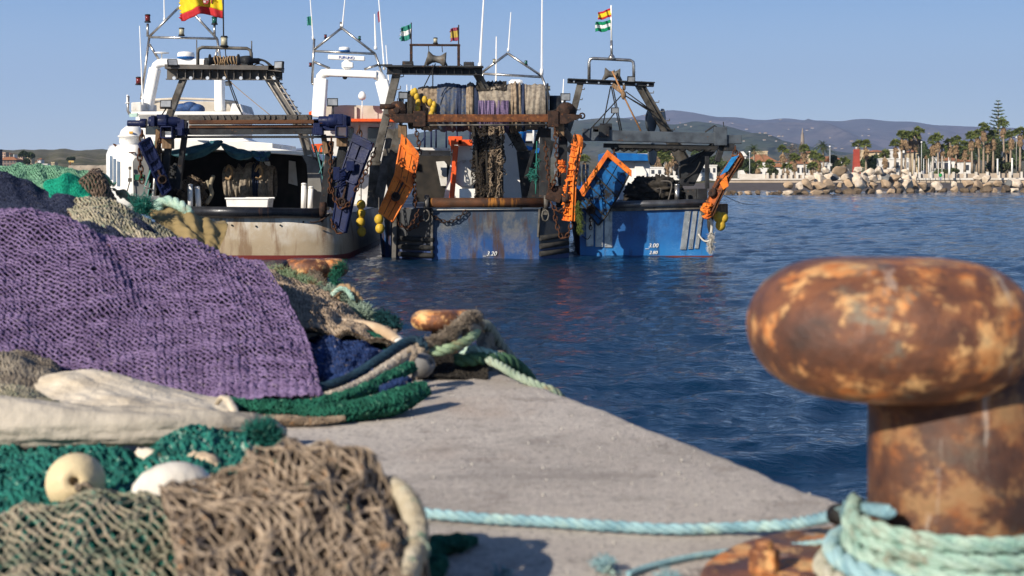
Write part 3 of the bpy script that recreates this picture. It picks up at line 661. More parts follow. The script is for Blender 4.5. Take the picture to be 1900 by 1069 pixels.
# rolled net (top-level: it is wound on the drum)
drum = MB().lathe([(.2, 0), (.2, q2(1012, 0).x - q2(752, 0).x)], q2(752, 200, 1.6), (1, 0, 0), 16).lathe([(.80, 0), (.80, .06)], q2(1014, 199, 1.6), (1, 0, 0), 30).lathe([(.62, 0), (.62, .06)], q2(742, 204, 1.6), (1, 0, 0), 30).lathe([(.5, .1), (.5, .45), (.3, .5)], q2(1014, 205, 1.6), (1, 0, 0), 20)
drum.build('net_drum', STEELD, b2)
rn = thing('rolled_net', 'thick roll of tan, blue-grey and purple trawl net wound on the middle boat', 'fishing net', tuple(q2(880, 235, 1.6)))
X2 = lambda px: q2(px, 0, 1.6).x
for k, (a, b_, py, rp, m, am) in enumerate([(758, 792, 203, 38, N_BLK, .05), (776, 818, 201, 41, N_TAN, .06), (812, 850, 199, 44, N_BLUE, .05), (843, 866, 200, 43, N_NAVY, .05), (852, 884, 200, 43, N_BLUE, .06), (866, 880, 198, 46, N_TAN, .05), (880, 890, 200, 44, N_NAVY, .05), (886, 950, 199, 45, N_GREY, .05), (946, 966, 200, 46, N_TAN, .07), (962, 982, 200, 43, N_GREY, .03), (967, 974, 200, 45, N_NAVY, .02), (976, 1012, 199, 44, N_GREY, .035)]):
    c = q2(0, py, 1.6); wrap(rn, X2(a), X2(b_), c.y, c.z, rp * (Y2 + 1.6) / F - .02, m, 40 + k, am * .32, ridges=3 + (b_ - a) / 16)
c = q2(0, 203, 1.6)
for a, b_ in ((889, 918), (920, 944)):   # purple apron over the front of the roll
    S = Surf([[(X2(a) + (X2(b_) - X2(a)) * i / 4, c.y - 0.83 * math.cos(th) - .02, c.z + .83 * math.sin(th)) for i in range(5)] for th in (R(18), R(0), R(-20), R(-50), R(-80))], [(.02, 6, 1, .1)], k + a); sheet('purple_apron', S, 40, 30, N_PURP, rn, 0)
S = Surf([[(X2(884 + 14 * i), c.y - .82 * math.cos(th), c.z + .06 + .83 * math.sin(th)) for i in range(5)] for th in (R(38), R(60), R(85), R(110))], [(.025, 5, 1, 1)], 9); sheet('black_apron', S, 40, 16, N_BLK, rn, .03, .02)
for px, py in ((770, 170), (773, 179), (766, 172), (776, 190), (775, 202), (776, 212), (788, 185), (798, 190), (803, 203), (800, 213), (805, 195)): MB().ball(q2(px, py, .75), (.09, .13), 12, 8).build('float_ball', YEL, rn)
# net hanging from the drum
hn = thing('hanging_net', 'dark torn net curtain hanging under the drum of the middle boat', 'fishing net', tuple(q2(905, 366, 1.0)))
for k, (xa, xb, ya, yb, nn_, off) in enumerate(((880, 934, 234, 366, (20, 60), 0), (884, 928, 236, 362, (16, 60), .25), (874, 900, 234, 340, (10, 44), .1), (905, 936, 234, 366, (12, 50), -.12))):
    S = Surf([[q2(xa + (xb - xa) * i / 5 + (4 if r_ == 3 else 0) * (1 - i / 2.5), ya + (yb - ya) * r_ / 4 + 4 * math.sin(i * 2 + k), .9 + off + .15 * math.sin(i * 2.3 + r_)) for i in range(6)] for r_ in range(5)], [(.05, 5, 1, .3)], 60 + k)
    net('netting', S, nn_[0], nn_[1], .014, N_CORD if k % 2 == 0 else N_TAN, hn, .3, 70 + k, holes=.30)
b = MB()
for xa, xb, yb in ((878, 886, 330), (898, 905, 362), (921, 930, 358)): b.tube(spline([q2(xa, 235, .9), q2((xa + xb) / 2 + 2, (235 + yb) / 2, .8), q2(xb, yb, 1.0)]), .05, 7)
b.build('bunched_cord', N_BLK, hn)
# aft deck: bulkhead, doorway, crane, lockers
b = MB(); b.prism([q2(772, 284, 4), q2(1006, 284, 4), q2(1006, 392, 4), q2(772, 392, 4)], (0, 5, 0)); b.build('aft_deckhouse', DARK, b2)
b = MB(); b.bar(q2(768, 277, 2.2), q2(835, 278, 2.2), .09, 1.6); b.bar(q2(770, 284, 2.9), q2(836, 285, 2.9), .16, .1); b.build('shelter_roof', WHITEG, b2, .01)
b = MB(); b.prism([q2(809, 300, 3.9), q2(824, 299, 3.9), q2(829, 305, 3.9), q2(829, 345, 3.9), q2(818, 345, 3.9)], (0, .06, 0)); b.build('doorway', WHITEG, b2)
MB().prism([q2(843, 268, 1.9), q2(876, 262, 1.9), q2(878, 372, 1.9), q2(822, 376, 1.9)], (0, .5, 0)).build('casing_panel', WHITE, b2, .01)
MB().bar(q2(846, 270, 1.4), q2(838, 372, 1.4), .17, .22).build('crane_post', ORED, b2, .015)
MB().bar(q2(832, 261, 1.4), q2(858, 261, 1.4), .28, .3).bar(q2(850, 265, 1.4), q2(877, 265, 1.4), .2, .3).prism([q2(833, 257, 1.2), q2(845, 257, 1.2), q2(838, 284, 1.2)], (0, .2, 0)).build('crane_head', ORED, b2, .015)
MB().lathe([(.46, 0), (.46, .12), (.40, .16), (1e-3, .18)], q2(864, 322, 1.75), (0, -1, 0), 26).build('round_hatch', WHITEG, b2)
MB().box(q2(868, 362, 1.5), (.55, .5, .42)).build('fish_box', WHITE, b2, .02)
MB().prism([q2(934, 248, 3.6), q2(968, 248, 3.6), q2(968, 380, 3.6), q2(934, 380, 3.6)], (0, .6, 0)).build('casing_panel', WHITE, b2, .01)
MB().lathe([(.09, 0), (.10, .45), (.06, .5), (.08, .62)], q2(924, 376, 1.3), (0, 0, 1), 12).build('bollard_post', WHITEG, b2)
b = MB()
for px in (788, 800, 809, 828, 848, 872): b.tube([q2(px, 232, 7), q2(px, 284, 7)], .035, 6)
b.tube([q2(783, 240, 7), q2(880, 240, 7)], .03, 6).tube([q2(771, 278, 7), q2(790, 252, 7)], .025, 6); b.build('guard_rail', NAVY, b2)
MB().prism([q2(767, 390, .4), q2(1004, 390, .4), q2(1004, 386, 3.9), q2(767, 386, 3.9)], (0, 0, .06)).build('deck', RUSTD, b2)
chain_part(b2, sag(q2(771, 272 - 36, -.1), q2(779, 275, -.1), .0) + [q2(779, 290, -.1)])
chain_part(b2, sag(q2(1028, 235, -.4), q2(1045, 262, -.4), .1)); chain_part(b2, sag(q2(1012, 300 - 36, -.5), q2(1030, 325, -.5), .9, 14)); chain_part(b2, sag(q2(1030, 240, -.6), q2(1036, 330, -.6), .1))
chain_part(b2, sag(q2(788, 394, -.2), q2(745, 416, -.2), .35, 12)); chain_part(b2, sag(q2(768, 330, -.3), q2(770, 385, -.3), 0)); chain_part(b2, sag(q2(800, 397, -.12), q2(866, 390, -.12), .32, 14), .15, .018, RUSTD)
MB().tube(sag(q2(996, 262, .2), q2(994, 360, .2), 0), .02, 5).build('green_line', FGD, b2)
fluff('green_net_scrap', [q2(987, 320, .2), q2(990, 330, .2), q2(1000, 292, .3)], .14, 120, .14, .008, FGD, b2)
# doors, flags, floats of this boat
door('orange otter board with ribs facing the camera at the middle boat', [q2(743, 268, -.5), q2(733, 325, -.7), q2(703, 393, -.9)], [q2(776, 296, -.5), q2(764, 350, -.7), q2(728, 412, -.9)], ORANGE, RUSTD, planks=3, ribs=1, gap=.1, wing=[q2(745, 248, -.55), q2(757, 258, -.55), q2(777, 284, -.55), q2(778, 293, -.55), q2(756, 284, -.55), q2(743, 266, -.55)])
chain_part(b2, sag(q2(768, 300, -.8), q2(771, 385, -.6), .05), .15, .018); chain_part(b2, sag(q2(737, 408, -.9), q2(779, 384, -.5), .45, 14), .15, .018)
door('narrow orange otter board seen edge-on, right side of the middle boat', [q2(1063, 268, -.6), q2(1052, 335, -.6), q2(1046, 408, -.6)], [q2(1074, 272, -.9), q2(1064, 335, -1.0), q2(1061, 410, -.9)], ORANGE, ORANGE, planks=2, ribs=5, gap=.25, wing=[q2(1064, 250, -.7), q2(1072, 249, -.7), q2(1077, 256, -.7), q2(1075, 285, -.7), q2(1062, 292, -.7)])
b = MB(); rr = random.Random(3); t_ = thing('chain_bundle', 'tangle of orange painted chain beside the narrow orange board', 'chain', tuple(q2(1050, 385, -.8)))
for k in range(22): c0 = q2(1042 + rr.uniform(-4, 4), 308 + rr.uniform(-9, 10), -.8); b.link(c0, (rr.random(), .2, rr.random() - .5), (0, 1, .3), .13, .02)
b.build('links', ORANGE, t_); b = MB()
for k in range(30): c0 = q2(1052 + rr.uniform(-6, 8), 350 + rr.uniform(-14, 30), -.75); b.link(c0, (rr.random(), .2, rr.random() - .5), (0, 1, .3), .12, .018)
b.build('links', ORANGE, t_)
CH = [sag(q2(1022, 375, -.7), q2(1062, 352, -.9), .5, 14), sag(q2(1028, 392, -.7), q2(1062, 408, -.9), .75, 16), [q2(1071, 290, -1), q2(1066, 350, -1)]]
t_ = thing('hanging_chain', 'long rusty chain looping at the right quarter of the middle boat', 'chain', tuple(q2(1045, 430, -.8))); [chain_part(t_, c_, .17, .022) for c_ in CH]
MB().box(q2(1029, 358, -.2), (.5, .4, .55), Matrix.Rotation(.3, 3, 'Y')).lathe([(.25, 0), (.33, .25), (.2, .35)], q2(1057, 368, -.3), (1, -.4, 0), 16).build('fairlead_block', RUSTD, b2, .02)
MB().bar(q2(1030, 305, -.4), q2(1033, 345, -.4), .10, .08).build('hydraulic_ram', INOX, b2)
fl, _ = flag('torn green and white flag on the left post of the middle gantry', q2(763, 45, .8), q2(763, 73, .8), .40, -1, [FGD, FW, FGD], [(0, .34, 'green_stripe'), (.34, .66, 'white_stripe'), (.66, 1, 'green_stripe')], fall=.3, seed=2, ragged=.45, slant=-.1)
fl, _ = flag('small faded red and yellow flag on the right post of the middle gantry', q2(851, 50, .8), q2(851, 75, .8), .30, -1, [FRD, FYD, FRD], [(0, .25, 'red_stripe'), (.25, .75, 'yellow_stripe'), (.75, 1, 'red_stripe')], fall=.35, seed=3, ragged=.3, slant=0)
fender('pair of yellow floats hanging low on the left side of the middle boat', [q2(703, 407, -.2), q2(705, 424, -.2)], .15, YEL)
fender('string of four shaded yellow floats between the white and the blue trawler', [q2(670, 380, .8), q2(670, 396, .8), q2(669, 412, .8), q2(671, 430, .8)], .15, YEL)
t = thing('old_rope_fender', 'frayed green rope hanging beside the narrow orange board', 'rope', tuple(q2(1076, 430, -1)))
fluff('frayed_rope', [q2(1072, 372, -1), q2(1075, 395, -1), q2(1077, 428, -1)], .03, 300, .2, .006, flat('mossy_green_rope', (.10, .13, .03), .9), t, 3, (0, 0, -2))
# ================================================================== BOAT: white trawler at the left
Y1 = 44.7
def q1(px, py, d=0.0): return P(px, py, Y1 + d)
b1 = thing('fishing_trawler', 'white trawler with navy blue gear and rust-stained stern, leftmost of the moored boats', 'fishing boat', (q1(430, 0).x, Y1 + 8, SEA), 'trawlers moored stern to the camera')
H1 = hull_mat('white_stained_hull', (.60, .58, .54), (.30, .235, .15), -1.0, 1.5, (.36, .285, .19), (.20, .13, .075), scr=(.80, .76, .68), streak_lo=.51, wornlo=.42, boot=(.13, .015, .012), bootz=SEA + .22)
zd1 = q1(0, 402).z
b = MB()
pr = [(-.7 if 0 else 0, 0)]
xs = [(270, 1.2), (300, .5), (350, .15), (420, 0), (480, 0), (540, .02), (590, .12), (618, .35), (632, .8), (637, 1.6), (642, 6), (640, 14), (560, 20)]
top = [q1(px, 0, 0).x for px, d in xs]
S_ = []
for (px, d), x in zip(xs, top):
    y = Y1 + d; k = min(1, max(0, (px - 560) / 80.0)); fl_ = .12 * k
    S_.append([Vector((x - fl_ * 1.5, y, zd1)), Vector((x - fl_ * .5, y + .0, zd1 - .7)), Vector((x, y + .05, SEA + .22)), Vector((x - .1, y + .25, SEA - .9))])
# curved transom plating
b.loft([[s[k] for s in S_] for k in range(4)], closed=False, cap=False, smooth=True)
b.build('hull', H1, b1)
b = MB().loft([[s[k] for s in S_] + [Vector((q1(200, 0, 3).x, Y1 + 20, S_[-1][k].z)), Vector((q1(215, 0, 3).x, Y1 + 2.4, S_[-1][k].z))] for k in (0, 3)], closed=True, cap=False)
pts = [s[0] + Vector((0, .05, .03)) for s in S_] + [Vector((q1(200, 0, 3).x, Y1 + 20, zd1 + .03)), Vector((q1(215, 0, 3).x, Y1 + 2.4, zd1 + .03))]
MB().add(pts, [tuple(range(len(pts)))]).build('deck', BEIGE, b1)
b = MB(); 
for k in range(5): p = [q1(430, 418, -.03), q1(475, 420, -.03), q1(520, 418, -.03), q1(563, 412, .05), q1(398, 418, -.03)][k]; b.ball(p, .03, 8, 5)
b.build('drain_hole', BLACK, b1)
MB().tube([q1(px, 402 if px < 600 else 398, d - .04) for px, d in xs[1:10]], .05, 8).build('rubbing_strake', mat('rust_edged_rail', (.45, .36, .26), (.25, .15, .09), 4, .6), b1)
ROLL = mat('black_worn_roller', (.035, .037, .042), (.02, .02, .024), 3, .35, .4, .3, 26, spots=(.17, .08, .04), sscale=1.3, slo=.57, shi=.64, sstretch=(1.8, .2, .2))
MB().lathe([(.17, 0), (.17, 2.6), (.15, 2.6), (.15, 4.2)], q1(352, 393, -.15), (1, 0, -.01), 22).build('stern_roller', ROLL, b1)
b = MB().lathe([(.24, -.1), (.24, .08), (.16, .08), (.16, -.1)], q1(600, 389, -.15), (1, 0, 0), 22).bar(q1(602, 392, -.1), q1(596, 412, -.1), .1, .12).tube(sag(q1(575, 412, -.2), q1(612, 396, -.2), .1), .025, 5); b.build('roller_bracket', RUSTD, b1)
# lower gantry
RUSTM = mat('brown_rusty_steel', (.10, .045, .022), (.045, .022, .014), 5, .7, .2, .4, 30, stretch=(.3, 1, 1))
b = MB().bar(q1(352, 227, -.2), q1(600, 226, -.2), .13, .3); b.bar(q1(352, 235.5, -.14), q1(600, 234.5, -.14), .10, .22); b.build('gantry_crossbeam', RUSTM, b1, .02)
MB().bar(q1(345, 244, -.1), q1(600, 243, -.1), .2, .2).build('gantry_lower_beam', STEELD, b1, .01)
b = MB().bar(q1(332, 219, -.1), q1(578, 218, -.1), .16, .4)
for px in (375, 387, 402, 413, 425, 438, 477, 490, 500, 510, 528, 550, 567): b.bar(q1(px, 214, -.32), q1(px + (4 if px % 2 else -1), 222, -.36), .04, .03)
b.build('rubber_matting', mat('worn_matting', (.09, .08, .07), (.05, .045, .04), 12, .95, 0, .8, 50), b1)
MB().bar(q1(325, 254.5, -.2), q1(632, 254, -.2), .075, .09).build('guide_rod', STEELD, b1)
for c, sgn in (((300, 237), 1), ((627, 236), -1)):
    cx, cy = c; b = MB()
    b.lathe([(.16, -.5), (.16, -.2), (.22, -.18), (.22, .1), (.16, .12), (.16, .5)], q1(cx + 6 * sgn, cy - 11, -.2), (1, 0, 0), 14)
    b.lathe([(.1, -.9), (.1, -.5), (.15, -.5), (.15, -.3)], q1(cx - (10 if sgn > 0 else -8), cy - 8, -.2), (1, 0, 0), 12)
    b.box(q1(cx + 2, cy - 14, -.2), (.3, .4, .34)).box(q1(cx + 38 * sgn, cy, -.15), (.22, .4, .5)).box(q1(cx + 20 * sgn, cy + 2, -.1), (.6, .3, .16))
    hx = cx + 12 if sgn > 0 else cx + 8      # open square sleeve
    for dx, dz, wx, wz in ((-.17, 0, .05, .34), (.17, 0, .05, .34), (0, .17, .34, .05), (0, -.17, .34, .05)): b.box(q1(hx, cy + 9, -.4) + Vector((dx, 0, dz)), (wx, .5, wz))
    b.box(q1(cx + 34 * sgn, cy + 8, -.3), (.24, .4, .24)).bar(q1(cx + 48 * sgn, cy - 10, -.2), q1(cx + 46 * sgn, cy + 22, -.2), .05, .06)
    b.box(q1(cx - 14 * sgn, cy - 12, -.3), (.12, .4, .34))
    b.build('hydraulic_gear', NAVY, b1, .02)
b = MB().box(q1(312, 266, -.2), (.30, .4, .34)).box(q1(635, 262, -.2), (.32, .4, .34)); b.build('timber_block', WOOD, b1, .01)
MB().bar(q1(295, 240, -.1), q1(292, 290, -.1), .16, .2).bar(q1(600, 250, 0), q1(606, 285, 0), .15, .2).build('corner_post', WOOD, b1, .01)
MB().bar(q1(312, 275, -.1), q1(300, 390, .2), .2, .2).bar(q1(342, 256, -.1), q1(330, 350, .2), .16, .2).bar(q1(613, 262, .1), q1(600, 384, .2), .22, .2).bar(q1(640, 260, .2), q1(612, 384, .4), .28, .16).build('gantry_brace', STEELD, b1, .01)
# upper gantry
b = MB().bar(q1(309, 124.5, 1.0), q1(512, 127, 1.0), .14, .5); b.channel(q1(310, 138, 1.1), q1(524, 139, 1.1), .36, .18); b.bar(q1(500, 127, 1), q1(525, 130, 1), .16, .5)
for px in range(330, 520, 15): b.bar(q1(px, 128, .98), q1(px, 147, .98), .025, .16)
b.build('upper_crossbeam', mat('gantry_grey', (.115, .105, .095), (.07, .065, .06), 3, .6, .2, .3, 20, spots=(.13, .075, .04), slo=.62), b1)
b = MB()
for px in range(323, 515, 31): b.lathe([(.055, 0), (.055, .012)], q1(px, 145, .82), (0, -1, 0), 12)
b.build('lightening_hole', flat('pale_edge', (.5, .55, .62)), b1)
b = MB().bar(q1(343, 140, 1.2), q1(312, 222, .6), .20, .22); b.build('gantry_leg', STEEL, b1, .01)
b = MB(); L0, L1, L2 = q1(498, 142, 1.2), q1(560, 240, 1.6), q1(604, 390, 2.0); b.bar(L0, L1, .30, .25).bar(L1, L2, .30, .25)
for o_ in (-.2, 0.02, .16): b.tube([L0 + Vector((o_ + .1, -.2, 0)), L1 + Vector((o_ + .1, -.2, 0)), L2 + Vector((o_ + .1, -.2, 0))], .03, 6)
for k in range(9): p = L0.lerp(L1, k / 9) + Vector((.22, -.2, 0)); b.tube([p + Vector((-.15, 0, .05)), p + Vector((.16, 0, -.06))], .02, 5)
b.build('gantry_leg', mat('pale_steel', (.30, .28, .25), (.2, .18, .16), 3, .5, .4, .2), b1)
ar = [(367, 125), (367, 97), (369, 91), (375, 88), (418, 89), (458, 90), (464, 93), (466, 99), (467, 126)]
MB().tube([q1(x, y, 1) for x, y in ar], .055, 8).tube([q1(365, 122, 1), q1(365, 74, 1)], .018, 5).tube([q1(467, 98, 1), q1(467, 76, 1)], .02, 5).build('top_frame', STEEL, b1)
b = MB().lathe([(.10, 0), (.10, .14), (.22, .15), (.22, .18), (.12, .2), (.12, 1.05), (.22, 1.06), (.22, 1.10), (.14, 1.12), (.17, 1.3), (.17, 1.45), (.09, 1.46), (.09, 1.75)], q1(380, 113, .9), (1, 0, 0), 18).box(q1(383, 119, .9), (.12, .25, .25)).box(q1(452, 116, .9), (.3, .25, .3)); b.build('top_winch', STEELD, b1)
b = MB()
for k in range(9): b.tube([q1(400 + k * 5, 113, .9) + Vector((0, .15 * math.cos(a), .15 * math.sin(a))) + Vector((.03 * math.sin(a * 2 + k), 0, 0)) for a in [i * .7 for i in range(9)]], .022, 5, closed=True)
b.build('wound_cable', TANR, b1)
MB().tube(sag(q1(480, 110, .9), q1(515, 135, .8), -.1), .03, 6).tube(sag(q1(482, 112, .9), q1(519, 162, .8), -.25), .03, 6).tube(sag(q1(470, 122, .9), q1(490, 122, .9), -.06), .02, 5).tube([q1(418, 92, .8), q1(422, 140, .8), q1(448, 210, .4)], .018, 5).tube(sag(q1(420, 138, .8), q1(450, 213, -.1), .15), .02, 5).build('cable', CABLE, b1)
MB().tube(spline([q1(405, 104, .7), q1(417, 120, .75), q1(424, 148, .8), q1(500, 213, -.1)]), .012, 5).build('cord', TANR, b1)
flood(b1, q1(320, 117, .7), .32, (.5, -1, .5)); flood(b1, q1(518, 121, .7), .32, (-.5, -1, .1)); flood(b1, q1(308, 194, .2), .36, (.1, -1, .4), q1(296, 220, .2)); flood(b1, q1(424, 155, .9), .2, (0, -1, -.8)); flood(b1, q1(617, 190, -.1), .34, (.15, -1, .1), q1(619, 218, -.1))
navlight(b1, q1(416, 87, 1), CREAML, .13)
# wheelhouse, arch, mast (further forward)
D = 6
arch = [(272, 212), (266, 200), (276, 150), (284, 128), (290, 120), (300, 117), (340, 117), (395, 118), (406, 122), (411, 132), (412, 160), (414, 212)]
A_ = [q1(x + (3 if x < 300 else -1), y, D) for x, y in arch[:]]
b = MB(); b.bar(q1(272, 206, D), q1(288, 126, D), .34, .5); b.tube([q1(288, 128, D), q1(290, 122, D), q1(295, 118, D), q1(303, 116, D)], .17, 8); b.bar(q1(298, 116.5, D), q1(404, 117, D), .26, .5); b.bar(q1(407, 122, D), q1(408, 207, D), .30, .5); b.box(q1(404, 119, D), (.35, .5, .32))
b.build('radar_arch', WHITE, b1, .06)
b = MB().prism([q1(243, 207, D - 1.4), q1(447, 207, D - 1.4), q1(447, 213, D - 1.4), q1(243, 213, D - 1.4)], (0, 4.5, 0)); b.prism([q1(252, 213, D - .6), q1(300, 213, D - .6), q1(300, 268, D - .6), q1(250, 262, D - .6)], (0, 4, 0)); b.prism([q1(300, 213, D - .3), q1(430, 213, D - .3), q1(430, 268, D - .3), q1(300, 268, D - .3)], (0, 4, 0)); b.build('wheelhouse', WHITE, b1, .02)
MB().prism([q1(270, 233, D - .66), q1(296, 233, D - .66), q1(296, 252, D - .66), q1(270, 252, D - .66)], (0, .03, 0)).build('window', GLASS, b1)
b = MB(); b.tube([q1(x, y, d) for x, y, d in [(278, 186, D + 2.4), (330, 183, D + 2.6), (400, 185, D + 2.6), (440, 190, D + 2.2)]], .05, 6); b.prism([q1(276, 188, D + 2.5), q1(430, 188, D + 2.5), q1(432, 208, D + 2.5), q1(276, 208, D + 2.5)], (0, .1, 0)); b.build('flybridge_coaming', BEIGE, b1)
b = MB().prism([q1(243, 190, D - 1.2), q1(262, 189, D - 1.2), q1(262, 207, D - 1.2), q1(243, 207, D - 1.2)], (0, 2.2, 0)).prism([q1(430, 192, D - .5), q1(446, 193, D - .5), q1(452, 209, D - .5), q1(426, 209, D - .5)], (0, 2.2, 0)); b.build('flybridge_wing', WHITEG, b1, .04)
b = MB().prism([q1(240, 211, D - 1.5), q1(254, 210, D - 1.5), q1(254, 217, D - 1.5), q1(240, 217, D - 1.5)], (0, .1, 0)).build('name_board', flat('pale_green', (.4, .55, .48)), b1)
fl_ = MB(); 
for x, y in ((340, 202), (352, 199), (364, 203)): fl_.ball(q1(x, y, D - .2), (.32, .2), 12, 7)
fl_.build('folded_cover', mat('blue_tarpaulin', (.035, .08, .20), (.02, .04, .1), 5, .6, 0, .6, 16), b1)
b = MB()
for pa, pb in (((262, 185), (277, 68)), ((277, 68), (328, 18)), ((403, 72), (352, 18)), ((277, 69), (403, 72)), ((403, 72), (411, 125)), ((328, 18), (340, 5)), ((352, 18), (340, 5)), ((277, 82), (294, 110)), ((403, 90), (398, 116)), ((274, 68), (274, 44)), ((398, 68), (398, 46)), ((262, 185), (264, 178))): b.tube([q1(*pa, D), q1(*pb, D)], .045, 7)
b.tube([q1(238, 178, D - 1), q1(237, 205, D - 1), q1(240, 211, D - 1), q1(244, 212, D - 1)], .05, 6)
b.build('mast_frame', INOX, b1)
for (x, y), m in (((274, 42), REDL), ((398, 46), GRNL), ((337, 67), CREAML), ((257, 158), REDL)): navlight(b1, q1(x, y, D - .1), m, .11)
whip(b1, q1(265, 195, D - 1.3), q1(259, 48, D - 1.3)); whip(b1, q1(305, 38, D), q1(304, -20, D)); whip(b1, q1(237, 192, D - 1), q1(236.5, 176, D - 1), .06); whip(b1, q1(372, 40, D), q1(371, 32, D))
radome(b1, q1(345, 108, D - .1), .30)
MB().lathe([(.02, 0), (.02, .26), (.26, .27), (.26, .30)], q1(300, 113, D), n=16).build('satellite_antenna', WHITE, b1)
# life raft, shelter
b = MB().lathe([(1e-4, -.38), (.2, -.36), (.34, -.22), (.38, -.02), (.42, -.02), (.42, .02), (.38, .02), (.34, .2), (.2, .34), (1e-4, .37)], q1(243, 253, 1.8), (.15, 0, 1), 26); lr = b.build('life_raft_canister', WHITE, b1)
MB().bar(q1(233, 258, 1.3), q1(254, 256, 1.3), .02, .02).build('strap', flat('strap_grey', (.3, .3, .3)), lr); MB().box(q1(243, 246, 1.42), (.12, .02, .07)).build('sticker', flat('sticker_orange', (.55, .3, .05)), lr)
MB().lathe([(.42, 0), (.34, .5)], q1(247, 285, 2.1), n=20).build('raft_pedestal', WHITE, b1)
b = MB(); out = []
for a in [i * 90 / 10 for i in range(11)]: out.append((245 - 48 * math.sin(R(a)), .3 + 1.7 * (1 - math.cos(R(a)))))
secs = []
for kz, (py, sh) in enumerate(((268, .62), (271, .8), (277, .92), (286, 1), (350, 1.0), (392, 1.0))):
    secs.append([q1(258, py, .3 + .5 * (1 - sh))] + [q1(245 - (245 - x) * sh, py, d + .5 * (1 - sh)) for x, d in out] + [q1(199 + 14 * (1 - sh), py, 12)] + [q1(300, py, 12), q1(300, py, 3.2), q1(258, py, 3.2)])
b.loft(secs, closed=True, cap=True, smooth=True); sh_ = b.build('side_shelter', WHITE, b1)
b = MB(); b.prism([q1(246, 300, .26), q1(250, 294, .26), q1(256, 291, .26), q1(274, 290, .26), q1(276, 300, .26), q1(276, 370, .26), q1(248, 370, .26)], (0, .06, 0)); dr_ = b.build('doorway', mat('grey_door', (.17, .17, .165), (.12, .12, .118), 2, .5), b1)
MB().prism([q1(248, 324, .22), q1(267, 324, .22), q1(267, 334, .22), q1(248, 334, .22)], (0, .03, 0)).build('exit_sign', flat('sign_green', (.0, .10, .045), .4), dr_)
MB().tube([q1(241, 310, .1), q1(241, 336, .1), q1(236, 355, 0)], .02, 6).box(q1(241, 312, .1), (.08, .06, .1)).box(q1(241, 334, .1), (.1, .08, .12)).build('door_lever', STEEL, b1)
for x0, x1, ya, yb in ((203.5, 208.5, 289, 334), (210, 215, 294, 340), (217, 222.5, 299, 346)):
    def onc(x):
        s_ = min(1, (245 - x) / 48.0); return .3 + 1.7 * (1 - math.sqrt(max(0, 1 - s_ * s_))) - .03
    wd = MB().prism([q1(x0, ya, onc(x0)), q1(x1, ya + 1, onc(x1)), q1(x1, yb, onc(x1)), q1(x0, yb, onc(x0))], (.02, .04, 0)).build('window', mat('sky_tinted_glass', (.10, .14, .19), (.05, .07, .10), 1, .08), b1)
MB().chain(sag(q1(212, 268, 1.2), q1(250, 284, .1), .05), .14, .018).build('chain', CHAIN, b1)
# shelter deck opening: roof, arch, dark inside
b = MB(); b.prism([q1(276, 263, 1.6), q1(335, 259, 1.6), q1(468, 263, 1.6), q1(506, 266, 1.6), q1(506, 275, 1.6), q1(592, 286, 1.6), q1(600, 300, 1.6), q1(585, 292, 1.6), q1(555, 288, 1.6), q1(500, 284, 1.6), q1(400, 278, 1.6), q1(276, 280, 1.6)], (0, 5, 0)); b.build('shelter_roof', WHITE, b1, .02)
b = MB(); b.prism([q1(270, 250, D - 1), q1(440, 252, D - 1), q1(462, 262, D - 1), q1(270, 262, D - 1)], (0, 2, 0)); b.build('upper_deck', WHITE, b1)
b = MB(); b.prism([q1(560, 288, 1.5), q1(572, 290, 1.5), q1(590, 300, 1.5), q1(602, 392, 1.5), q1(570, 392, 1.5), q1(571, 330, 1.5), q1(569, 305, 1.5)], (0, .12, 0)); b.build('shelter_side', mat('grey_bulkhead', (.17, .165, .155), (.12, .115, .105), 2, .6), b1)
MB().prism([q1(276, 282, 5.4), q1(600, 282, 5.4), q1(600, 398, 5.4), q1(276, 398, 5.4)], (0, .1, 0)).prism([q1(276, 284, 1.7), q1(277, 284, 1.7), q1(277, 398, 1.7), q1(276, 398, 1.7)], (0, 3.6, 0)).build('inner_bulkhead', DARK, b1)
MB().prism([q1(536, 298, 5.2), q1(548, 300, 5.2), q1(552, 345, 5.2), q1(535, 340, 5.2)], (0, .04, 0)).prism([q1(490, 300, 3.5), q1(500, 300, 3.5), q1(502, 311, 3.5), q1(495, 312, 3.5)], (0, .1, 0)).build('inner_panel', WHITEG, b1)
def bundle(name, p0, p1, r, m, parent, seed):
    pts = [p0.lerp(p1, i / 12) + Vector((0, 0, -.10 * math.sin(i / 12 * 3.14))) for i in range(13)]
    nx, na = 40, 24; V = []
    for i in range(nx):
        t_ = i / (nx - 1); c = p0.lerp(p1, t_) + Vector((0, 0, -.14 * math.sin(t_ * 3.14))); rad = r * (.25 + .75 * math.sin(t_ * 3.14) ** .6)
        for j in range(na):
            a = 2 * math.pi * j / (na - 1); rr_ = rad * (1 + .22 * math.sin(5 * a + 6 * t_ + seed) + .1 * math.sin(9 * a - 9 * t_)); V.append((c.x, c.y + rr_ * math.cos(a), c.z + rr_ * .8 * math.sin(a)))
    return mesh_np(name, np.array(V), gridfaces(nx, na), m, parent)
ta = thing('furled_tarpaulin', 'teal tarpaulin furled in bundles under the shelter roof of the white trawler', 'tarpaulin', tuple(q1(400, 290, 1.0)))
bundle('bundle', q1(318, 284, 1.1), q1(412, 264, 1.1), .24, TEAL, ta, 1); bundle('bundle', q1(410, 268, 1.1), q1(470, 287, 1.1), .20, TEAL, ta, 2); bundle('bundle', q1(466, 282, 1.1), q1(502, 284, 1.1), .17, TEAL, ta, 4)
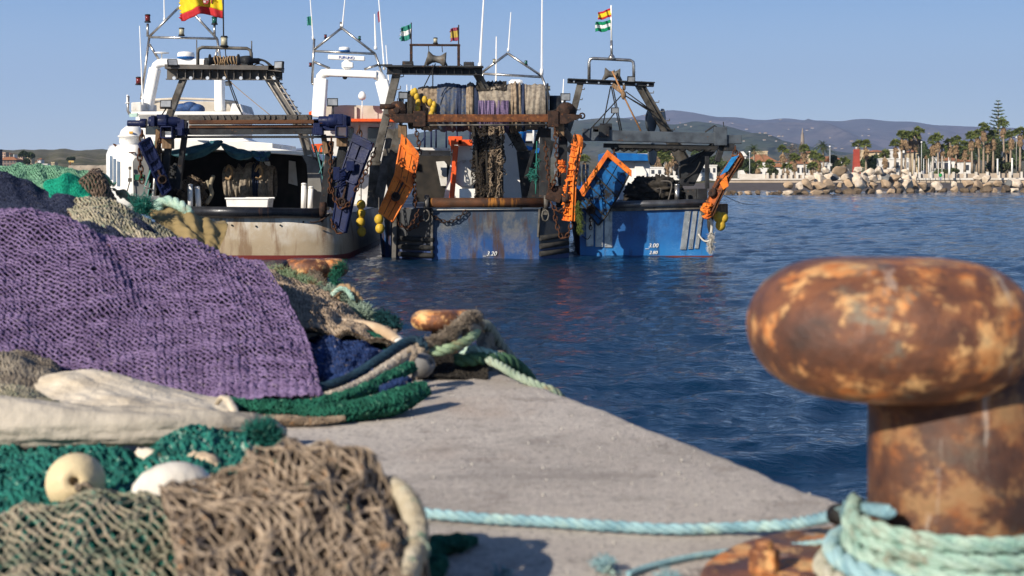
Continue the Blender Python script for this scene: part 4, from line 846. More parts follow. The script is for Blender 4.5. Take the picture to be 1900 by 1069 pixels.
S = Surf([[q1(476 + 5 * i, 283 + 5 * j, 1.0 + .1 * math.sin(i * 2 + j)) for i in range(5)] for j in range(4)], [(.05, 3, 1, 1)], 4); sheet('loose_end', S, 20, 16, mat('blue_tarp', (.03, .09, .22), (.02, .05, .12), 6, .6), ta)
# net roll inside + tub + posts
nr = thing('rolled_net', 'tan net roll with a blue stripe inside the white trawler shelter', 'fishing net', tuple(q1(460, 380, 3)))
for k, (a, b_, m) in enumerate([(412, 440, N_GREY), (436, 466, N_GREY), (462, 470, N_GREY), (466, 481, N_NAVY), (478, 505, N_GREY)]):
    c = q1(0, 340, 3.6); wrap(nr, q1(a, 0, 3).x, q1(b_, 0, 3).x, c.y, c.z, .62, m, 90 + k, .05)
for x in (418, 474): MB().tube(spline([q1(x, 318, 2.8), q1(x + 6, 308, 2.7), q1(x + 12, 318, 2.8), q1(x + 8, 332, 2.8), q1(x, 330, 2.8)]), .045, 6).build('rope_loop', TANR, nr)
tb = thing('fish_tub', 'white plastic tub behind the black stern roller of the white trawler', 'tub', tuple(q1(464, 392, 1.2)))
b = MB(); o_ = q1(464, 392, 1.2); Wt, Dt, Ht = .68, .5, .42
b.loft([[o_ + Vector((x * Wt * .93, y * Dt, 0)) for x, y in ((-1, -1), (1, -1), (1, 1), (-1, 1))], [o_ + Vector((x * Wt, y * Dt * 1.05, Ht)) for x, y in ((-1, -1), (1, -1), (1, 1), (-1, 1))], [o_ + Vector((x * Wt * .93, y * Dt * .95, Ht)) for x, y in ((-1, -1), (1, -1), (1, 1), (-1, 1))], [o_ + Vector((x * Wt * .85, y * Dt * .9, .06)) for x, y in ((-1, -1), (1, -1), (1, 1), (-1, 1))]]); b.build('tub_shell', WHITE, tb, .02)
b = MB()
for k in (-1, 1): b.bar(o_ + Vector((-Wt * 1.04, k * Dt * 1.05, Ht)), o_ + Vector((Wt * 1.04, k * Dt * 1.05, Ht)), .05, .06)
b.build('rim', WHITE, tb, .01)
for x, x2, y0 in ((353, 353, 346), (366, 369, 350), (564, 563, 344), (577, 575, 350)): MB().tube([q1(x, y0, 1.2), q1(x2, 390, 1.2)], .085, 12).lathe([(.05, 0), (.09, .03), (.09, .06), (.04, .08)], q1(x, y0, 1.2), n=12).build('deck_post', WHITE, b1)
S = Surf([[q1(330 + 9 * i, 325 + 14 * j + 5 * abs(i - 3), 2.6 + .2 * math.sin(i + j)) for i in range(7)] for j in range(5)], [(.08, 3, 1, 1)], 14)
t = thing('hung_net', 'fine dark tan net hung up inside the white trawler shelter', 'fishing net', tuple(q1(358, 380, 2.6))); net('netting', S, 34, 26, .012, N_TAN, t, .25, 4)
MB().tube(spline([q1(396, 326, 1.9), q1(390, 345, 1.8), q1(393, 360, 1.8), q1(383, 378, 1.8)]), .07, 8).tube(spline([q1(390, 350, 1.8), q1(384, 335, 1.8)]), .05, 8).build('branching_pipe', mat('old_rope_wrapped', (.28, .24, .17), (.18, .15, .1), 9, .8), t)
MB().tube(spline([q1(288, 262, 0), q1(284, 300, .2), q1(264, 362, .3)]), .03, 6).tube(spline([q1(279, 340, .2), q1(272, 372, .2)]), .02, 5).build('green_line', mat('aqua_rope', (.10, .30, .26), (.07, .2, .17), 20, .8), b1)
MB().tube([q1(288, 330, .3), q1(283, 385, .3)], .07, 10).tube([q1(292, 300, .3), q1(291, 320, .3)], .05, 8).box(q1(288, 378, .3), (.5, .4, .5)).tube([q1(268, 345, .2), q1(282, 352, .2)], .03, 6).build('hydraulic_ram', INOX, b1, .01)
b = MB(); rr = random.Random(5)
for k in range(26): b.box(q1(rr.uniform(312, 330), rr.uniform(310, 350), rr.uniform(.4, 1.0)), (rr.uniform(.08, .25),) * 3, Matrix.Rotation(rr.random() * 3, 3, 'Y'))
for k in range(26): b.box(q1(rr.uniform(608, 622), rr.uniform(300, 370), rr.uniform(.6, 1.2)), (rr.uniform(.06, .2), .1, rr.uniform(.1, .4)), Matrix.Rotation(rr.random() * 3, 3, 'Y'))
b.build('deck_machinery', STEELD, b1, .01)
chain_part(b1, [q1(297, 248, -.3), q1(296, 285, -.3)]); chain_part(b1, [q1(258, 277, -.5), q1(264, 345, -.4)], .2, .025)
MB().tube(sag(q1(585, 270, .3), q1(600, 340, .3), -.1), .025, 5).tube(spline([q1(590, 290, .2), q1(597, 270, .1), q1(600, 300, .2), q1(592, 322, .2)]), .02, 5).build('hose', mat('aqua_hose', (.08, .22, .22), (.05, .13, .13), 10, .7), b1)
# its two doors
door('narrow navy otter board leaning at the left quarter of the white trawler', [q1(258, 266, -.7), q1(284, 320, -.5), q1(303, 362, -.4)], [q1(277, 255, -.6), q1(300, 308, -.5), q1(317, 350, -.4)], NAVY, NAVY, planks=2, ribs=2, gap=.1, rr=.05)
door('wide bent navy otter board at the right quarter of the white trawler', [q1(657, 250, -.7), q1(630, 330, -.7), q1(617, 417, -.7)], [q1(690, 266, -.9), q1(660, 342, -.9), q1(640, 432, -.9)], NAVY, NAVY, planks=2, ribs=1, gap=.16, rr=.04, wing=[q1(655, 247, -.8), q1(692, 265, -.95), q1(688, 280, -.95), q1(650, 262, -.8)])
b = MB(); rr = random.Random(6)
for k in range(14): b.tube([q1(619 + rr.uniform(0, 14), 318 + k * 2.5, -.95), q1(640 + rr.uniform(-10, 5), 312 + k * 2.5, -.9)], .035, 6)
b.box(q1(625, 322, -.9), (.2, .15, .4)).box(q1(650, 308, -1), (.25, .1, .3)); b.build('door_bracket', NAVY, b1, .01)
CH = [sag(q1(612, 340, -.9), q1(655, 362, -1.1), .6, 14), [q1(615, 255, -.4), q1(614, 300, -.7), q1(612, 345, -.9), q1(612, 362, -.9)], sag(q1(697, 275, -.7), q1(655, 360, -1.1), .12, 10), sag(q1(615, 408, -.9), q1(638, 430, -1), .25, 10)]
t_ = thing('hanging_chain', 'rusty chains looped around the wide navy otter board', 'chain', tuple(q1(630, 430, -.9))); [chain_part(t_, c_, .17, .022) for c_ in CH]
# big flag
fl, ptf = flag('large red and yellow flag with coat of arms flying over the white trawler', q1(413, -30, 1.0), q1(413, 30, 1.0), 1.48, -1, [FR, FY, FR], [(0, .25, 'red_stripe'), (.25, .76, 'yellow_stripe'), (.76, 1, 'red_stripe')], fall=.06, seed=5, ragged=.08, slant=-.01)
cst = ptf(.36, .5) + Vector((0, -.16, 0)); b = MB()
b.prism([cst + Vector(v) for v in ((-.10, 0, .02), (.10, 0, .02), (.10, 0, -.12), (.05, 0, -.19), (-.05, 0, -.19), (-.10, 0, -.12))], (0, .01, 0)).prism([cst + Vector(v) for v in ((-.10, 0, .05), (.10, 0, .05), (.13, 0, .15), (.05, 0, .12), (0, 0, .18), (-.05, 0, .12), (-.13, 0, .15))], (0, .01, 0))
for s_ in (-1, 1): b.bar(cst + Vector((s_ * .18, 0, .06)), cst + Vector((s_ * .18, 0, -.17)), .035, .01); b.bar(cst + Vector((s_ * .13, -.006, -.03)), cst + Vector((s_ * .24, -.006, .0)), .035, .008)
b.build('coat_of_arms', flat('arms_maroon', (.30, .04, .05)), fl); MB().prism([cst + Vector(v) for v in ((-.0, -.012, .0), (.08, -.012, .0), (.08, -.012, -.07), (0, -.012, -.07))], (0, .01, 0)).prism([cst + Vector(v) for v in ((-.08, -.012, -.08), (0, -.012, -.08), (0, -.012, -.15), (-.06, -.012, -.15))], (0, .01, 0)).build('shield_quarters', flat('arms_white', (.6, .55, .5)), fl)
MB().tube([q1(415, 88, 1), q1(413.5, -45, 1)], .025, 6).build('flagpole', STEELD, b1)

# ================================================================== BOAT: bright blue trawler at the right
Y3 = 47.6
def q3(px, py, d=0.0): return P(px, py, Y3 + d)
b3 = thing('fishing_trawler', 'bright blue trawler with black net heap on deck, rightmost of the moored boats', 'fishing boat', (q3(1190, 0).x, Y3 + 8, SEA), 'trawlers moored stern to the camera')
H3 = hull_mat('bright_blue_hull', (.006, .06, .20), (.009, .14, .37), -1.45, 1.0, (.010, .12, .36), (.012, .04, .11), scr=(.35, .58, .78), streak_lo=.56, wornlo=.5, boot=(.11, .02, .01), bootz=SEA + .05)  # pale lines: scratches, plus painted caustics thrown up by the water
zd3 = q3(0, 386).z; sk = Vector((.0, .9, 0))
hull(b3, [(Y3, q3(1075, 0).x, q3(1318, 0, .8).x, zd3, .012), (Y3 + 3, q3(1072, 0).x, q3(1322, 0).x, zd3, .03), (Y3 + 12, 2.4, 6.6, zd3 + .4, .1), (Y3 + 17, 3.4, 5.8, zd3 + 1, .4), (Y3 + 19, 4.4, 5, zd3 + 1.2, .8)], H3)
ALU = mat('scuffed_aluminium', (.40, .42, .42), (.26, .28, .29), 3, .4, .55, .15, 30, spots=(.17, .16, .14), sscale=5, slo=.56, shi=.68, sstretch=(1, 1, .3))
for a, c, ya, yb in ((1088, 1101, 390, 457), (1105, 1119, 390, 458), (1122, 1136, 390, 459), (1271, 1282, 392, 463), (1286, 1294, 392, 462), (1298, 1305, 392, 461)):
    sl_ = -9 if a > 1200 else 0
    bb = MB()
    for k in range(5):
        for x in (a + 2, c - 2): bb.ball(q3(x + sl_ * k / 4, ya + 6 + (yb - ya - 10) * k / 4, -.05), .02, 6, 4)
    o = bb.prism([q3(a, ya, -.05), q3(c, ya, -.05), q3(c + sl_, yb, -.05), q3(a + sl_, yb, -.05)], (0, .05, 0)).build('wear_plate', ALU, b3)
MB().tube([q3(1318, 392, .0), q3(1314, 460, .2)], .12, 10).build('rubber_strake', BLACK, b3)
MB().lathe([(.12, 0), (.12, 3.6)], q3(1114, 381, -.15), (1, 0, .028), 18).build('stern_roller', mat('grey_roller', (.12, .125, .13), (.07, .07, .075), 3, .35, .5, .2), b3)
MB().bar(q3(1110, 389, -.02), q3(1308, 384, -.02), .14, .2).bar(q3(1300, 370, -.1), q3(1306, 398, -.1), .18, .2).build('transom_cap', STEEL, b3, .01)
text('3.00', q3(1212, 456, -.02), .19, TXT, b3, 'draught_mark', italic=.25, depth=.012); text('_', q3(1201, 456, -.02), .26, TXT, b3, 'draught_line', depth=.012); text('2.80', q3(1212, 469, -.02), .16, TXT, b3, 'draught_mark', italic=.25, depth=.012)
b = MB().bar(q3(1080, 250, -.1), q3(1135, 251, -.1), .40, .5); b.bar(q3(1133, 252, -.15), q3(1325, 257, .0), .36, .36); b.bar(q3(1345, 259, 0), q3(1375, 259, 0), .30, .34); b.box(q3(1336, 253, -.05), (.42, .42, .62)); b.build('gantry_crossbeam', STEELB, b3, .02)
b = MB().bar(q3(1120, 270, 0), q3(1325, 274, .1), .14, .3)
for k in range(12): b.tube([q3(1135 + k * 15.5 + 8 * i / 4 * 1.9, 273 + 6 * math.sin(i / 4 * 3.14), 0) for i in range(5)], .06, 6)
b.build('lower_rubber_beam', BLACK, b3)
b = MB().box(q3(1120, 244, -.2), (.35, .5, .4)).box(q3(1105, 240, -.2), (.2, .3, .2)).lathe([(.16, -.2), (.16, .2)], q3(1124, 238, -.2), (1, 0, 0), 14).box(q3(1352, 272, 0), (.35, .3, .3)).tube([q3(1308, 245, 0), q3(1326, 233, 0), q3(1330, 236, 0), q3(1332, 245, 0)], .03, 6).tube([q3(1344, 245, 0), q3(1342, 226, 0)], .02, 5); b.build('towing_gear', STEELD, b3, .01)
b = MB().bar(q3(1053, 150, 1), q3(1213, 157, 1), .16, .3).bar(q3(1053, 147.5, 1), q3(1214, 154, 1), .04, .55); b.build('upper_crossbeam', STEELD, b3, .01)
b = MB()
for px in (1065, 1089, 1111, 1135, 1157, 1180, 1202): b.lathe([(.035, 0), (.035, .02)], q3(px, 151 + (px - 1065) * .045, .84), (0, -1, 0), 10)
b.build('lightening_hole', flat('pale_hole', (.5, .55, .62)), b3)
b = MB().bar(q3(1078, 150, 1.1), q3(1062, 215, .8), .22, .25).bar(q3(1062, 213, .8), q3(1050, 250, .7), .24, .25)
for k in range(4): p = q3(1079 - 4 * k, 166 + 19 * k, .8); b.tube([p, p + Vector((.1, 0, 0)), p + Vector((.1, 0, .06))], .018, 5)
b.build('gantry_leg', STEEL, b3, .01)
b = MB(); L0, L1, L2 = q3(1186, 156, 1.1), q3(1240, 250, 1.8), q3(1280, 318, 2.2); b.bar(L0, L1, .30, .26).bar(L1, L2, .42, .3); b.tube([L0 + Vector((.13, -.2, 0)), L1 + Vector((.13, -.2, 0)), L2 + Vector((.13, -.25, 0))], .025, 6); b.tube([L0 + Vector((0, -.2, 0)), L1 + Vector((0, -.2, 0))], .02, 6)
for k in range(5): p = L0.lerp(L1, (k + 1) / 5.5) + Vector((.15, -.2, 0)); b.tube([p, p + Vector((.14, 0, 0)), p + Vector((.14, 0, .07))], .02, 5)
b.build('gantry_leg', STEEL, b3, .01)
b = MB().prism([q3(1262, 300, 1), q3(1305, 280, 1), q3(1330, 262, 1), q3(1346, 262, 1), q3(1310, 300, 1), q3(1288, 345, 1), q3(1262, 345, 1)], (0, .3, 0)); b.prism([q3(1240, 352, 1.2), q3(1300, 350, .6), q3(1300, 378, .6), q3(1240, 378, 1.2)], (0, .2, 0)); b.bar(q3(1078, 262, .2), q3(1060, 285, .4), .45, .2).bar(q3(1340, 270, .1), q3(1330, 300, .1), .2, .2).bar(q3(1312, 290, .1), q3(1312, 350, .1), .14, .14).bar(q3(1302, 350, 0), q3(1302, 384, 0), .35, .3)
b.build('gantry_brace', STEELD, b3, .02)
MB().lathe([(.42, 0), (.42, .08)], q3(1206, 224, 2), (1, -.55, .0), 28).lathe([(.40, 0), (.40, .05)], q3(1209, 286, 2), (1, -.5, 0), 20).lathe([(.5, 0), (.5, .06)], q3(1228, 228, 2.6), (1, -.3, 0), 28).build('drum_flange', STEELB, b3)
ar = [(1093, 148), (1093, 116), (1095, 110), (1100, 108.5), (1134, 110), (1170, 112), (1175, 115), (1176, 122), (1176, 152)]
MB().tube([q3(x, y, 1) for x, y in ar], .055, 8).lathe([(.16, -.03), (.1, .1), (.06, .16)], q3(1135, 110, 1), n=12).tube([q3(1135, 108, 1), q3(1134.5, 75, 1)], .045, 8).build('top_frame', INOX, b3)
MB().tube([q3(1134.5, 78, 1), q3(1134, 10, 1)], .028, 6).build('flagpole', WHITE, b3)
b = MB().lathe([(.2, -.26), (.22, -.25), (.11, -.1), (.10, 0), (.11, .1), (.2, .24), (.22, .26)], q3(1136, 138, 1), (1, 0, -.06), 20).bar(q3(1123, 138, 1), q3(1118, 149, 1), .06, .2).bar(q3(1148, 140, 1), q3(1153, 150, 1), .06, .2).tube([q3(1134 + 5 * math.cos(a), 131 + 3.5 * math.sin(a), .7) for a in [.2 * k - .3 for k in range(18)]], .03, 6); b.build('hauling_sheave', STEEL, b3)
flood(b3, q3(1171, 147, .7), .26, (.2, -1, -.2)); flood(b3, q3(1141, 205, .1), .26, (.15, -1, -.1), q3(1116, 240, .1))
b = MB()
for pa, pb in (((1133, 160), (1118, 235)), ((1134, 160), (1152, 250)), ((1137, 160), (1155, 250)), ((1154, 176), (1095, 240)), ((1161, 170), (1213, 208)), ((1161, 178), (1208, 208)), ((1213, 208), (1150, 172))): b.tube([q3(*pa, .9), q3(*pb, .6)], .022, 5)
b.build('rigging_line', CABLE, b3)
MB().tube([q3(1136, 132, .6), q3(1157, 178, .6), q3(1190, 245, .3)], .03, 6).build('orange_rope', mat('ochre_rope', (.38, .19, .08), (.25, .13, .06), 15, .8), b3)
MB().ball(q3(1157, 177, .6), (.09, .15), 10, 7).bar(q3(1137, 158, .8), q3(1156, 172, .6), .14, .1).ball(q3(1158, 163, .8), (.06, .1), 8, 6).build('pulley_block', WOOD, b3)
b = MB().prism([q3(1158, 285, 5), q3(1206, 285, 5), q3(1206, 372, 5), q3(1150, 372, 5)], (0, 4, 0)); b.prism([q3(1178, 300, 4.9), q3(1190, 302, 4.9), q3(1200, 320, 4.9), q3(1200, 345, 4.9), q3(1178, 345, 4.9)], (0, .05, 0)); b.build('wheelhouse', WHITE, b3, .03)
MB().prism([q3(1125, 283, 4.6), q3(1208, 286, 4.6), q3(1208, 299, 4.6), q3(1125, 298, 4.6)], (0, 5, 0)).build('wheelhouse_roof', BLUE, b3, .02)
MB().tube([q3(1256, 345, .2), q3(1256, 378, .2)], .08, 12).lathe([(.09, 0), (.09, .06)], q3(1256, 345, .2), n=10).build('deck_post', INOX, b3)
MB().prism([q3(1112, 386, .2), q3(1306, 382, .2), q3(1306, 378, 5), q3(1112, 378, 5)], (0, 0, .05)).build('deck', STEELD, b3)
bn = thing('heaped_net', 'black net heap lying on the aft deck of the bright blue trawler', 'fishing net', tuple(q3(1210, 378, .8)))
for k, (cx, cy, rx, rz) in enumerate(((1180, 360, .42, .36), (1196, 352, .5, .40), (1226, 352, .62, .44), (1246, 358, .4, .34), (1208, 366, .5, .3))):
    u, v = np.meshgrid(np.linspace(0, 2 * math.pi, 60), np.linspace(.02, math.pi * .98, 36)); h = 1 + .10 * wob(u / 6.28, v / 3.14, 200 + k, 5, 14) + .04 * wob(u / 6.28, v / 3.14, 230 + k, 14, 16); c = q3(cx, cy, 1)
    V = np.stack([c.x + rx * h * np.sin(v) * np.cos(u), c.y + rx * h * np.sin(v) * np.sin(u), c.z + rz * h * np.cos(v)], -1).reshape(-1, 3); mesh_np('net_fold', V, gridfaces(36, 60), N_BLK, bn)
MB().tube(spline([q3(1226, 336, .4), q3(1246, 340, .3), q3(1240, 372, .3)]), .025, 6).tube(spline([q3(1216, 352, .4), q3(1226, 350, .3), q3(1222, 370, .3)]), .012, 5).build('loose_cord', WIRE, bn)
door('orange-rimmed blue otter board, its slatted blue face toward the camera, on the bright blue trawler', [q3(1127, 286, -.7), q3(1104, 325, -.6), q3(1080, 362, -.5), q3(1072, 372, -.5)], [q3(1168, 322, -.7), q3(1146, 366, -.6), q3(1124, 402, -.5), q3(1110, 418, -.5)], BLACK, BLUE, planks=2, ribs=1, gap=.06, face=mat('scraped_blue_plate', (.012, .12, .34), (.01, .05, .13), 2.2, .5, 0, .2, 14, spots=(.02, .018, .016), sscale=2.5, slo=.5, shi=.58))
t = LASTDOOR[0]
def rimbar(a, c, wd): MB().prism([a, c, c + Vector((wd[0], 0, wd[1])), a + Vector((wd[0], 0, wd[1]))], (0, .14, 0)).build('orange_rim', ORANGE, t, .01)
rimbar(q3(1127, 278, -.85), q3(1073, 358, -.65), (.03, -.22)); rimbar(q3(1127, 278, -.86), q3(1172, 316, -.86), (0, -.22)); rimbar(q3(1082, 343, -.66), q3(1070, 362, -.66), (.25, -.05))
door('slender orange and blue otter board sticking out at the right end of the bright blue trawler', [q3(1360, 290, -.4), q3(1332, 330, -.4), q3(1304, 392, -.4)], [q3(1374, 292, -.7), q3(1347, 336, -.7), q3(1317, 402, -.7)], RUST, ORANGE, planks=1, ribs=2, gap=.06, face=mat('orange_rusty_plate', (.42, .10, .02), (.12, .04, .02), 3, .6, 0, .3, 16), wing=[q3(1372, 280, -.6), q3(1378, 290, -.6), q3(1374, 304, -.6), q3(1354, 322, -.6), q3(1350, 316, -.6), q3(1366, 298, -.6)])
MB().prism([q3(1358, 292, -.75), q3(1371, 288, -.75), q3(1350, 318, -.75), q3(1336, 326, -.75)], (0, .06, 0)).build('blue_plate', mat('sky_blue_plate', (.02, .22, .50), (.015, .12, .3), 5, .45), LASTDOOR[0])
b = MB(); rr = random.Random(9)
for k in range(24): b.link(q3(1312 + rr.uniform(-5, 6), 392 + rr.uniform(-12, 12), -.7), (rr.random(), .2, rr.random() - .5), (0, 1, .3), .2, .035)
MB().prism([q3(1336, 340, -.8), q3(1348, 326, -.8), q3(1352, 345, -.8), q3(1342, 352, -.8)], (0, .1, 0)).build('bracket', ORANGE, LASTDOOR[0])
t_ = thing('chain_bundle', 'orange chain bundle at the foot of the slender otter board', 'chain', tuple(q3(1312, 404, -.7))); b.build('links', ORANGE, t_)
MB().box(q3(1338, 388, .2), (.42, .3, .36)).build('timber_fender', WOOD, b3, .02)
fender('bunch of three yellow floats hanging off the right quarter of the bright blue trawler', [q3(1333, 403, -.2), q3(1342, 404, -.2), q3(1337, 418, -.2)], .17, YEL)
fr_ = thing('mooring_rope', 'frayed white rope end dangling at the right corner of the bright blue trawler', 'rope', tuple(q3(1318, 466, -.3)))
fluff('frayed_end', [q3(1319, 430, -.3), q3(1318, 462, -.3)], .05, 260, .2, .007, flat('white_rope', (.55, .52, .46), .9), fr_, 5, (0, 0, -2)); MB().tube(spline([q3(1316, 406, -.4), q3(1321, 414, -.4), q3(1320, 432, -.3)]), .05, 8).tube(sag(q3(1296, 434, -.2), q3(1316, 446, -.3), .12), .03, 6).build('rope_length', flat('white_rope_b', (.55, .52, .46), .9), fr_)
MB().tube(sag(q3(1345, 330, -.6), q3(1318, 384, -.6), .3), .02, 5).tube(sag(q3(1340, 360, -.3), q3(1400, 400 - 20, 6), .1), .01, 5).tube(spline([q3(1262, 330, .8), q3(1263, 310, .6), q3(1285, 300, .6), q3(1325, 262, .2)]), .035, 6).tube(spline([q3(1270, 332, .8), q3(1290, 318, .5), q3(1300, 300, .5)]), .03, 6).build('hose', CABLE, b3)
for x in (1075, 1083, 1090): MB().tube([q3(x, 305, .5), q3(x, 345, .5)], .05, 8).build('hydraulic_ram', INOX, b3)
chain_part(b3, [q3(1096, 398, -.3), q3(1096, 432, -.3)], .14, .016); MB().tube(spline([q3(1096, 436, -.3), q3(1090, 444, -.3), q3(1080, 438, -.2)]), .015, 5).build('lashing', CABLE, b3)
flag('upper red and yellow flag at the top of the right boat flagpole', q3(1134, 17, 1), q3(1134, 33, 1), .46, -1, [FR, FY, FR], [(0, .25, 'red_stripe'), (.25, .75, 'yellow_stripe'), (.75, 1, 'red_stripe')], fall=.3, seed=7, ragged=.05, slant=0)
flag('lower green and white flag on the right boat flagpole', q3(1133, 38, 1), q3(1133, 57, 1), .54, -1, [FG, FW, FG], [(0, .33, 'green_stripe'), (.33, .67, 'white_stripe'), (.67, 1, 'green_stripe')], fall=.15, seed=8, ragged=.05, slant=-.02)
MB().prism([q3(1348, 268, .3), q3(1352, 268, .3), q3(1352, 275, .3), q3(1348, 275, .3)], (0, .1, 0))

# ================================================================== BOATS behind
Y4 = 62.0
def q4(px, py, d=0.0): return P(px, py, Y4 + d)
b4 = thing('fishing_trawler', 'white and orange trawler with white radar arch moored behind the two left boats', 'fishing boat', (q4(650, 0).x, Y4 + 8, SEA), 'trawlers moored further back')
b = MB(); b.bar(q4(591, 218), q4(596, 146), .55, .6).bar(q4(604, 135), q4(700, 139), .30, .6).bar(q4(708, 150), q4(722, 205), .55, .6); b.tube([q4(594, 150), q4(595, 142), q4(600, 136.5), q4(610, 135)], .2, 10).tube([q4(696, 138.5), q4(703, 141), q4(708, 146), q4(711, 154)], .22, 10); b.build('radar_arch', WHITE, b4, .08)
b = MB()
for pa, pb in (((583, 92), (634, 52)), ((634, 52), (696, 100)), ((584, 95), (695, 100)), ((583, 72), (579, 155)), ((579, 155), (583, 157)), ((696, 100), (716, 156)), ((583, 115), (612, 127)), ((676, 129), (703, 120))): b.tube([q4(*pa), q4(*pb)], .055, 7)
b.lathe([(.05, 0), (.05, .35)], q4(632.5, 56)); b.build('mast_frame', INOX, b4)
b = MB().bar(q4(609, 106), q4(677, 109), .2, .25); sc_ = b.build('radar_scanner', WHITE, b4, .04); text('FURUNO', q4(643, 107.2, -.14), .17, flat('blue_lettering', (.02, .06, .3)), sc_, rot=(R(90), R(2.5), 0))
MB().lathe([(.16, 0), (.24, .1), (.24, .3), (.13, .36), (.1, .45)], q4(644, 129), n=16).box(q4(646, 121, -.1), (.45, .3, .22)).build('radar_pedestal', WHITE, b4, .03)
radome(b4, q4(639, 95), .24)
MB().ball(q4(640, 143, -.1), .11, 12, 8).build('horn', STEELD, b4)
for (x, y), m in (((604, 72), REDL), ((667, 75), GRNL), ((576, 124), REDL)): navlight(b4, q4(x, y), m, .07)
whip(b4, q4(581, 74), q4(575, -10), .03); whip(b4, q4(635, 50), q4(641, -10), .035); whip(b4, q4(697, 92), q4(695, 26), .045); whip(b4, q4(713, 130), q4(702, -10), .035); whip(b4, q4(722, 162), q4(716, 84), .03)
b = MB(); b.prism([q4(600, 197, 1), q4(640, 195, 1), q4(730, 197, 1), q4(730, 224, 1), q4(600, 224, 1)], (0, .4, 0)); b.bar(q4(660, 198, .9), q4(660, 222, .9), .1, .1); b.build('flybridge_coaming', BEIGE, b4)
MB().bar(q4(600, 224, .6), q4(735, 224, .6), .12, 1.4).prism([q4(573, 208, 0), q4(578, 206, 0), q4(578, 218, 0), q4(573, 218, 0)], (0, .1, 0)).prism([q4(573, 268, -1), q4(603, 266, -1), q4(603, 277, -1), q4(588, 290, -1), q4(576, 286, -1)], (0, .3, 0)).build('orange_trim', ORED, b4)
b = MB().prism([q4(598, 227, 1), q4(735, 227, 1), q4(735, 300, 1), q4(598, 300, 1)], (0, 5, 0)); b.prism([q4(600, 300, 1), q4(720, 300, 1), q4(720, 470, 1), q4(600, 470, 1)], (0, 12, 0)); b.build('wheelhouse', WHITEG, b4, .03)
for x0, x1 in ((682, 706), (644, 656)):
    w_ = MB().prism([q4(x0, 236, .9), q4(x1, 236, .9), q4(x1, 272, .9), q4(x0, 272, .9)], (0, .12, 0)).build('window', GLASS, b4, .04)
MB().lathe([(.02, 0), (.02, .9)], q4(672, 221, .3), n=6).lathe([(.12, .85), (.17, .95), (.17, 1.05), (.1, 1.18), (1e-3, 1.22)], q4(672, 221, .3), n=14).build('dome_antenna', WHITE, b4)
b = MB().bar(q4(700, 121), q4(728, 121), .06, .3); b.build('spreader', STEELD, b4)
fl, _ = flag('tattered green pennant on the tall antenna left of the white radar arch', q4(578, 30), q4(578, 47), .22, -1, [FGD], [(0, 1, 'pennant_cloth')], fall=.3, seed=4, ragged=.5)
fl, _ = flag('shredded brownish pennant on the antenna right of the white radar arch', q4(705, 20), q4(707, 40), .14, -1, [FRD], [(0, 1, 'pennant_cloth')], fall=.8, seed=6, ragged=.5)
Y5 = 66.0
def q5(px, py, d=0.0): return P(px, py, Y5 + d)
b5 = thing('fishing_trawler', 'white and sky-blue trawler glimpsed behind the rolled net of the middle boat', 'fishing boat', (q5(960, 0).x, Y5 + 8, SEA), 'trawlers moored further back')
b = MB()
for pa, pb in (((895, 134), (942, 99)), ((942, 99), (1005, 141)), ((896, 137), (1005, 143)), ((1005, 141), (1024, 192)), ((896, 134), (896, 150)), ((1012, 160), (1002, 165))): b.tube([q5(*pa), q5(*pb)], .06, 7)
b.build('mast_frame', INOX, b5)
navlight(b5, q5(976, 121), GRNL, .08); navlight(b5, q5(917, 118), CREAML, .08); navlight(b5, q5(1018, 168), CREAML, .08)
whip(b5, q5(890, 128), q5(898, -10), .06); whip(b5, q5(920, 160), q5(921, 68), .045); whip(b5, q5(943, 96), q5(948, 23), .035); whip(b5, q5(1005, 140), q5(1006, -10), .05); whip(b5, q5(755, 168), q5(755, 157), .03); whip(b5, q5(763, 168), q5(763, 158), .03); whip(b5, q5(1044, 190), q5(1046, 147), .04)
MB().bar(q5(944, 154), q5(970, 152), .16, .3).box(q5(957, 152.5), (.5, .4, .22)).lathe([(.15, 0), (.2, .15), (.3, .3)], q5(957, 165), n=14).build('radar_scanner', WHITE, b5, .05)
MB().prism([q5(948, 168, 1), q5(1000, 168, 1), q5(1000, 226, 1), q5(948, 226, 1)], (0, 3, 0)).prism([q5(950, 226, 0), q5(1012, 225, 0), q5(1012, 262, 0), q5(950, 262, 0)], (0, 5, 0)).prism([q5(932, 268, .5), q5(1010, 266, .5), q5(1010, 480, .5), q5(932, 480, .5)], (0, 10, 0)).build('wheelhouse', WHITEG, b5, .03)
MB().bar(q5(950, 241, -.1), q5(1012, 240, -.1), .12, .1).prism([q5(940, 262, -.6), q5(1012, 278, -.6), q5(1012, 290, -.6), q5(940, 282, -.6)], (0, .5, 0)).lathe([(.22, 0), (.28, .5), (.29, .52)], q5(966, 266, -1), n=16).build('blue_trim', BLUE, b5)
b = MB()
for x in (965, 990, 1002): b.tube([q5(x, 224, -.8), q5(x, 266, -.8)], .05, 6)
b.build('stanchion', WHITE, b5)
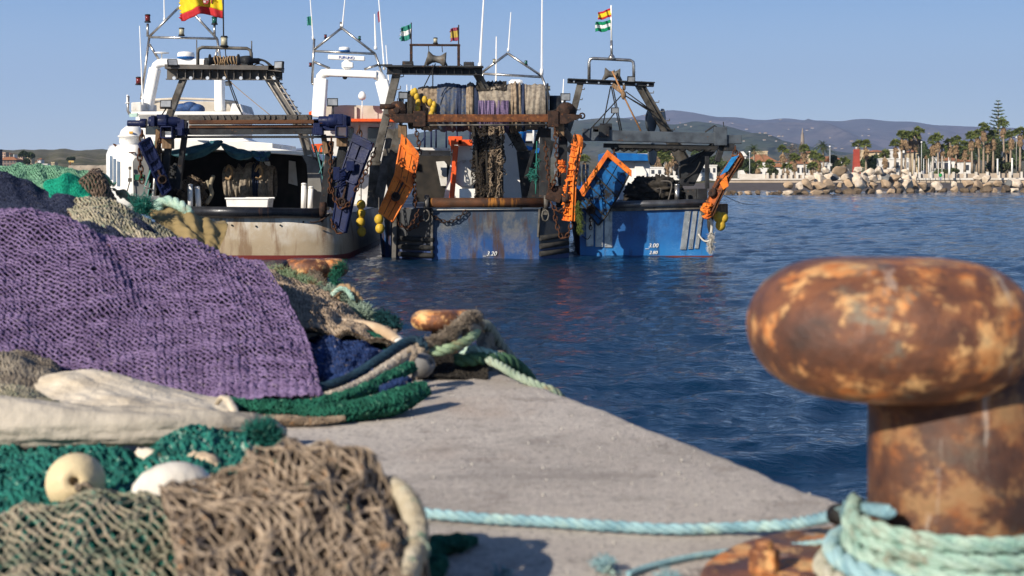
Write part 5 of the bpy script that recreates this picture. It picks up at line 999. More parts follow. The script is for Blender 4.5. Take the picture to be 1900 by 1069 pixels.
# ================================================================== THE QUAYSIDE: nets, ropes, bollards
class TubeSurf:
    def __init__(s, pts, rad, squash=1.0, folds=(), seed=1):
        s.p = np.array([tuple(p) for p in spline(pts, 12)]); s.r = np.array(rad, float); s.q = squash; s.folds = folds; s.seed = seed
    def __call__(s, u, v, off=0.0):
        n = len(s.p) - 1; x = np.clip(u, 0, 1) * n; i = np.minimum(x.astype(int), n - 1); t = (x - i)[..., None]
        c = s.p[i] * (1 - t) + s.p[i + 1] * t; T = s.p[i + 1] - s.p[i]; T /= np.linalg.norm(T, axis=-1, keepdims=True) + 1e-9
        side = np.cross(T, np.array([0, 0, 1.0])); side /= np.linalg.norm(side, axis=-1, keepdims=True) + 1e-9; up = np.cross(side, T)
        r = np.interp(u, np.linspace(0, 1, len(s.r)), s.r); h = np.zeros_like(u); a = v * 2 * math.pi
        for k, (amp, f, su, sv_) in enumerate(s.folds): h += amp * wob(u, .3 * np.cos(a) + .2 * np.sin(a), s.seed * 31 + k, f, 10, su, sv_ * 2)
        rr = (r + h + off)[..., None]
        return c + side * np.cos(a)[..., None] * rr + up * np.sin(a)[..., None] * rr * s.q
    def normal(s, u, v): return s(u, v, .01) - s(u, v, 0)
def rows(*rs):
    """each row: Y (or list of Y) and [(px, py), ...]"""
    out = []
    for Y, pts in rs:
        out.append([P(p[0], p[1], Y if not isinstance(Y, (list, tuple)) else Y[0] + (Y[1] - Y[0]) * i / (len(pts) - 1)) for i, p in enumerate(pts)])
    return out
def backrow(row, dy, dz): return [p + Vector((0, dy, -dz)) for p in row]
def netmat(name, a, b_, sc_=60, c=None, rough=.9): return mat(name, a, b_, sc_, rough, 0, .6, 160, lo=.38, hi=.62, spots=c, sscale=35, slo=.6, shi=.66)
PURP = netmat('purple_twine', (.255, .18, .33), (.15, .10, .20), 14, (.33, .26, .33))
PURPD = mat('purple_gap_shade', (.022, .014, .03), (.014, .01, .02), 30, .95, 0, .6, 90)  # shade in the net holes put into a dark purple
SAND = netmat('sandy_twine', (.46, .355, .255), (.22, .165, .115), 24, (.46, .27, .14)); SANDG = netmat('sandy_green_twine', (.50, .43, .31), (.26, .25, .17), 16, (.14, .30, .21))
GRN = netmat('green_twine', (.02, .135, .085), (.010, .07, .045), 25, (.10, .26, .17)); TURQ = netmat('turquoise_twine', (.025, .20, .155), (.014, .10, .08), 14, (.30, .46, .36))
PGRN = netmat('pale_green_twine', (.22, .42, .27), (.13, .30, .18), 20); LIME = netmat('bright_green_twine', (.01, .36, .22), (.006, .24, .14), 20)
NVT = netmat('navy_twine', (.045, .055, .10), (.022, .028, .055), 20, (.12, .11, .10)); BLT = netmat('blue_twine', (.025, .055, .17), (.015, .03, .09), 22, (.26, .21, .17))
DKB = mat('net_gap_shade', (.022, .02, .02), (.035, .03, .026), 20, .95, 0, .5, 60); TURQD = mat('turquoise_gap_shade', (.008, .075, .06), (.005, .04, .035), 30, .9, 0, .6, 80)  # under-net colours, darkened to carry the shade in the gaps
AQUA = mat('aqua_rope_fibre', (.50, .66, .54), (.28, .48, .40), 16, .9, 0, .8, 200, spots=(.30, .26, .18), sscale=9, slo=.54, shi=.66); AQUAB = mat('light_blue_rope_fibre', (.30, .47, .50), (.17, .31, .36), 18, .85, 0, .5, 220, spots=(.45, .58, .5), sscale=8, slo=.5)
GREYR = mat('grey_beige_rope_fibre', (.36, .29, .22), (.22, .175, .13), 14, .95, 0, .9, 160); CREAM = mat('cream_cloth', (.64, .56, .44), (.50, .42, .31), 5, .85, 0, .9, 14, spots=(.38, .22, .10), sscale=6, slo=.66, shi=.74)
CREAMH = mat('cream_hose', (.55, .43, .30), (.42, .30, .19), 9, .7, 0, .3, 60, spots=(.22, .10, .05), sscale=14, slo=.62); GREYC = mat('grey_canvas', (.42, .375, .31), (.27, .24, .20), 5, .9, 0, .9, 14, spots=(.34, .20, .10), sscale=5, slo=.66, shi=.75)
OLIVE = mat('olive_tarpaulin', (.25, .185, .085), (.19, .14, .062), 6, .75, 0, .25, 20); GREENR = mat('green_rope_fibre', (.075, .16, .085), (.045, .10, .06), 14, .9, 0, .6, 180); PGR = mat('pale_green_rope_fibre', (.30, .40, .25), (.20, .27, .15), 14, .9, 0, .6, 180, spots=(.27, .17, .09), sscale=9, slo=.55)
BLUH = mat('dark_blue_hose', (.02, .05, .075), (.014, .03, .045), 12, .6, 0, .5, 110)

def draped(name, label, cat, S, nu, nv, r, m, under, parts=('netting', 'backing_sheet'), off=-.014, kn=False, su=70, sv_=60, group=None, second=None, **kw):
    c = S.c.reshape(-1, 3); t = thing(name, label, cat, (float(c[:, 0].mean()), float(c[:, 1].mean()), 0), group)
    if kn: knit(parts[0], S, nu, nv, r, m, t)
    else: net(parts[0], S, nu, nv, r, m, t, **kw)
    if second: net('under_netting', S, int(nu * 1.15), int(nv * 1.1), r * .9, second, t, off=off * .45, seed=77, jit=.2)
    sheet(parts[1], S, su, sv_, under, t, off); return t  # sheet added under the net; its dark colour shades the gaps
# purple
ridge_ = rows(([6.3, 6.6], [(-190, 372), (-60, 374), (60, 388), (180, 422), (300, 452), (400, 477), (478, 504)]))[0]
S = Surf([backrow(ridge_, .55, .45), ridge_] + rows((5.95, [(-190, 440), (-60, 440), (70, 452), (190, 474), (310, 500), (420, 520), (528, 548)]), (5.52, [(-190, 525), (-60, 525), (70, 532), (200, 548), (320, 570), (440, 592), (566, 618)]), (5.15, [(-190, 615), (-60, 615), (70, 620), (200, 632), (330, 648), (450, 660), (588, 676)]), (4.88, [(-190, 700), (-60, 700), (70, 702), (200, 708), (330, 720), (450, 728), (592, 728)]), (4.70, [(-190, 762), (-60, 762), (70, 762), (200, 764), (330, 766), (450, 766), (600, 756)])), [(.032, 1.2, 1, .6), (.007, 3.0, 1, .35), (.004, 9, .6, 1)], 12)
t = draped('purple_net', 'big purple knitted net draped over the left heap', 'fishing net', S, 52, 128, .0037, PURP, PURPD, off=-.024, col=1.2, jit=.045, lift=.2, warp=.16, holes=.003, su=90, sv_=90)
MB().lathe([(.010, 0), (.012, .004), (.009, .008)], P(201, 467, 6.15) + Vector((0, 0, .02)), (0, -.5, .8), 9).build('rusty_washer', RUST, t)
# navy fine net
S = Surf(rows((8.5, [(-120, 352), (0, 350), (60, 352), (120, 372), (170, 380), (230, 400), (300, 440)]), (7.95, [(-120, 334), (0, 330), (60, 337), (115, 350), (165, 368), (215, 388), (285, 425)]), (7.5, [(-120, 356), (0, 352), (60, 360), (120, 372), (175, 385), (225, 410), (300, 445)]), (7.1, [(-120, 385), (0, 383), (70, 388), (130, 402), (190, 420), (240, 440), (310, 465)]), (6.8, [(-120, 430), (0, 430), (70, 435), (130, 445), (190, 455), (250, 470), (320, 495)])), [(0.0210, 1.32, 1, 1), (0.0072, 3.60, 1, .5)], 21)
draped('navy_net', 'fine navy net bunched behind the purple net', 'fishing net', S, 110, 70, .0030, NVT, mat('navy_backing', (.018, .022, .045), (.03, .032, .05), 20, .95, 0, .7, 90), off=-.006, su=120, sv_=80)
# pale green
S = Surf(rows((10.2, [(-120, 330), (0, 330), (80, 330), (150, 335), (215, 345)]), (9.6, [(-120, 322), (0, 315), (70, 316), (135, 318), (196, 326)]), (9.1, [(-120, 332), (0, 326), (70, 326), (135, 330), (190, 338)]), (8.7, [(-120, 350), (0, 346), (70, 346), (125, 352), (165, 362)]), (8.4, [(-120, 372), (0, 372), (70, 372), (115, 378), (150, 390)])), [(0.0180, 1.20, 1, 1), (0.0072, 3.60, 1, 1)], 22)
draped('pale_green_net', 'pale green mesh net spread at the top of the heap', 'fishing net', S, 62, 40, .0045, PGRN, mat('pgreen_backing', (.07, .14, .085), (.04, .08, .05), 20, .95), off=-.02, second=PGRN, holes=.03)
S = Surf(rows((8.9, [(88, 352), (118, 336), (145, 342), (170, 362)]), (8.3, [(84, 350), (112, 330), (142, 336), (168, 358)]), (7.9, [(90, 362), (115, 350), (140, 352), (166, 368)]), (7.7, [(98, 378), (118, 374), (140, 376), (160, 382)])), [(0.0120, 1.20, 1, 1)], 23)
draped('bright_green_net', 'small bundle of bright green fine net on the heap', 'fishing net', S, 44, 34, .0040, LIME, mat('lime_backing', (.008, .19, .12), (.005, .12, .08), 20, .9, 0, .6, 60), off=-.004)
S = Surf(rows((8.9, [(140, 350), (170, 322), (188, 322), (204, 345), (222, 380)]), (8.3, [(136, 345), (160, 326), (182, 328), (204, 350), (222, 375)]), (8.0, [(136, 360), (160, 348), (184, 352), (202, 366), (218, 384)]), (7.8, [(140, 382), (165, 376), (185, 380), (205, 388), (225, 400)])), [(0.0120, 1.20, 1, 1)], 24)
draped('coarse_dark_net', 'coarse brown mesh over dark green net at the top right of the heap', 'fishing net', S, 16, 15, .0045, netmat('dark_brown_twine', (.20, .14, .10), (.09, .065, .045), 20), mat('dgreen_backing', (.01, .05, .04), (.01, .03, .025), 30, .95), off=-.03, second=GRN)
# sandy mesh running down the right
S = Surf(rows((8.3, [(118, 395), (170, 390), (225, 398), (280, 425), (330, 455), (385, 482), (432, 505)]), (7.7, [(122, 378), (170, 372), (225, 382), (270, 408), (322, 436), (372, 466), (424, 500)]), (7.4, [(125, 390), (172, 386), (225, 396), (275, 430), (330, 458), (380, 482), (430, 502)]), (7.1, [(135, 405), (180, 405), (230, 422), (280, 440), (335, 462), (380, 476), (430, 498)]), (6.9, [(150, 440), (200, 450), (250, 460), (300, 475), (340, 485), (390, 500), (435, 512)])), [(.008, 1.6, 1, 1), (.005, 5, 1, 1)], 25)
draped('sandy_net', 'sandy beige mesh net with green flecks sloping down behind the purple net', 'fishing net', S, 48, 22, .0050, SANDG, DKB, off=-.03, second=SAND, su=110)
fluff('n', [P(255, 378, 7.9), P(275, 384, 7.9)], .03, 260, .07, .0016, TURQ).name = 'teal_fibre_clump'
tag(LAST[0], 'teal fibre clump between the sandy net and the olive tarpaulin', 'net scrap')
S = Surf(rows((8.6, [(268, 398), (300, 390), (340, 400), (380, 412), (418, 428)]), (8.2, [(272, 392), (310, 386), (345, 392), (380, 404), (420, 422)]), (8.0, [(280, 405), (318, 402), (352, 410), (386, 424), (417, 440)]), (7.9, [(300, 420), (335, 428), (365, 440), (388, 450), (405, 466)]), (7.8, [(320, 440), (350, 455), (375, 468), (392, 478), (402, 485)])), [(.010, 2.0, 1.3, .6), (.004, 5, 1, 1)], 26)
t = thing('tarpaulin', 'olive brown tarpaulin crumpled on the heap in front of the white trawler', 'tarpaulin', tuple(P(350, 470, 8) * Vector((1, 1, 0)) if False else (P(350, 440, 8).x, 8.0, 0))); sheet('cloth', S, 90, 70, OLIVE, t)
S = Surf(rows((8.9, [(205, 350), (235, 362), (270, 385), (290, 405)]), (8.6, [(212, 355), (240, 360), (268, 375), (284, 395)]), (8.4, [(225, 372), (245, 378), (270, 392), (285, 408)])), [(0.0090, 2.40, 1, 1)], 27); sheet('cloth_corner', S, 40, 24, OLIVE, t)
rope('thick_aqua_rope', [P(290, 396, 8.15), P(296, 378, 8.2), P(312, 373, 8.2), P(332, 380, 8.15), P(348, 392, 8.1), P(356, 402, 8.1)], .032, AQUA); tag(LAST[0], 'thick aqua rope arched over the olive tarpaulin', 'rope')
# right flank
S = Surf(rows((7.9, [(490, 515), (540, 530), (600, 552), (650, 575), (700, 592), (745, 610)]), (7.3, [(496, 505), (545, 522), (600, 542), (650, 565), (695, 585), (738, 602)]), (6.8, [(505, 530), (550, 548), (605, 565), (655, 585), (700, 602), (735, 612)]), (6.3, [(525, 565), (565, 580), (615, 595), (660, 602), (700, 612), (735, 622)]), (5.8, [(560, 610), (600, 618), (640, 622), (680, 628), (710, 632), (740, 642)])), [(0.0120, 1.32, 1, 1), (0.0060, 3.60, 1, 1)], 28)
draped('brown_net', 'brown and grey mesh net lying to the right of the purple net', 'fishing net', S, 44, 34, .0045, SAND, DKB, off=-.02, second=N_GREY)
def clump(label, pts, rad, n, L, r, m, seed, core=None):
    t = thing('frayed_rope_clump', label, 'frayed rope', tuple(Vector(pts[0]) * 1.0)); fluff('fibres', pts, rad, n, L, r, m, t, seed)
    MB().tube(spline(pts, 6), rad * .62, 9).build('rope_core', core or m, t); return t
clump('pale green frayed rope clump beside the farthest rusty bollard', [P(505, 508, 7.6), P(535, 512, 7.5), P(565, 528, 7.4), P(585, 540, 7.3)], .028, 1500, .05, .0018, PGR, 1)
clump('grey frayed rope standing against the farthest rusty bollard', [P(578, 508, 7.7), P(590, 522, 7.6), P(602, 542, 7.5)], .016, 420, .04, .0016, GREYR, 2)
clump('dark green frayed line right of the farthest rusty bollard', [P(636, 490, 8.4), P(622, 505, 8.4), P(620, 528, 8.2)], .014, 300, .05, .0016, GRN, 3)
clump('long pale aqua frayed clump lying above the brown mesh net', [P(605, 545, 7.2), P(635, 552, 7.1), P(660, 575, 6.9), P(682, 588, 6.8)], .028, 1500, .05, .0018, mat('washed_aqua_fibre', (.28, .36, .28), (.17, .23, .18), 14, .9), 4)
clump('dark teal frayed lump left of the middle bollard', [P(702, 585, 6.8), P(720, 592, 6.7), P(735, 604, 6.6)], .022, 500, .035, .0018, netmat('dark_teal', (.01, .06, .07), (.008, .035, .04)), 5)
rope('tan_rope_loop', [P(628, 560, 7.0), P(622, 545, 7.0), P(640, 533, 7.0), P(658, 545, 6.95), P(668, 562, 6.9)], .022, TANR); tag(LAST[0], 'loop of tan rope above the frayed clumps near the water', 'rope')
rope('aqua_rope_loop', [P(616, 548, 6.9), P(630, 536, 6.9), P(645, 540, 6.9), P(655, 556, 6.85)], .013, AQUA); tag(LAST[0], 'thin aqua rope lying on the tan rope loop', 'rope')
o = MB().tube(spline([P(590, 600, 6.4), P(640, 602, 6.3), P(690, 608, 6.2), P(722, 622, 6.1), P(738, 636, 6.0)]), [.026] * 32 + [.024], 14)
o = o.build('cream_hose', CREAMH); tag(o, 'cream wrapped hose curving toward the middle bollard', 'hose')
o = MB().tube(spline([P(736, 633, 6.02), P(742, 640, 6.0), P(748, 650, 5.95)]), .028, 14).build('white_hose_end', WHITEG); tag(o, 'white round end cap beside the cream hose', 'hose end')
S = TubeSurf([P(634, 624, 6.0), P(665, 622, 6.0), P(695, 630, 5.95), P(722, 646, 5.85)], [.012, .03, .03, .016], .8, [(0.0036, 2.40, 1, 1)], 3)
t = thing('green_net_roll', 'small green net roll between the cream hose and the blue net', 'fishing net', tuple(P(680, 640, 6))); net('netting', S, 40, 16, .003, GRN, t, seed=3); sheet('backing_sheet', S, 50, 20, TURQD, t, -.006)
S = Surf(rows((6.2, [(570, 628), (610, 622), (650, 630), (690, 640), (722, 655)]), (5.75, [(575, 640), (615, 630), (650, 636), (690, 645), (718, 660)]), (5.45, [(585, 665), (620, 660), (655, 662), (685, 665), (712, 672)]), (5.15, [(595, 700), (620, 700), (650, 695), (680, 685), (705, 685)]), (5.0, [(600, 730), (625, 728), (650, 718), (680, 706), (705, 700)])), [(0.0072, 1.80, 1, 1), (0.0036, 5.40, 1, 1)], 30)
draped('blue_net', 'blue net with beige flecks tucked under the dark blue hose', 'fishing net', S, 60, 50, .0032, BLT, mat('blue_backing', (.015, .035, .11), (.20, .16, .12), 34, .95, 0, .9, 90, lo=.5, hi=.62), off=-.004, jit=.25, lift=.6)
rope('dark_blue_hose', [P(420, 742, 4.85), P(500, 740, 4.85), P(580, 726, 4.9), P(650, 702, 5.05), P(705, 668, 5.2), P(745, 640, 5.35), P(775, 632, 5.4), P(787, 645, 5.35)], .021, BLUH, strands=4, pitch=.16); tag(LAST[0], 'thick dark blue hose sweeping along the foot of the purple net', 'hose')
S = TubeSurf([P(560, 742, 4.75), P(620, 732, 4.8), P(670, 712, 4.95), P(720, 680, 5.1), P(760, 652, 5.2)], [.010, .018, .02, .02, .017], 1, [(0.0009, 24.00, 1, .1)], 5)
o = sheet('whipped_cream_rope', S, 220, 14, mat('whipped_cream', (.58, .50, .40), (.42, .34, .26), 30, .9, 0, .9, 120)); tag(o, 'cream whipped rope below the dark blue hose', 'rope')
rope('cream_rope_knot', [P(758, 650, 5.15), P(766, 646, 5.1), P(770, 658, 5.08), P(764, 670, 5.08), P(770, 690, 5.05), P(768, 704, 5.0)], .011, GREYR); tag(LAST[0], 'knotted cream rope tail by the grey float', 'rope')
o = MB().lathe([(1e-4, -.045), (.028, -.04), (.042, -.02), (.046, 0), (.042, .02), (.028, .04), (.012, .044), (.010, .02)], P(783, 678, 5.2), (1, -.6, .5), 22).build('grey_float', mat('grey_float_plastic', (.16, .155, .15), (.10, .095, .09), 8, .6, 0, .2, 40)); tag(o, 'dull grey round float at the end of the dark blue hose', 'float')
# coarse green net bundles along the quay
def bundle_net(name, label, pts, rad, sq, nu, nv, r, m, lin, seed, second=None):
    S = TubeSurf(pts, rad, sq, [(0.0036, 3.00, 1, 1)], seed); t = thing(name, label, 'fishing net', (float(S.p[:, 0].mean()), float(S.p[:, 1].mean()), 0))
    net('netting', S, nu, nv, r, m, t, seed=seed, jit=.2, lift=.4); net('under_netting', S, int(nu * 1.3), nv + 4, r * .8, second or m, t, seed=seed + 1, jit=.3, off=-.007); sheet('backing_sheet', S, 60, 18, lin, t, -.014); return t  # sheet inside the roll, coloured dark so the gaps look shaded
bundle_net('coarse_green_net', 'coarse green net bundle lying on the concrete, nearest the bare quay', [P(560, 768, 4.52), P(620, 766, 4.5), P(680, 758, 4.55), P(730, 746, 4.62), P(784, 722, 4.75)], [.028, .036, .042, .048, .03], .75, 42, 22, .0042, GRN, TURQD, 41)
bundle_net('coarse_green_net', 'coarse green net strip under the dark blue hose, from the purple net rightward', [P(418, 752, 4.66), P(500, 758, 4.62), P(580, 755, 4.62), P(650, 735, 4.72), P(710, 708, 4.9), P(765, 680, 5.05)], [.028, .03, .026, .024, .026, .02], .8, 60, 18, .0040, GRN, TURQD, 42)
S = TubeSurf([P(440, 778, 4.45), P(480, 780, 4.42), P(530, 780, 4.42), P(580, 782, 4.43), P(640, 776, 4.45)], [.018, .022, .022, .018, .008], .7, [(0.0012, 18.00, 1, .2)], 6)
t = thing('cream_mesh_roll', 'cream fine mesh roll lying on the concrete below the green net strip', 'fishing net', tuple(P(520, 788, 4.42))); net('netting', S, 90, 14, .0018, SAND, t); sheet('backing_sheet', S, 80, 14, GREYC, t, -.003)
bundle_net('blue_net_scrap', 'scrap of blue net caught in the coarse green net', [P(705, 728, 4.82), P(735, 716, 4.85), P(762, 706, 4.9)], [.012, .022, .01], .9, 20, 12, .0022, BLT, DKB, 44)

# ------------------------------------------------------------------ bollards
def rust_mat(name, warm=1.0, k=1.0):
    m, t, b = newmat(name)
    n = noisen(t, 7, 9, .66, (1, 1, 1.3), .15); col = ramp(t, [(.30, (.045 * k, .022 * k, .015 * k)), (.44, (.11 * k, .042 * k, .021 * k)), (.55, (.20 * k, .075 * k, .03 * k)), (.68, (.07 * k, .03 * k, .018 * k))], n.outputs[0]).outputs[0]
    n2 = noisen(t, 7.5, 12, .76, (1, 1, 1.2), .1); f = ramp(t, [(.505, (0, 0, 0)), (.565, (1, 1, 1))], n2.outputs[0]).outputs[0]; n2b = noisen(t, 17, 5, .6)
    oc = ramp(t, [(.4, (.56, .18, .035)), (.6, (.74, .44, .18))], n2b.outputs[0]).outputs[0]; g0 = t.nodes.new('ShaderNodeMath'); g0.operation = 'MULTIPLY'; g0.inputs[1].default_value = .85 * warm; t.links.new(f, g0.inputs[0]); col = mix(t, g0.outputs[0], col, oc)
    n3 = noisen(t, 8, 10, .7, (1, 1, .8), .3); f = ramp(t, [(.58, (0, 0, 0)), (.68, (.8 * warm, .8 * warm, .8 * warm))], n3.outputs[0]).outputs[0]; col = mix(t, f, col, (.15, .16, .12))
    n4 = noisen(t, 30, 6, .6); f = ramp(t, [(.62, (0, 0, 0)), (.7, (.7, .7, .7))], n4.outputs[0]).outputs[0]; col = mix(t, f, col, (.055, .028, .018))
    n6 = noisen(t, 3.4, 9, .72, (2.6, 2.6, .45), .8); f = ramp(t, [(.60, (0, 0, 0)), (.64, (.6, .6, .6)), (.70, (0, 0, 0))], n6.outputs[0]).outputs[0]; col = mix(t, f, col, (.42, .36, .30))
    t.links.new(col, b.inputs['Base Color']); b.inputs['Metallic'].default_value = .1
    rr = ramp(t, [(.35, (.42,) * 3), (.65, (.75,) * 3)], n2.outputs[0]); t.links.new(rr.outputs[0], b.inputs['Roughness'])
    bn = t.nodes.new('ShaderNodeBump'); bn.inputs['Distance'].default_value = .008; bn.inputs['Strength'].default_value = .9; n5 = noisen(t, 20, 9, .7); t.links.new(n5.outputs[0], bn.inputs['Height']); t.links.new(bn.outputs[0], b.inputs['Normal'])
    return m
RB = rust_mat('rusty_bollard_iron'); RBN = rust_mat('rusty_neck_iron_shaded', .30, .5); RB2 = rust_mat('rusty_bollard_iron_worn', 1.1)  # neck copy darkened: shade under the head put into its colour
def pill(b, cx, cy, z0, z1, hx, hy, n=64, m=30, ex=2.5, skew=0, pe=2.2):
    """rounded head: a drum whose rim is rolled to a near half-round edge, slightly crowned on top"""
    vs = []; fs = []; cz = (z0 + z1) / 2; hz = (z1 - z0) / 2; re = min(hz * 1.12, hx * .8)
    sg = lambda x, e: math.copysign(abs(x) ** e, x); prof = [(0, -hz), (hx - re, -hz * .99)] + [(hx - re + re * math.cos(a), hz * .985 * math.sin(a)) for a in [-math.pi / 2 + math.pi * k / (m - 4) for k in range(1, m - 4)]] + [(hx - re, hz * .985), ((hx - re) * .5, hz * .997), (0, hz)]; m = len(prof) - 1
    for r_, z in prof:
        for k in range(n):
            th = 2 * math.pi * k / n; vs.append((cx + r_ * sg(math.cos(th), 2 / pe), cy + r_ * hy / hx * sg(math.sin(th), 2 / pe), cz + z))
    for i in range(m):
        for k in range(n): k2 = (k + 1) % n; fs.append((i * n + k, i * n + k2, (i + 1) * n + k2, (i + 1) * n + k))
    return b.add(vs, fs, True)
BY = 2.60; bx = (1772 - 950) * BY / F; hxc = (1655 - 950) * (BY - .03) / F
bl = thing('mooring_bollard', 'large rusty iron bollard with a mushroom head, nearest the camera', 'bollard', (bx, BY, 0), 'rusty bollards along the quay edge')
zt = HC - (487 - HY) * (BY - .1) / F; zb = HC - (757 - HY) * (BY - .16) / F
b = MB(); pill(b, hxc, BY - .01, zb - .0, zt, .255, .255, ex=2.3, skew=.0); b.build('head', RB, bl)
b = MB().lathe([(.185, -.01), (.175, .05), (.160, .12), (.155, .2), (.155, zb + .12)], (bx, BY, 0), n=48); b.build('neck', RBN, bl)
b = MB().lathe([(.44, -.02), (.44, .022), (.425, .032), (.2, .036)], (bx - .02, BY + .02, 0), n=48); b.build('base_flange', RB2, bl)
for px, py in ((1418, 1062), (1560, 1035), (1880, 1020), (1500, 1130)):
    c = G(px, py, .03); bb = MB().lathe([(.030, .0), (.030, .042), (.026, .046)], c, n=6, smooth=False).lathe([(.017, .04), (.017, .058), (.014, .061)], c, n=14); bb.build('anchor_bolt', RB2, bl, .003)
pts = [];
for k in range(0, 150): a = k * .16; pts.append(Vector((bx + (.186 + .006 * math.sin(k * .23) + .012 * (k / 150)) * math.cos(a + 2.6), BY + (.186 + .006 * math.sin(k * .3) + .012 * (k / 150)) * math.sin(a + 2.6), .165 - .00075 * k - .004 * math.sin(a * .9))))
rope('mooring_rope', pts[::5], .0155, AQUA, pitch=.13); tag(LAST[0], 'pale aqua mooring rope wound round the neck of the nearest bollard', 'rope')
pts = [Vector((bx + (.212 + .01 * math.sin(k * .2)) * math.cos(k * .16 + 1), BY + (.212 + .01 * math.sin(k * .2)) * math.sin(k * .16 + 1), .085 - .0005 * k + .008 * math.sin(k * .16 * 1.1))) for k in range(0, 84, 4)]
rope('mooring_rope', pts, .020, AQUAB, pitch=.14); tag(LAST[0], 'light blue mooring rope turns at the foot of the nearest bollard', 'rope')
pts = [Vector((bx + .235 * math.cos(k * .16 + 2), BY + .235 * math.sin(k * .16 + 2), .052)) for k in range(0, 44, 4)]
rope('mooring_rope', pts, .022, mat('whitish_rope_fibre', (.56, .53, .42), (.40, .38, .28), 14, .9, 0, .6, 160), pitch=.14); tag(LAST[0], 'whitish lowest rope turn round the nearest bollard', 'rope')
lr_ = [G(640, 925, .02), G(720, 940, .018), G(790, 952, .016), G(900, 962, .016), G(1010, 968, .016), G(1130, 976, .016), G(1260, 982, .016), G(1380, 978, .02), G(1470, 972, .045), P(1540, 958, 2.85), P(1600, 945, 2.66), P(1650, 950, 2.45)]
rope('mooring_line', lr_, .0125, AQUAB, pitch=.085); tag(LAST[0], 'long light blue rope running over the concrete to the nearest bollard', 'rope')
o = MB().tube([P(1552, 955, 2.81), P(1576, 951, 2.74)], .021, 12).build('black_tape', BLACK); tag(o, 'black tape binding on the long light blue rope', 'tape')
fluff('blue_rope_end', [P(1572, 950, 2.72), P(1600, 942, 2.68)], .012, 200, .02, .0016, AQUAB, None, 3); tag(LAST[0], 'frayed light blue rope end at the left of the bollard neck', 'rope')
rope('thin_blue_rope', [G(1165, 1066, .008), G(1210, 1050, .008), G(1290, 1032, .01), G(1370, 1022, .012), G(1480, 1012, .03), G(1560, 1000, .05)], .0065, AQUAB, pitch=.04); tag(LAST[0], 'thin blue rope lying behind the anchor bolt', 'rope')
for k, (x, y, L) in enumerate(((1112, 1045, .05), (1230, 1075, .05), (925, 1068, .04))): 
    o = fluff('blue_fibre_tuft', [G(x, y, .01), G(x + 22, y + 12, .012)], .008, 120, L * .55, .0013, AQUAB, None, 20 + k); tag(o, ['upright tuft of blue fibres at the bottom edge, left of the anchor bolt', 'flat tuft of blue fibres close to the anchor bolt', 'blue fibre tuft on the shaded concrete near the brown net'][k], 'rope scrap')
# middle and far bollards
def small_bollard(px, py_top, Y, label, wpx):
    zt = HC - (py_top - HY) * Y / F; x = (px - 950) * Y / F; w_ = wpx * Y / F / 2
    t = thing('mooring_bollard', label, 'bollard', (x + w_ * .4, Y, 0), 'rusty bollards along the quay edge')
    b = MB(); pill(b, x, Y, zt - w_ * .80, zt, w_, w_ * .8, 40, 20, 2.5); b.build('head', RB2, t); b = MB(); pill(b, x + w_ * .9, Y + w_ * .5, zt - w_ * .8, zt - .003, w_ * .8, w_ * .7, 40, 20, 2.5); b.build('head_rear_lobe', RB, t)
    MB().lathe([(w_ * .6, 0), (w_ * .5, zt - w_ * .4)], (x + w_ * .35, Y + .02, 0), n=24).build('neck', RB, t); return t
small_bollard(808, 576, 5.75, 'small rusty bollard hung with grey and green ropes in the middle of the quay', 92)
small_bollard(566, 480, 8.5, 'farthest rusty bollard, low behind the frayed green rope', 92)
def rp(name, label, pts, r_, m, **k): o = rope(name, pts, r_, m, **k); tag(o, label, 'rope'); return o
rp('grey_rope', 'fat frayed grey rope slung over the middle bollard', [P(772, 655, 5.35), P(790, 642, 5.4), P(825, 628, 5.45), P(852, 606, 5.5), P(872, 588, 5.6), P(888, 592, 5.7), P(884, 606, 5.6), P(868, 618, 5.5)], .030, GREYR, pitch=.22)
o = fluff('grey_fibres', [P(790, 638, 5.38), P(825, 624, 5.42), P(855, 600, 5.46), P(875, 585, 5.55), P(886, 600, 5.6)], .028, 900, .022, .0010, GREYR, None, 8); tag(o, 'loose grey fibres teased out of the fat grey rope', 'rope fibres')
rp('pale_green_rope', 'pale green rope crossing in front of the middle bollard', [P(780, 648, 5.45), P(800, 652, 5.4), P(830, 648, 5.4), P(860, 636, 5.45), P(878, 622, 5.5), P(884, 612, 5.6)], .021, PGR, pitch=.13)
rp('grey_standing_rope', 'grey-white rope rising from the quay edge to the middle bollard', [P(880, 604, 5.9), P(902, 604, 6.0), P(915, 620, 6.05), P(932, 645, 6.1), P(948, 665, 6.1), P(958, 690, 6.2)], .024, mat('chalky_rope', (.33, .33, .27), (.20, .21, .17), 14, .9, 0, .6, 150), pitch=.12)
rp('dark_green_rope', 'dark green rope draped down over the quay edge', [P(845, 668, 5.5), P(875, 668, 5.5), P(905, 664, 5.55), P(935, 666, 5.6), P(960, 680, 5.65), P(985, 708, 5.75), P(1005, 760, 5.9)], .026, GREENR, pitch=.12)
rp('aqua_rope', 'short aqua rope lying on the dark green rope', [P(858, 660, 5.6), P(875, 648, 5.58), P(905, 655, 5.55), P(935, 664, 5.6)], .017, AQUA, pitch=.1)
rp('aqua_edge_rope', 'pale aqua rope leading over the quay edge toward the water', [P(905, 668, 5.45), P(930, 680, 5.4), P(960, 698, 5.3), P(1000, 716, 5.25), P(1030, 728, 5.22), P(1060, 760, 5.3)], .017, mat('washed_aqua_rope', (.42, .50, .38), (.26, .34, .25), 12, .9, 0, .8, 200, spots=(.30, .24, .15), sscale=9, slo=.54), pitch=.09)
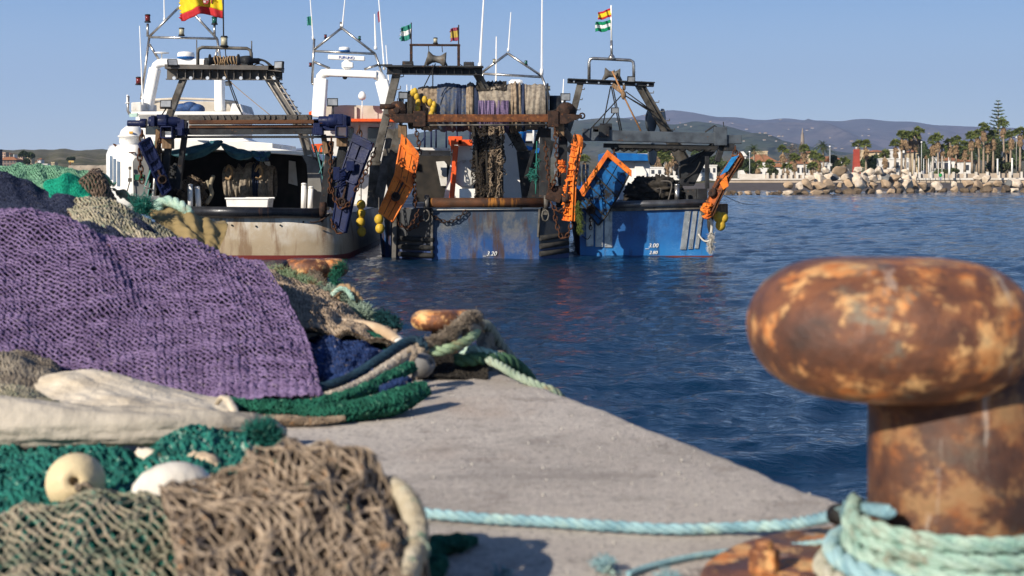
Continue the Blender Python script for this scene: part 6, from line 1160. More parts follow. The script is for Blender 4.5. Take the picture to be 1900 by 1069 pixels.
S = Surf(rows((6.1, [(885, 605), (900, 602), (925, 628), (955, 670)]), (5.95, [(886, 625), (902, 625), (928, 650), (955, 682)]), (5.85, [(884, 655), (905, 655), (930, 668), (955, 692)]), (5.7, [(870, 690), (905, 688), (930, 692), (950, 698)])), [(0.0120, 1.80, 1, 1)], 33)
draped('grey_net', 'dark grey net hanging off the right side of the middle bollard', 'fishing net', S, 34, 30, .0035, N_GREY, DKB, off=-.01)
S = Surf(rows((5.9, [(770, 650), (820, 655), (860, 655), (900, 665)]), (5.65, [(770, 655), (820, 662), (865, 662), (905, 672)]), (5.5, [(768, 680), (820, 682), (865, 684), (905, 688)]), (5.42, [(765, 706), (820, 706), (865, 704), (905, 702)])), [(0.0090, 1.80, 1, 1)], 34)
draped('shadow_heap', 'black net-like heap standing in for the shadow under the ropes of the middle bollard', 'fishing net', S, 40, 24, .003, N_BLK, DKB, off=-.008)  # black heap added in place of the shadow beneath the ropes

# ------------------------------------------------------------------ foreground
S = Surf(rows((4.95, [(-120, 655), (-20, 652), (40, 655), (85, 668), (110, 690)]), (4.8, [(-120, 660), (-20, 656), (40, 662), (85, 678), (115, 700)]), (4.6, [(-120, 690), (-20, 690), (40, 696), (85, 704), (115, 715)]), (4.45, [(-120, 730), (-20, 728), (40, 730), (85, 740), (115, 745)])), [(0.0072, 1.80, 1, 1)], 51)
draped('grey_mesh_net', 'grey mesh net at the left edge between the purple net and the canvas', 'fishing net', S, 36, 18, .0045, N_GREY, DKB, off=-.02, second=SAND)
S = Surf(rows((4.3, [(-120, 715), (-20, 712), (50, 726), (100, 745), (150, 765)]), (4.2, [(-120, 722), (-20, 720), (50, 736), (100, 752), (150, 770)]), (4.1, [(-120, 750), (-20, 750), (50, 758), (100, 768), (150, 780)])), [(0.0084, 1.80, 1, 1)], 52)
draped('striped_net', 'brown and navy striped net scrap above the grey canvas roll', 'fishing net', S, 40, 14, .004, SANDG, mat('navyscrap', (.02, .03, .08), (.2, .15, .1), 12, .9), off=-.01)
S = Surf(rows((4.75, [(48, 716), (100, 700), (160, 690), (215, 698), (300, 722), (380, 742), (430, 745)]), (4.62, [(55, 705), (105, 690), (160, 683), (215, 690), (300, 712), (380, 735), (424, 740)]), (4.45, [(70, 724), (115, 712), (165, 710), (220, 715), (305, 735), (380, 748), (424, 755)]), (4.28, [(95, 748), (130, 745), (175, 745), (230, 748), (310, 758), (380, 765), (428, 772)]), (4.15, [(110, 775), (145, 778), (190, 778), (240, 778), (315, 780), (380, 785), (430, 790)])), [(.006, 1.5, 1, 1), (.0012, 7, 1, 1)], 53)
t = thing('cream_canvas', 'cream canvas sheet folded in front of the purple net', 'canvas', tuple(P(250, 740, 4.4) * 1.0)); o = sheet('cloth', S, 110, 60, CREAM, t)
S = TubeSurf([P(402, 750, 4.3), P(415, 738, 4.28), P(430, 752, 4.25), P(440, 785, 4.2)], [.006, .014, .014, .01], .6, [(0.0018, 1.80, 1, 1)], 9); sheet('folded_corner', S, 30, 16, CREAM, t)
S = TubeSurf([P(-140, 776, 4.05), P(-40, 778, 4.05), P(60, 785, 4.03), P(180, 792, 4.02), P(300, 792, 4.0), P(400, 788, 4.02), P(470, 790, 4.05), P(530, 806, 4.1)], [.060, .066, .066, .062, .056, .046, .032, .012], .95, [(0.0036, 2.10, 1, 1), (0.0018, 7.20, 1, .6)], 54)
t = thing('canvas_roll', 'long grey-beige canvas roll across the left foreground', 'canvas', tuple(P(200, 840, 4.0))); sheet('cloth', S, 260, 48, GREYC, t)
S = Surf(rows((4.0, [(-60, 860), (20, 850), (80, 840), (140, 836), (200, 838), (250, 850), (270, 880)]), (3.8, [(-60, 865), (20, 856), (80, 842), (140, 834), (200, 838), (250, 852), (275, 885)]), (3.6, [(-60, 895), (20, 885), (80, 872), (140, 865), (200, 868), (250, 880), (285, 905)]), (3.4, [(-60, 935), (20, 930), (80, 915), (140, 905), (200, 905), (250, 915), (290, 930)]), (3.2, [(-60, 975), (20, 965), (80, 955), (140, 950), (200, 945), (250, 945), (290, 950)])), [(0.0084, 1.56, 1, 1), (0.0048, 4.20, 1, 1)], 55)
draped('turquoise_net', 'turquoise knotted net heap behind the cream float', 'fishing net', S, 30, 26, .0065, TURQ, TURQD, off=-.018, second=TURQ, jit=.2, lift=.5)
S = Surf(rows((4.0, [(245, 860), (300, 820), (345, 802), (400, 808), (450, 815), (500, 830), (525, 860)]), (3.8, [(245, 862), (295, 824), (345, 804), (400, 812), (450, 820), (500, 840), (530, 868)]), (3.6, [(255, 885), (300, 852), (345, 838), (400, 845), (450, 852), (500, 862), (530, 880)]), (3.4, [(270, 920), (310, 895), (350, 880), (400, 885), (450, 888), (500, 890), (530, 895)])), [(0.0072, 1.56, 1, 1), (0.0048, 4.20, 1, 1)], 56)
draped('turquoise_net', 'second turquoise net heap with cream scraps, behind the white float', 'fishing net', S, 30, 22, .0055, TURQ, TURQD, off=-.015, second=AQUA, jit=.2, lift=.5)
for k, (pp, r_, nm) in enumerate((([P(258, 838, 3.7), P(285, 850, 3.65), P(305, 868, 3.6)], .026, 'left'), ([P(355, 848, 3.55), P(385, 856, 3.52), P(412, 880, 3.5)], .024, 'right'))):
    S = TubeSurf(pp, [.012, r_, .012], .8, [(0.0030, 1.80, 1, 1)], 60 + k); o = sheet('canvas_scrap', S, 40, 20, CREAM if k == 0 else CREAMH); tag(o, ['whitish crumpled cloth scrap left of the white float', 'tan crumpled cloth scrap behind the white float'][k], 'cloth scrap')
t = clump('bright turquoise fibre pompom at the end of the canvas roll', [P(470, 812, 3.75), P(490, 800, 3.75), P(500, 822, 3.72)], .026, 1900, .035, .0012, TURQ, 11)
fl1 = thing('net_float', 'cream ball float with a dark centre hole in the left foreground', 'float', tuple(P(140, 945, 3.3)), 'floats on the foreground nets')
ax = (.25, -1, .30); MB().lathe([(.008, -.03), (.012, -.070), (.030, -.064), (.052, -.045), (.066, -.018), (.068, .01), (.060, .036), (.04, .055), (1e-4, .064)][::1], P(140, 895, 3.3), (-.25, 1, -.25), 32).build('shell', mat('cream_float_plastic', (.62, .50, .30), (.55, .43, .25), 5, .5, 0, .3, 30, spots=(.33, .22, .12), sscale=16, slo=.60, shi=.72), fl1)
MB().tube(spline([P(146, 905, 3.245), P(158, 898, 3.22), P(172, 912, 3.22), P(176, 935, 3.2)]), .006, 8).lathe([(.0075, -.012), (.0115, 0), (.0085, .008)], P(146, 905, 3.24), (-.25, 1, -.25), 12).build('eye_cord', GREYR, fl1)
fl2 = thing('net_float', 'white oval float half buried in the foreground net', 'float', tuple(P(320, 930, 3.2)), 'floats on the foreground nets')
MB().lathe([(1e-4, -.095), (.03, -.088), (.055, -.065), (.070, -.03), (.074, 0), (.070, .03), (.055, .065), (.03, .088), (1e-4, .095)], P(322, 918, 3.2), (1, .3, .05), 36).build('shell', mat('white_float_plastic', (.66, .61, .53), (.52, .46, .37), 9, .5, 0, .3, 30, spots=(.36, .27, .17), sscale=18, slo=.63, shi=.72), fl2)
# big sandy mesh in front
fr0 = rows((2.98, [(-120, 985), (-10, 960), (60, 946), (140, 935), (230, 930), (320, 925), (400, 915), (500, 915)]))[0]
S = Surf([backrow(fr0, .12, .06)] + [fr0] + rows((2.82, [(-120, 1000), (-10, 978), (60, 962), (140, 955), (230, 948), (320, 945), (400, 940), (500, 940)]), (2.64, [(-120, 1045), (-10, 1030), (60, 1018), (140, 1010), (230, 1005), (320, 1000), (400, 1000), (500, 1000)]), (2.46, [(-120, 1095), (-10, 1080), (60, 1072), (140, 1068), (230, 1065), (320, 1062), (400, 1062), (500, 1065)]), (2.3, [(-120, 1150), (-10, 1140), (60, 1135), (140, 1130), (230, 1130), (320, 1130), (400, 1130), (500, 1130)])), [(0.0096, 1.56, 1.5, .5), (0.0030, 4.20, 1, 1)], 61)
draped('sandy_mesh_net', 'coarse sandy mesh over turquoise net filling the bottom left corner', 'fishing net', S, 26, 27, .0029, netmat('sandy_green_mesh', (.46, .38, .27), (.20, .22, .15), 9, (.12, .33, .25)), TURQD, off=-.030, second=TURQ, jit=.12, sides=5, warp=.25)
br0 = rows(([2.74, 2.66], [(300, 905), (390, 890), (450, 868), (505, 838), (565, 822), (625, 828), (685, 852), (735, 905), (768, 950)]))[0]
brc = [backrow(br0, .2, .2), br0] + rows((2.59, [(300, 920), (390, 912), (455, 895), (515, 872), (575, 862), (635, 872), (695, 902), (745, 940), (774, 980)]), (2.50, [(310, 948), (395, 942), (460, 930), (520, 918), (580, 916), (640, 925), (700, 948), (748, 972), (778, 1005)]), (2.40, [(320, 995), (400, 990), (470, 985), (530, 980), (590, 980), (650, 985), (705, 1000), (750, 1016), (776, 1040)]), (2.30, [(330, 1055), (410, 1052), (475, 1050), (535, 1048), (595, 1048), (655, 1050), (705, 1058), (748, 1068), (772, 1080)]), (2.18, [(330, 1130), (410, 1130), (475, 1130), (535, 1130), (595, 1130), (655, 1130), (705, 1130), (745, 1130), (770, 1135)]), (2.0, [(330, 1260), (410, 1250), (475, 1240), (535, 1230), (595, 1220), (655, 1210), (705, 1205), (745, 1205), (770, 1210)]))
brc = [r + [Vector((r[-1].x + .012, r[-1].y + .03, 0.0))] for r in brc]
S = Surf(brc, [(.008, 2.1, 1, 1), (.006, 4.8, 1, 1), (.0025, 11, 1, 1)], 62)
draped('crumpled_brown_net', 'crumpled brown net mound in the centre of the foreground', 'fishing net', S, 36, 36, .0026, SAND, mat('brown_gap_shade', (.06, .043, .032), (.03, .023, .018), 24, .95, 0, .8, 80), off=-.024, second=netmat('brown_twine', (.30, .22, .15), (.14, .10, .075), 24, (.06, .17, .12)), jit=.25, lift=.7, warp=.6, holes=.02, su=140, sv_=120)
S = TubeSurf([P(722, 898, 2.66), P(750, 918, 2.60), P(770, 962, 2.53), P(775, 1005, 2.46), P(764, 1045, 2.38), P(750, 1090, 2.30)], [.016, .019, .021, .020, .019, .018], 1, [(0.0009, 9.60, 1, .4)], 64)
t = thing('padded_rope', 'cream padded rope along the right side of the brown net mound', 'rope', tuple(P(765, 1000, 2.75))); sheet('padding', S, 120, 18, mat('cream_padding', (.50, .44, .33), (.36, .30, .20), 14, .9, 0, .6, 90, spots=(.16, .26, .16), sscale=12, slo=.62), t)
MB().tube([P(768, 1022, 2.42) + Vector((.026 * math.cos(a), .01 * math.sin(a), .02 * math.sin(a))) for a in [k * .5 for k in range(13)]], .0022, 6, closed=True).build('green_tie', AQUA, t)
bundle_net('dark_green_net', 'dark green net end in the shade right of the padded rope', [G(775, 1010, .02), G(815, 1012, .02), G(850, 1008, .018), G(875, 1002, .01)], [.02, .022, .02, .008], .7, 30, 14, .003, GRN, TURQD, 65)
bundle_net('dark_green_net', 'lower dark green net end at the bottom edge beside the padded rope', [G(770, 1090, .03), G(795, 1060, .03), G(800, 1030, .03), G(790, 1005, .02)], [.03, .032, .024, .01], .8, 26, 14, .003, GRN, TURQD, 66)
# ================================================================== THE FAR SHORE
SANDM = mat('dark_beach_sand', (.105, .09, .08), (.085, .072, .064), .5, .95, 0, .3, 3)
def land():
    xs = np.linspace(560, 2150, 220); V = []
    prof = [(236, SEA - .8), (248, SEA + .02), (254, SEA + .45), (262, SEA + .95), (274, SEA + 1.25), (283, SEA + 1.3), (300, SEA + 1.5), (420, SEA + 2.2), (700, SEA + 5), (1200, SEA + 12), (2600, SEA + 40)]
    for Y, z in prof:
        for px in xs:
            k = 0 if Y > 240 else 0; yy = Y + (4 * math.sin(px * .01) if Y < 300 else 0) + (max(0, px - 1700) * .05 if Y < 270 else 0)
            V.append(((px - 950) * Y / F, yy, z + (mn.noise(Vector((px * .03, Y * .1, 0))) * (.12 if Y < 300 else Y * .004))))
    o = mesh_np('beach', np.array(V)[:len(xs) * 6], gridfaces(6, len(xs)), SANDM); tag(o, 'grey sand beach below the promenade', kind='structure')
    o = mesh_np('coast_ground', np.array(V)[len(xs) * 5:], gridfaces(6, len(xs)), LM); tag(o, 'green and ochre coastal plain behind the promenade', kind='structure')
    xs = np.linspace(-600, 560, 120); V = []
    for Y, z in ((380, SEA - 1), (400, SEA + 1), (520, SEA + 4), (800, SEA + 14), (1500, SEA + 30), (2600, SEA + 40)):
        for px in xs: V.append(((px - 950) * Y / F, Y, z + mn.noise(Vector((px * .03, Y * .1, 3))) * Y * .003))
    o = mesh_np('coast_ground', np.array(V), gridfaces(6, len(xs)), LM); tag(o, 'low coast behind the moored boats', kind='structure')
land()
# breakwater boulders
ROCKS = [mat('pale_limestone', (.62, .52, .41), (.48, .39, .29), .8, .9, 0, .6, 4, spots=(.22, .17, .12), sscale=1.2, slo=.6), mat('ochre_limestone', (.40, .29, .19), (.30, .22, .145), .8, .9, 0, .6, 4, spots=(.18, .12, .08), sscale=1.2, slo=.6), mat('grey_boulder', (.20, .20, .19), (.14, .14, .135), .8, .9, 0, .6, 4), mat('red_brown_boulder', (.26, .13, .08), (.18, .10, .07), .8, .9, 0, .6, 4), mat('wet_dark_boulder', (.10, .075, .05), (.16, .115, .075), .8, .7, 0, .6, 4)]
def rock(p, sx, sy, sz, m, seed, label):
    g = random.Random(seed); t_ = (1 + 5 ** .5) / 2
    import bmesh
    bm = bmesh.new(); bmesh.ops.create_icosphere(bm, subdivisions=3, radius=1)
    cuts = [(Vector((g.gauss(0, 1), g.gauss(0, 1), g.gauss(0, 1))).normalized(), g.uniform(.42, .8)) for _ in range(16)]
    for v in bm.verts:
        for n_, d in cuts:
            k = v.co.dot(n_) - d
            if k > 0: v.co -= n_ * k * .92
        v.co *= 1 + .06 * mn.noise(v.co * 2.2 + Vector((seed, 0, 0)))
    rot = Matrix.Rotation(g.uniform(0, 6.28), 3, 'Z') @ Matrix.Rotation(g.uniform(-.5, .5), 3, 'X')
    for v in bm.verts: v.co = rot @ Vector((v.co.x * sx, v.co.y * sy, v.co.z * sz)) * 1.3
    me = bpy.data.meshes.new('boulder'); bm.to_mesh(me); bm.free(); me.materials.append(m)
    for q in me.polygons: q.use_smooth = False
    o = bpy.data.objects.new('boulder', me); C.objects.link(o); o.location = p; return tag(o, label, 'boulder', 'breakwater boulders')
top_ = [(1340, 357), (1400, 356), (1440, 349), (1460, 336), (1490, 326), (1515, 316), (1535, 310), (1560, 308), (1585, 309), (1600, 308), (1625, 304), (1650, 304), (1680, 310), (1700, 318), (1712, 328), (1722, 338), (1780, 339), (1795, 330), (1815, 321), (1840, 320), (1855, 332), (1885, 327), (1930, 330)]
base_ = lambda px: 362 - (px - 1440) * .015 if px > 1440 else 362
g = random.Random(12); nrk = 0
for row in range(6):
    px = 1344 + g.uniform(0, 10)
    while px < 1925:
        yb = base_(px); Yb = (HC - SEA) * F / (yb - HY); Yb = min(Yb, 232); Y = Yb + row * 1.5 + g.uniform(-.3, .3); big = 1 if px > 1450 else .62
        s = g.uniform(.55, 1.15) * big * (1.0 if row else .85); ytop = np.interp(px, [a for a, b_ in top_], [b_ for a, b_ in top_]); z = SEA + .25 + row * 1.05 + g.uniform(-.15, .15)
        ztop = HC - (ytop - HY) * Y / F
        if row == 0 or z + s * .25 < ztop:
            if row and z + s * .8 > ztop: z = ztop - s * .75
            kind = 4 if row == 0 and g.random() < .6 else (1 if row < 2 and g.random() < .5 else (0 if g.random() < .72 else (1 if g.random() < .6 else (2 if g.random() < .7 else 3))))
            wet = row == 0
            lab = ['pale limestone boulder on the breakwater beside the beach', 'ochre boulder on the breakwater beside the beach', 'grey boulder on the breakwater beside the beach', 'reddish brown boulder on the breakwater beside the beach', 'wet dark boulder at the waterline of the breakwater'][kind]
            rock(((px - 950) * Y / F, Y, z), s * g.uniform(.9, 1.35), s * g.uniform(.9, 1.2), s * g.uniform(.7, .95), ROCKS[kind], g.randint(0, 9999), lab); nrk += 1
        px += (19 if big == 1 else 15) * g.uniform(.65, 1.25) * (1.0 if row < 3 else 1.05)

# palms
TRK = mat('palm_trunk_bark', (.33, .26, .19), (.22, .17, .125), 2, .95, 0, .8, 10, stretch=(1, 1, 6)); SKIRT = mat('dry_palm_skirt', (.33, .225, .13), (.23, .155, .09), 3, .95, 0, .6, 12)
PLF = mat('palm_leaf', (.15, .18, .045), (.085, .11, .03), 1.2, .7, spots=(.26, .21, .07), sscale=1.5, slo=.6); PLD = mat('date_palm_leaf', (.08, .11, .04), (.05, .07, .03), 1.2, .7)
def palm_proto(h, lean, seed, kind='fan'):
    """trunk, skirt of dead leaves, crown of fans or feather fronds; base at the origin"""
    g = random.Random(seed); pts = [Vector((lean * (k / 6) ** 2 * h * .2, 0, h * k / 6)) for k in range(7)]; top = pts[-1]
    tr = MB().tube([p - Vector((0, 0, .4)) if k == 0 else p for k, p in enumerate(pts)], [.30, .23, .2, .18, .17, .17, .17], 9)
    cr_ = MB(); sk = MB()
    def fan(o, d, L, w_, n, b):
        d = d.normalized(); s_ = d.cross(Vector((0, 0, 1))); s_ = s_.normalized() if s_.length > .05 else Vector((1, 0, 0)); c = o + d * L * .45
        b.add([o + s_ * .03, o - s_ * .03, c - s_ * .03, c + s_ * .03], [(0, 1, 2, 3)])
        for k in range(n):
            a = (k / (n - 1) - .5) * 2.5; e = (d * math.cos(a) + s_ * math.sin(a)) * L * .6 + Vector((0, 0, -.18 * L * abs(math.sin(a)) - .10 * L)); q = e.cross(Vector((0, 0, 1))).normalized() * w_
            b.add([c - q * .3, c + q * .3, c + e * .6 + q, c + e + Vector((0, 0, -.12 * L)), c + e * .6 - q], [(0, 1, 2, 3, 4)])
    if kind == 'fan':
        for k in range(34):
            az = g.uniform(0, 6.283); el = g.uniform(-.4, 1.35); L = g.uniform(1.1, 1.6); d = Vector((math.cos(az) * math.cos(el), math.sin(az) * math.cos(el), math.sin(el))); fan(top + Vector((0, 0, .1)), d, L, .075, 9, cr_)
        for k in range(46):
            az = g.uniform(0, 6.283); el = g.uniform(-1.35, -.7); L = g.uniform(.9, 1.3); d = Vector((math.cos(az) * math.cos(el), math.sin(az) * math.cos(el), math.sin(el))); fan(top + Vector((0, 0, -.2 - g.uniform(0, 1.9))), d, L * .9, .08, 6, sk)
    else:
        for k in range(44):
            az = g.uniform(0, 6.283); el = g.uniform(-.35, 1.3); L = g.uniform(2.2, 3.0); d = Vector((math.cos(az), math.sin(az), 0)); prev = top.copy(); s_ = Vector((-d.y, d.x, 0))
            for i in range(9):
                t_ = (i + 1) / 9; p = top + d * (L * t_ * math.cos(el) * (1 + .1 * t_)) + Vector((0, 0, L * t_ * math.sin(el) - L * .55 * t_ * t_))
                cr_.add([prev + s_ * .03, prev - s_ * .03, p - s_ * .02, p + s_ * .02], [(0, 1, 2, 3)])
                for sg in (-1, 1):
                    for q_ in range(2):
                        m_ = prev.lerp(p, .25 + .5 * q_); tip = m_ + s_ * sg * (.5 - .3 * abs(t_ - .45)) + (p - prev) * .8 + Vector((0, 0, -.14)); cr_.add([m_, m_ + (p - prev) * .22, tip], [(0, 1, 2)])
                prev = p
        for k in range(20):
            az = g.uniform(0, 6.283); d = Vector((math.cos(az) * .5, math.sin(az) * .5, -1)); fan(top + Vector((0, 0, .1)), d, 1.1, .07, 5, sk)
    return tr, cr_, sk
PROTO = {}
def plant_palm(px, ytop, ybase, Y, label, kind='fan', lean=0, var=0, group='promenade palms'):
    base = P(px, ybase, Y); crown_h = 1.7 if kind == 'fan' else 1.9; h = max(2.2, (HC - (ytop - HY) * Y / F) - base.z - crown_h * .85); key = (kind, var)
    if key not in PROTO:
        tr, c_, s_ = palm_proto(10.0, lean, 100 + var * 7, kind); root = thing('palm_tree', label, 'palm tree', (0, 0, 0), group)
        tr.build('trunk', TRK, root); c_.build('crown', PLF if kind == 'fan' else PLD, root); s_.build('dead_leaf_skirt', SKIRT, root); PROTO[key] = root; o = root
    else:
        src = PROTO[key]; o = src.copy(); C.objects.link(o); o['label'] = label; o['group'] = group
        for ch in src.children: c = ch.copy(); C.objects.link(c); c.parent = o
    k = h / 10.0; o.location = base; o.rotation_euler = (0, 0, (px * 1.7) % 6.28)
    for ch in o.children:
        ch.rotation_euler = (0, 0, 0)
        if ch.name.startswith('trunk'): ch.scale = (1.15, 1.15, k)
        else: ch.location = (0, 0, 10 * (k - 1.0) if False else 10 * k - 10)
    return o
ordn = ['first', 'second', 'third', 'fourth', 'fifth', 'sixth', 'seventh', 'eighth', 'ninth', 'tenth', 'eleventh', 'twelfth', 'thirteenth', 'fourteenth', 'fifteenth', 'sixteenth', 'seventeenth', 'eighteenth', 'nineteenth', 'twentieth', 'twenty-first']
right = [(1661, 254, 312), (1673, 239, 322), (1680, 240, 322), (1689, 238, 320), (1697, 240, 322), (1706, 231, 320), (1731, 249, 316), (1741, 243, 322), (1748, 262, 328), (1763, 252, 318), (1774, 248, 326), (1790, 258, 320), (1804, 240, 318), (1817, 236, 322), (1825, 224, 322), (1833, 246, 320), (1843, 238, 318), (1863, 217, 316), (1875, 238, 316), (1893, 232, 318), (1905, 242, 318)]
for i, (x, yt, yb) in enumerate(right): plant_palm(x, yt, yb, 292 + (i * 7) % 12, 'tall fan palm with brown skirt, %s from left in the right row' % ordn[i], 'fan', .12 * ((i % 3) - 1), i % 5)
mid = [(1405, 294), (1428, 293), (1454, 266), (1460, 298), (1474, 281), (1493, 264), (1512, 276), (1522, 282), (1508, 302), (1567, 288), (1590, 256), (1607, 256), (1640, 274)]
for i, (x, yt) in enumerate(sorted(mid)): plant_palm(x, yt, 330, 296 + (i * 5) % 14, 'shorter fan palm among the white houses, %s from left' % ordn[i], 'fan', .1 * ((i % 3) - 1), i % 5)
for i, (x, yt, yb, lab) in enumerate(((1399, 264, 318, 'lone feathery palm rising behind the terracotta roof'), (1528, 256, 322, 'large dark feathery palm in the middle of the white houses'), (1618, 284, 330, 'low bushy feathery palm right of the red tower'), (1650, 276, 326, 'dark feathery palm left of the white modern house'), (1720, 272, 326, 'dark feathery palm behind the flagpoles'), (1800, 268, 322, 'dark feathery palm behind the right palm row'), (1868, 262, 322, 'dark feathery palm below the araucaria'))): plant_palm(x, yt, yb, 318, lab, 'date', .05, 9 + i % 2)
behind = [(1085, 283), (1216, 268), (1222, 276), (1246, 272), (1256, 280), (1236, 284), (1288, 290), (1275, 296)]
for i, (x, yt) in enumerate(sorted(behind)): plant_palm(x, yt, 324, 300 + (i * 5) % 14, 'fan palm seen through the gear of the bright blue trawler, %s from the left' % ordn[i], 'fan', .1, i % 5)
# leafy trees and shrubs
LEAFS = [mat('dark_foliage', (.04, .06, .024), (.07, .095, .038), .6, .8), mat('olive_foliage', (.07, .085, .035), (.045, .055, .024), .6, .8), mat('bare_branch_brown', (.14, .11, .08), (.10, .08, .06), .8, .9)]
def leafy(px, ytop, ybase, Y, wpx, label, m, seed, cat='tree', name='leafy_tree', leaf=.28, dens=1.0):
    g = np.random.default_rng(seed); base = P(px, ybase, Y); H_ = (ybase - ytop) * Y / F; W_ = wpx * Y / F / 2; t = thing(name, label, cat, tuple(base), 'trees behind the promenade')
    cl = [(g.uniform(-.75, .75), g.uniform(-.6, .6), g.uniform(.35, .86), g.uniform(.22, .42)) for _ in range(9)] + [(0, 0, .8, .32)]
    n = int(260 * dens); V = []; 
    for cx, cy, cz, r_ in cl:
        d = g.normal(size=(n, 3)); d /= np.linalg.norm(d, axis=1, keepdims=True); p = np.array([cx * W_, cy * W_, cz * H_]) + d * np.array([r_ * W_, r_ * W_, r_ * H_ * .55]) * (g.random((n, 1)) ** .33); a = g.normal(size=(n, 3)); a /= np.linalg.norm(a, axis=1, keepdims=True); b_ = np.cross(a, g.normal(size=(n, 3))); b_ /= np.linalg.norm(b_, axis=1, keepdims=True); s_ = leaf * (.6 + .8 * g.random((n, 1)))
        V.append(np.stack([p - a * s_, p + b_ * s_ * .6, p + a * s_, p - b_ * s_ * .6], 1).reshape(-1, 3))
    V = np.concatenate(V) + np.array(base); mesh_np('crown', V, np.arange(len(V)).reshape(-1, 4), m, t, smooth=False)
    b = MB().tube([base - Vector((0, 0, .5)), base + Vector((0, 0, H_ * .45))], [.12 * W_ ** .5 + .1, .08], 7)
    for cx, cy, cz, r_ in cl[:6]: b.tube([base + Vector((0, 0, H_ * .25)), base + Vector((cx * W_ * .8, cy * W_ * .8, cz * H_))], [.1, .03], 5)
    b.build('trunk', TRK, t); return t
for i, (x, yt, yb, Y, w_, lab, mi) in enumerate([(1462, 264, 322, 330, 40, 'bare brownish tree behind the white houses', 2), (1487, 262, 322, 334, 30, 'second bare brownish tree, right behind the first one', 2), (1770, 270, 322, 330, 46, 'dark dense tree left in the thicket behind the right palms', 0), (1812, 262, 322, 330, 50, 'dark dense tree in the middle of the thicket behind the right palms', 0), (1850, 262, 322, 326, 46, 'olive green tree under the araucaria', 1), (1888, 262, 324, 330, 50, 'dark dense tree at the right edge behind the palms', 0), (1722, 280, 326, 322, 36, 'dark round tree behind the flagpoles', 0), (1712, 262, 320, 326, 22, 'narrow dark tree behind the tallest left palms', 0), (1350, 300, 328, 310, 40, 'dark bushy tree behind the slender otter board', 0), (1385, 296, 330, 304, 34, 'dark bushes beside the lone street lamp', 0), (1432, 308, 334, 296, 22, 'round green shrub in front of the terracotta-roofed villa', 1), (1620, 290, 330, 312, 46, 'dark bush right of the red tower', 0), (1548, 288, 326, 322, 30, 'olive shrubbery left of the red tower', 1), (1330, 288, 326, 330, 40, 'dark tree seen through the right end of the blue boat gantry', 0), (1240, 272, 326, 318, 60, 'broad dark tree seen under the blue boat gantry', 0), (1290, 278, 326, 322, 50, 'dark tree seen between the blue boat gantry legs', 0), (1200, 278, 326, 330, 40, 'dark tree behind the white wheelhouse of the blue boat', 0), (1745, 314, 334, 292, 60, 'low hedge behind the balustrade and flagpoles', 1), (1855, 300, 330, 300, 60, 'brown and green shrub bank under the right palms', 1)]): leafy(x, yt, yb, Y, w_, lab, LEAFS[mi], 300 + i, leaf=.34 if mi != 2 else .12, dens=1.3 if mi != 2 else .4)
# araucaria
t = thing('araucaria_tree', 'tall tiered araucaria rising above the palms at the right', 'tree', tuple(P(1852, 318, 330))); Bz = P(1852, 318, 330); Tz = P(1852, 186, 330)
MB().tube([Bz, Tz], [.4, .05], 8).build('trunk', TRK, t); b = MB(); g = random.Random(4)
for k in range(15):
    f = .30 + .68 * k / 14; z = Bz.z + (Tz.z - Bz.z) * f; L = (1 - f) * 5.2 + .55; L *= 1.0 if k % 2 else .8
    for a in range(9):
        az = a / 9 * 6.283 + k; d = Vector((math.cos(az), math.sin(az), 0)); o_ = Vector((Bz.x, Bz.y, z)); s_ = Vector((-d.y, d.x, 0))
        for i in range(6):
            p = o_ + d * L * (i + .5) / 6 + Vector((0, 0, .28 * L * ((i + .5) / 6) ** 2)); b.add([p - s_ * .22, p + d * L / 5, p + s_ * .22, p + Vector((0, 0, .22))], [(0, 1, 2), (0, 3, 2), (0, 1, 3)])
b.build('crown', PLD, t)

# promenade wall
PW = mat('promenade_white', (.66, .61, .54), (.56, .50, .42), .5, .85); PB = mat('promenade_beige', (.44, .36, .28), (.36, .29, .22), .4, .9)
t = thing('promenade_wall', 'long white and beige promenade wall with pillars above the beach', 'wall', tuple(P(1600, 338, 283)))
MB().prism([P(1350, 333.5, 283), P(1930, 333.5, 283), P(1930, 339, 283), P(1350, 339, 283)], (0, .6, 0)).build('retaining_wall', PB, t)
b = MB().prism([P(1420, 325, 284), P(1930, 321, 284), P(1930, 334, 284), P(1420, 334, 284)], (0, .3, 0)); b.build('parapet', PB, t)
MB().prism([P(1350, 331.5, 282.8), P(1930, 330, 282.8), P(1930, 334, 282.8), P(1350, 334, 282.8)], (0, .3, 0)).build('coping', PW, t)
for k, x in enumerate(list(range(1424, 1700, 11)) + list(range(1706, 1900, 21))): MB().box(P(x, 328 - (x - 1424) * .006, 283.7), (.42, .5, 1.45)).build('pillar', PW, t)
MB().prism([P(1372, 323, 284), P(1420, 323, 284), P(1420, 333, 284), P(1372, 333, 284)], (0, .3, 0)).build('parapet', PW, t)
